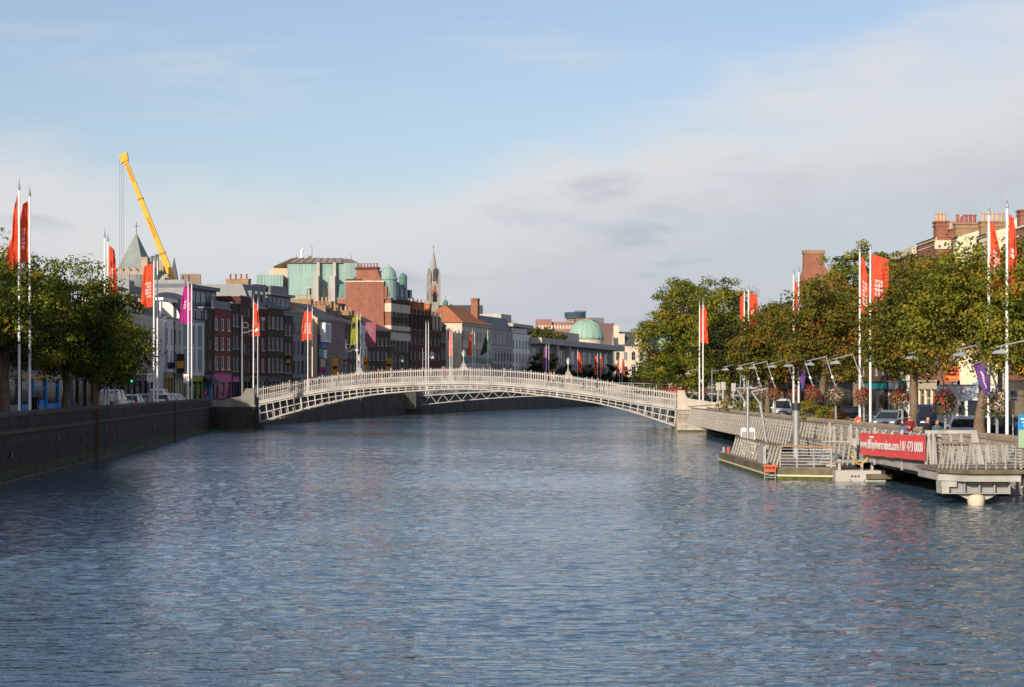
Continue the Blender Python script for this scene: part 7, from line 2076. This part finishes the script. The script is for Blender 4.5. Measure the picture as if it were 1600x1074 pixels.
person('person in white shirt by the white van on the left quay', (xat(175, 150), 150, ZL + .12), -.4, 'walk', 'white', 'jeans', 'dark', 'short')
person('person in red jacket by the left quay trees', (xat(149, 146), 146, ZL + .12), .6, 'walk', 'red', 'black', 'dark', 'short')
person('person in magenta top with dark bicycle bag near the left bridge end', (xat(320, 236), 236, ZL), .6, 'stand', 'magenta', 'navy', 'dark', 'long')
person('person in pale jacket before the pink shop', (xat(330, 240), 240, ZL), 1.2, 'walk', 'bluegrey', 'black', 'dark', 'short')
for i, (px, Y, a, b_, lab) in enumerate(((1123, 206, 'white', 'black', 'person in white top under the round tree right of the bridge end'), (1135, 192, 'black', 'black', 'dark figure by the ramp at the right bridge end'), (1186, 190, 'khaki', 'jeans', 'person in khaki behind the slim pile'))):
    person(lab, (xat(px, Y), Y, ZR + .12), i * 1.3, 'walk' if i % 2 else 'stand', a, b_, 'brown', 'short')

# ---------------------------------------------------------------- street furniture and signs
def heritage_lamp(px, ytop, Y, label, arm=1, double=False):
    zb = ZL
    t = thing('street_lamp', label, 'street lamp', (xat(px, Y), Y, zb), 0, 'scroll armed street lamps on the left quay')
    h = zat(ytop, Y) - zb
    MB().lathe([(.16, 0), (.16, .9), (.09, 1.0), (.06, h - .4), (.03, h + .5)], n=8).build('column', LAMPGREY, t)
    for s in ((-1, 1) if double else (arm,)):
        b = MB(); pts = [(s * 1.5 * math.sin(a) * (1 if a < 1.6 else 1), 0, h - 1.5 + 1.5 * (1 - math.cos(a)) * .62) for a in [math.pi * k / 10 for k in range(6)]]
        pts += [(s * (1.5 + .35 * math.sin(a)), 0, h - .62 + .38 * math.cos(a)) for a in [k * math.pi / 5 for k in range(5)]]
        b.tube(pts, .045, 5)
        c = [(s * .37 + .33 * math.cos(a), 0, h - .62 + .33 * math.sin(a)) for a in [2 * math.pi * k / 12 for k in range(13)]]
        b.tube(c, .03, 4); b.build('scroll_arm', LAMPGREY, t)
        MB().lathe([(.06, 0), (.3, -.28), (.32, -.36), (.2, -.5), (.05, -.55)], (s * 1.72, 0, h - .95), 8).build('lantern', LANT, t)
for px, yt, Y, lb_, ar in ((378.5, 500, 222, 'scroll armed street lamp left of the crumpled red flag', 1), (540.5, 535, 300, 'scroll armed street lamp left of the lime flags', 1), (612.5, 553, 330, 'slim scroll armed street lamp before the banded brick block', 1),
                           (837, 555, 450, 'far street lamp before the dark broad tree', 1), (915.5, 563, 520, 'far scroll armed lamp right of the third lantern', 1), (942, 566, 570, 'farthest scroll armed lamp near the orange red flags', 1), (660.5, 548, 332, 'plain angled lamp post before the dark red block', 1)):
    heritage_lamp(px, yt, Y, lb_, ar)
def sign(name, label, pts, Y, depth, m, cat='sign', group=None, frame=None, inner=None, post=None):
    """rectangular sign box between two photo corners (x0,y0)-(x1,y1) standing at distance Y"""
    (x0, y0), (x1, y1) = pts
    w, h = (x1 - x0) / F * Y, (y1 - y0) / F * Y
    t = thing(name, label, cat, (xat(x0, Y), Y, zat(y1, Y)), 0, group)
    MB().box(0, 0, 0, w, depth, h).build('panel', m, t)
    if inner:
        for (a, c, b_, d_2, mm) in inner: MB().box(a * w, -.015, c * h, b_ * w, -.003, d_2 * h).build('print', mm, t)
    if post: MB().cyl((w / 2, depth + .04, -post), (w / 2, depth + .04, h), .04, n=8).build('post', GALV, t)
    return t, w, h
for q, (px, py, Y, lb_) in enumerate(((234, 590, 154, 'white plate with red ringed no stopping roundel on the flagpole below the red flag'), (291, 592, 184, 'white plate with red ringed no stopping roundel on the magenta flagpoles'))):
    s_ = Y / F
    t, w, h = sign('road_sign', lb_, ((px - 4.2, py - 7), (px + 4.2, py + 7)), Y, .03, WHITE)
    cx, cz = w / 2, h * .62; rr = w * .36
    MB().cyl((cx, -.012, cz), (cx, -.002, cz), rr, n=20).build('red_ring', TAILL, t)
    MB().cyl((cx, -.022, cz), (cx, -.013, cz), rr * .72, n=20).build('blue_disc', WHITE, t)
    MB().bar((cx - rr * .55, -.026, cz + rr * .55), (cx + rr * .55, -.026, cz - rr * .55), rr * .22, .006, up=(0, 1, 0)).bar((cx - rr * .55, -.028, cz - rr * .55), (cx + rr * .55, -.028, cz + rr * .55), rr * .22, .006, up=(0, 1, 0)).build('red_cross', TAILL, t)
    MB().box(w * .2, -.012, h * .1, w * .8, -.002, h * .16).build('print', PRINTK, t)
    MB().cyl((w / 2, .08, -zat(py + 7, Y) + ZL), (w / 2, .08, h), .06, n=8).build('post', GALV, t)
dk_ = [(.1, .42, .9, .6, PRINTK)]
orange_specs = [(369, 557, 377.5, 584, 268, 'tall orange sign on the dark red brick house'), (519, 560, 528, 590, 299, 'tall orange sign low on the second pink house'), (568, 558, 574.5, 578, 318, 'orange sign below the hanging pink banner'), (604, 560, 612, 582, 333, 'orange sign at the foot of the small brick house'), (447, 556, 454.5, 571, 286, 'black sign with orange middle on the narrow sooty house'), (537, 562, 543, 572, 306, 'small black and orange sign left of the lime flags'), (275.5, 553, 288, 583, 241, 'black sign with orange middle on the beige house')]
for (x0, y0, x1, y1, Y, lb_) in orange_specs:
    blk = lb_.startswith('black') or lb_.startswith('small black')
    sign('projecting_sign', lb_, ((x0, y0), (x1, y1)), Y, .18, BLACK if blk else ORANGE, inner=[(.08, .25, .92, .62, ORANGE)] if blk else dk_, group='projecting signs on the left street front')
sign('hanging_board', 'dark blue framed picture board on the white house', ((262, 566), (275, 577)), 238.5, .12, OFFWHITE, inner=[(.06, .06, .94, .94, NAVY), (.3, .3, .7, .5, REND_GREY)])
sign('hanging_banner', 'large hanging dull pink banner on the narrow white house', ((571.5, 504), (587, 542)), 322, .05, mat('dull_pink_banner', (.27, .075, .12), .7, .12, .8), 'banner', inner=[(.12, .82 - k * .1, .12 + .7 * ((k * 37) % 5 + 3) / 8, .87 - k * .1, REND_PINK) for k in range(7)])
sign('white_panel', 'pale blue light slashes on the sooty brick house', ((408, 496), (414, 501)), 273, .05, mat('pale_blue_tubes', (.35, .55, .62), .4, .1, 2))
# right side signs
sign('shop_sign', 'stack of yellow and red shop boards under the trees', ((1476, 572), (1499, 595)), 140, .2, ORANGE, inner=[(0, .30, 1, .52, REDB), (0, .0, 1, .12, REDB), (0, .56, 1, .78, REDB), (.1, .60, .9, .72, WHITE), (.2, .36, .8, .46, WHITE), (0, .80, 1, 1, ORANGE)])
t, w, h = sign('vertical_sign', 'vertical black shop sign with white lettering at the right edge', ((1560, 580), (1570, 613)), 136, .25, BLACK)
tw = text('webworks', .42, t, (w * .62, -.012, h - .15), PRINTW, rot=(math.pi / 2, math.pi / 2, 0), ext=.004)
bpy.context.view_layer.update()
if tw.dimensions.x > 0: tw.scale = ((h - .35) / tw.dimensions.x,) * 3
sign('shop_sign', 'big orange hoarding on the red brick house at the right edge', ((1585, 535), (1604, 585)), 136, .25, ORANGE, inner=[(.1, .06, .6, .12, PRINTK)])
sign('street_flag', 'teal square banner on the lamp above the silver blue car', ((1404.5, 595), (1417, 609)), 110.6, .03, TEAL, 'banner', inner=[(.45, .2, .62, .75, OFFWHITE), (.3, .3, .42, .6, mat('pale_teal', (.1, .45, .45), .5, .1, 1))])
sign('poster_board', 'white street map board on a post between the nearest basket and the right edge', ((1577, 608), (1590, 627)), 101, .06, WHITE, inner=[(.1, .35, .9, .9, REND_GREY), (.25, .55, .45, .75, PRINTK), (.1, .05, .9, .2, REND_PINK)], post=2.6)
t, w, h = sign('info_kiosk', 'blue and green information panel cut by the right picture edge', ((1591.5, 648), (1606, 700)), 73.2, .08, mat('pale_green_panel', (.30, .42, .26), .5, .1, 1), inner=[(0, .55, 1, 1, BLUE)])
for k in range(3): MB().box(.08 + .05 * k, -.022, h * (.85 - .1 * k), .28, -.016, h * (.89 - .1 * k)).build('print', PRINTW, t)
sign('shop_sign', 'yellow vertical sign hung between the big flagpoles', ((1351, 572), (1358, 596)), 150, .15, ORANGE, inner=[(.2, .3, .8, .5, REND_CREAM)])
sign('blue_hoarding', 'pale blue awning board above the white truck', ((1520, 598), (1536, 606)), 141, .1, mat('sky_blue_board', (.10, .34, .55), .5, .1, 1))
sign('blue_hoarding', 'bright blue board behind the thick pile', ((1248, 604), (1257, 612)), 170, .1, BLUE)
sign('shop_sign', 'orange brown board above a pale box behind the rusty tree', ((1221, 583), (1229, 596)), 190, .15, mat('rust_board', (.42, .13, .04), .6, .2, 1))
# orange lifebuoy on the parapet
lbz = thing('lifebuoy_box', 'orange lifebuoy on a white post by the big flagpoles', 'lifebuoy', (xat(1340, 118), 118, ZR + .12))
MB().cyl((0, 0, 0), (0, 0, 1.0), .05, n=8).build('post', WHITE, lbz)
ring = MB(); pts = [(.17 * math.cos(a), -.1, .86 + .20 * math.sin(a)) for a in [2 * math.pi * k / 14 for k in range(15)]]
ring.tube(pts, .075, 8); ring.build('ring', fl, lbz)
# round white mark sign on boardwalk
# traffic signals on the left
SIGG = bpy.data.materials.new('green_signal'); SIGG.use_nodes = True
_e = SIGG.node_tree.nodes['Principled BSDF']; _e.inputs['Base Color'].default_value = (.0, .4, .2, 1); _e.inputs['Emission Color'].default_value = (.02, .9, .45, 1); _e.inputs['Emission Strength'].default_value = 1.5
for px, Y, lit, lb_ in ((180, 152, True, 'traffic signal showing green under the left trees'), (206.5, 160, True, 'traffic signal showing green right of the left trees'), (484, 262, False, 'dark traffic signal beyond the left bridge end'), (400, 234, False, 'dark traffic signal behind the left bridge abutment'), (330, 232, False, 'dark traffic signal before the pink shop')):
    t = thing('traffic_signal', lb_, 'traffic light', (xat(px, Y), Y, ZL + .12))
    MB().cyl((0, 0, 0), (0, 0, 3.3), .06, n=8).build('post', GALV, t)
    hsg = MB().box(-.16, -.3, 2.35, .16, -.08, 3.3).build('signal_head', BLACK, t)
    for k, m_ in enumerate((SIGG if lit else BLACK, BLACK, TAILL if not lit else BLACK)):
        MB().cyl((0, -.31, 2.52 + k * .3), (0, -.34, 2.52 + k * .3), .1, n=10).build('lens', m_, hsg)
# parking posts, bollards and bins on the right quay near the bridge
for px, yt, Y, lb_ in ((1122, 598, 182, 'white ticket post nearest the bridge end'), (1130, 597, 180, 'second, cream ticket post'), (1146, 599, 178, 'third ticket post beside the slim white flagpoles')):
    t = thing('ticket_post', lb_, 'post', (xat(px, Y), Y, ZR + .12), 0, 'ticket posts by the right bridge end')
    h = zat(yt, Y) - ZR - .12
    MB().cyl((0, 0, 0), (0, 0, h - .7), .09, n=8).build('post', OFFWHITE, t); MB().box(-.2, -.15, h - .75, .2, .15, h).build('head', OFFWHITE, t)
for px, yt, Y, lb_ in ((1112.5, 575, 205, 'slim grey lamp post before the round tree'), (1167, 577, 188, 'grey lamp post left of the purple banner'), (1157, 583, 198, 'second grey lamp post left of the purple banner')):
    t = thing('street_lamp', lb_, 'street lamp', (xat(px, Y), Y, ZR + .12), 0, 'slim lamp posts on the right quay')
    h = zat(yt, Y) - ZR - .12
    MB().cyl((0, 0, 0), (0, 0, h), .06, n=8).build('column', LAMPGREY, t); MB().box(.05, -.15, h - .35, .9, .15, h - .25).build('lamp_head', OFFWHITE, t)
# gulls, chimney bird
gu = thing('gull', 'white gull perched on the red chimney pots', 'gull', (xat(1499, 158), 158, zat(341.5, 158)), .4)
MB().sphere((0, 0, .12), .22, .1, .11, 8, 6).sphere((.2, 0, .24), .075, .07, .07, 8, 6).cyl((.26, 0, .24), (.36, 0, .22), .02, .005, 5).add([(-.15, -.05, .13), (-.15, .05, .13), (-.45, 0, .12), (-.15, 0, .18)], [(0, 1, 2), (0, 2, 3), (1, 3, 2)]).build('body', WHITE, gu, smooth=True)
for s in (-1, 1): MB().add([(.08, s * .10, .17), (-.12, s * .10, .2), (-.36, s * .04, .14), (-.1, s * .11, .08)], [(0, 1, 2, 3)]).build('wing', REND_GREY, gu)
for s in (-1, 1): MB().cyl((0, s * .04, 0), (0, s * .04, .05), .012, n=5).build('leg', ORANGE, gu)
# blue bin and bags by the parapet
bb = thing('litter_bin', 'blue litter bin under the street map board', 'bin', (xat(1596, 96), 96, ZR + .12))
MB().lathe([(.28, 0), (.3, .9), (.32, .95), (.3, 1.15), (.1, 1.25)], n=12).build('drum', BLUE, bb)
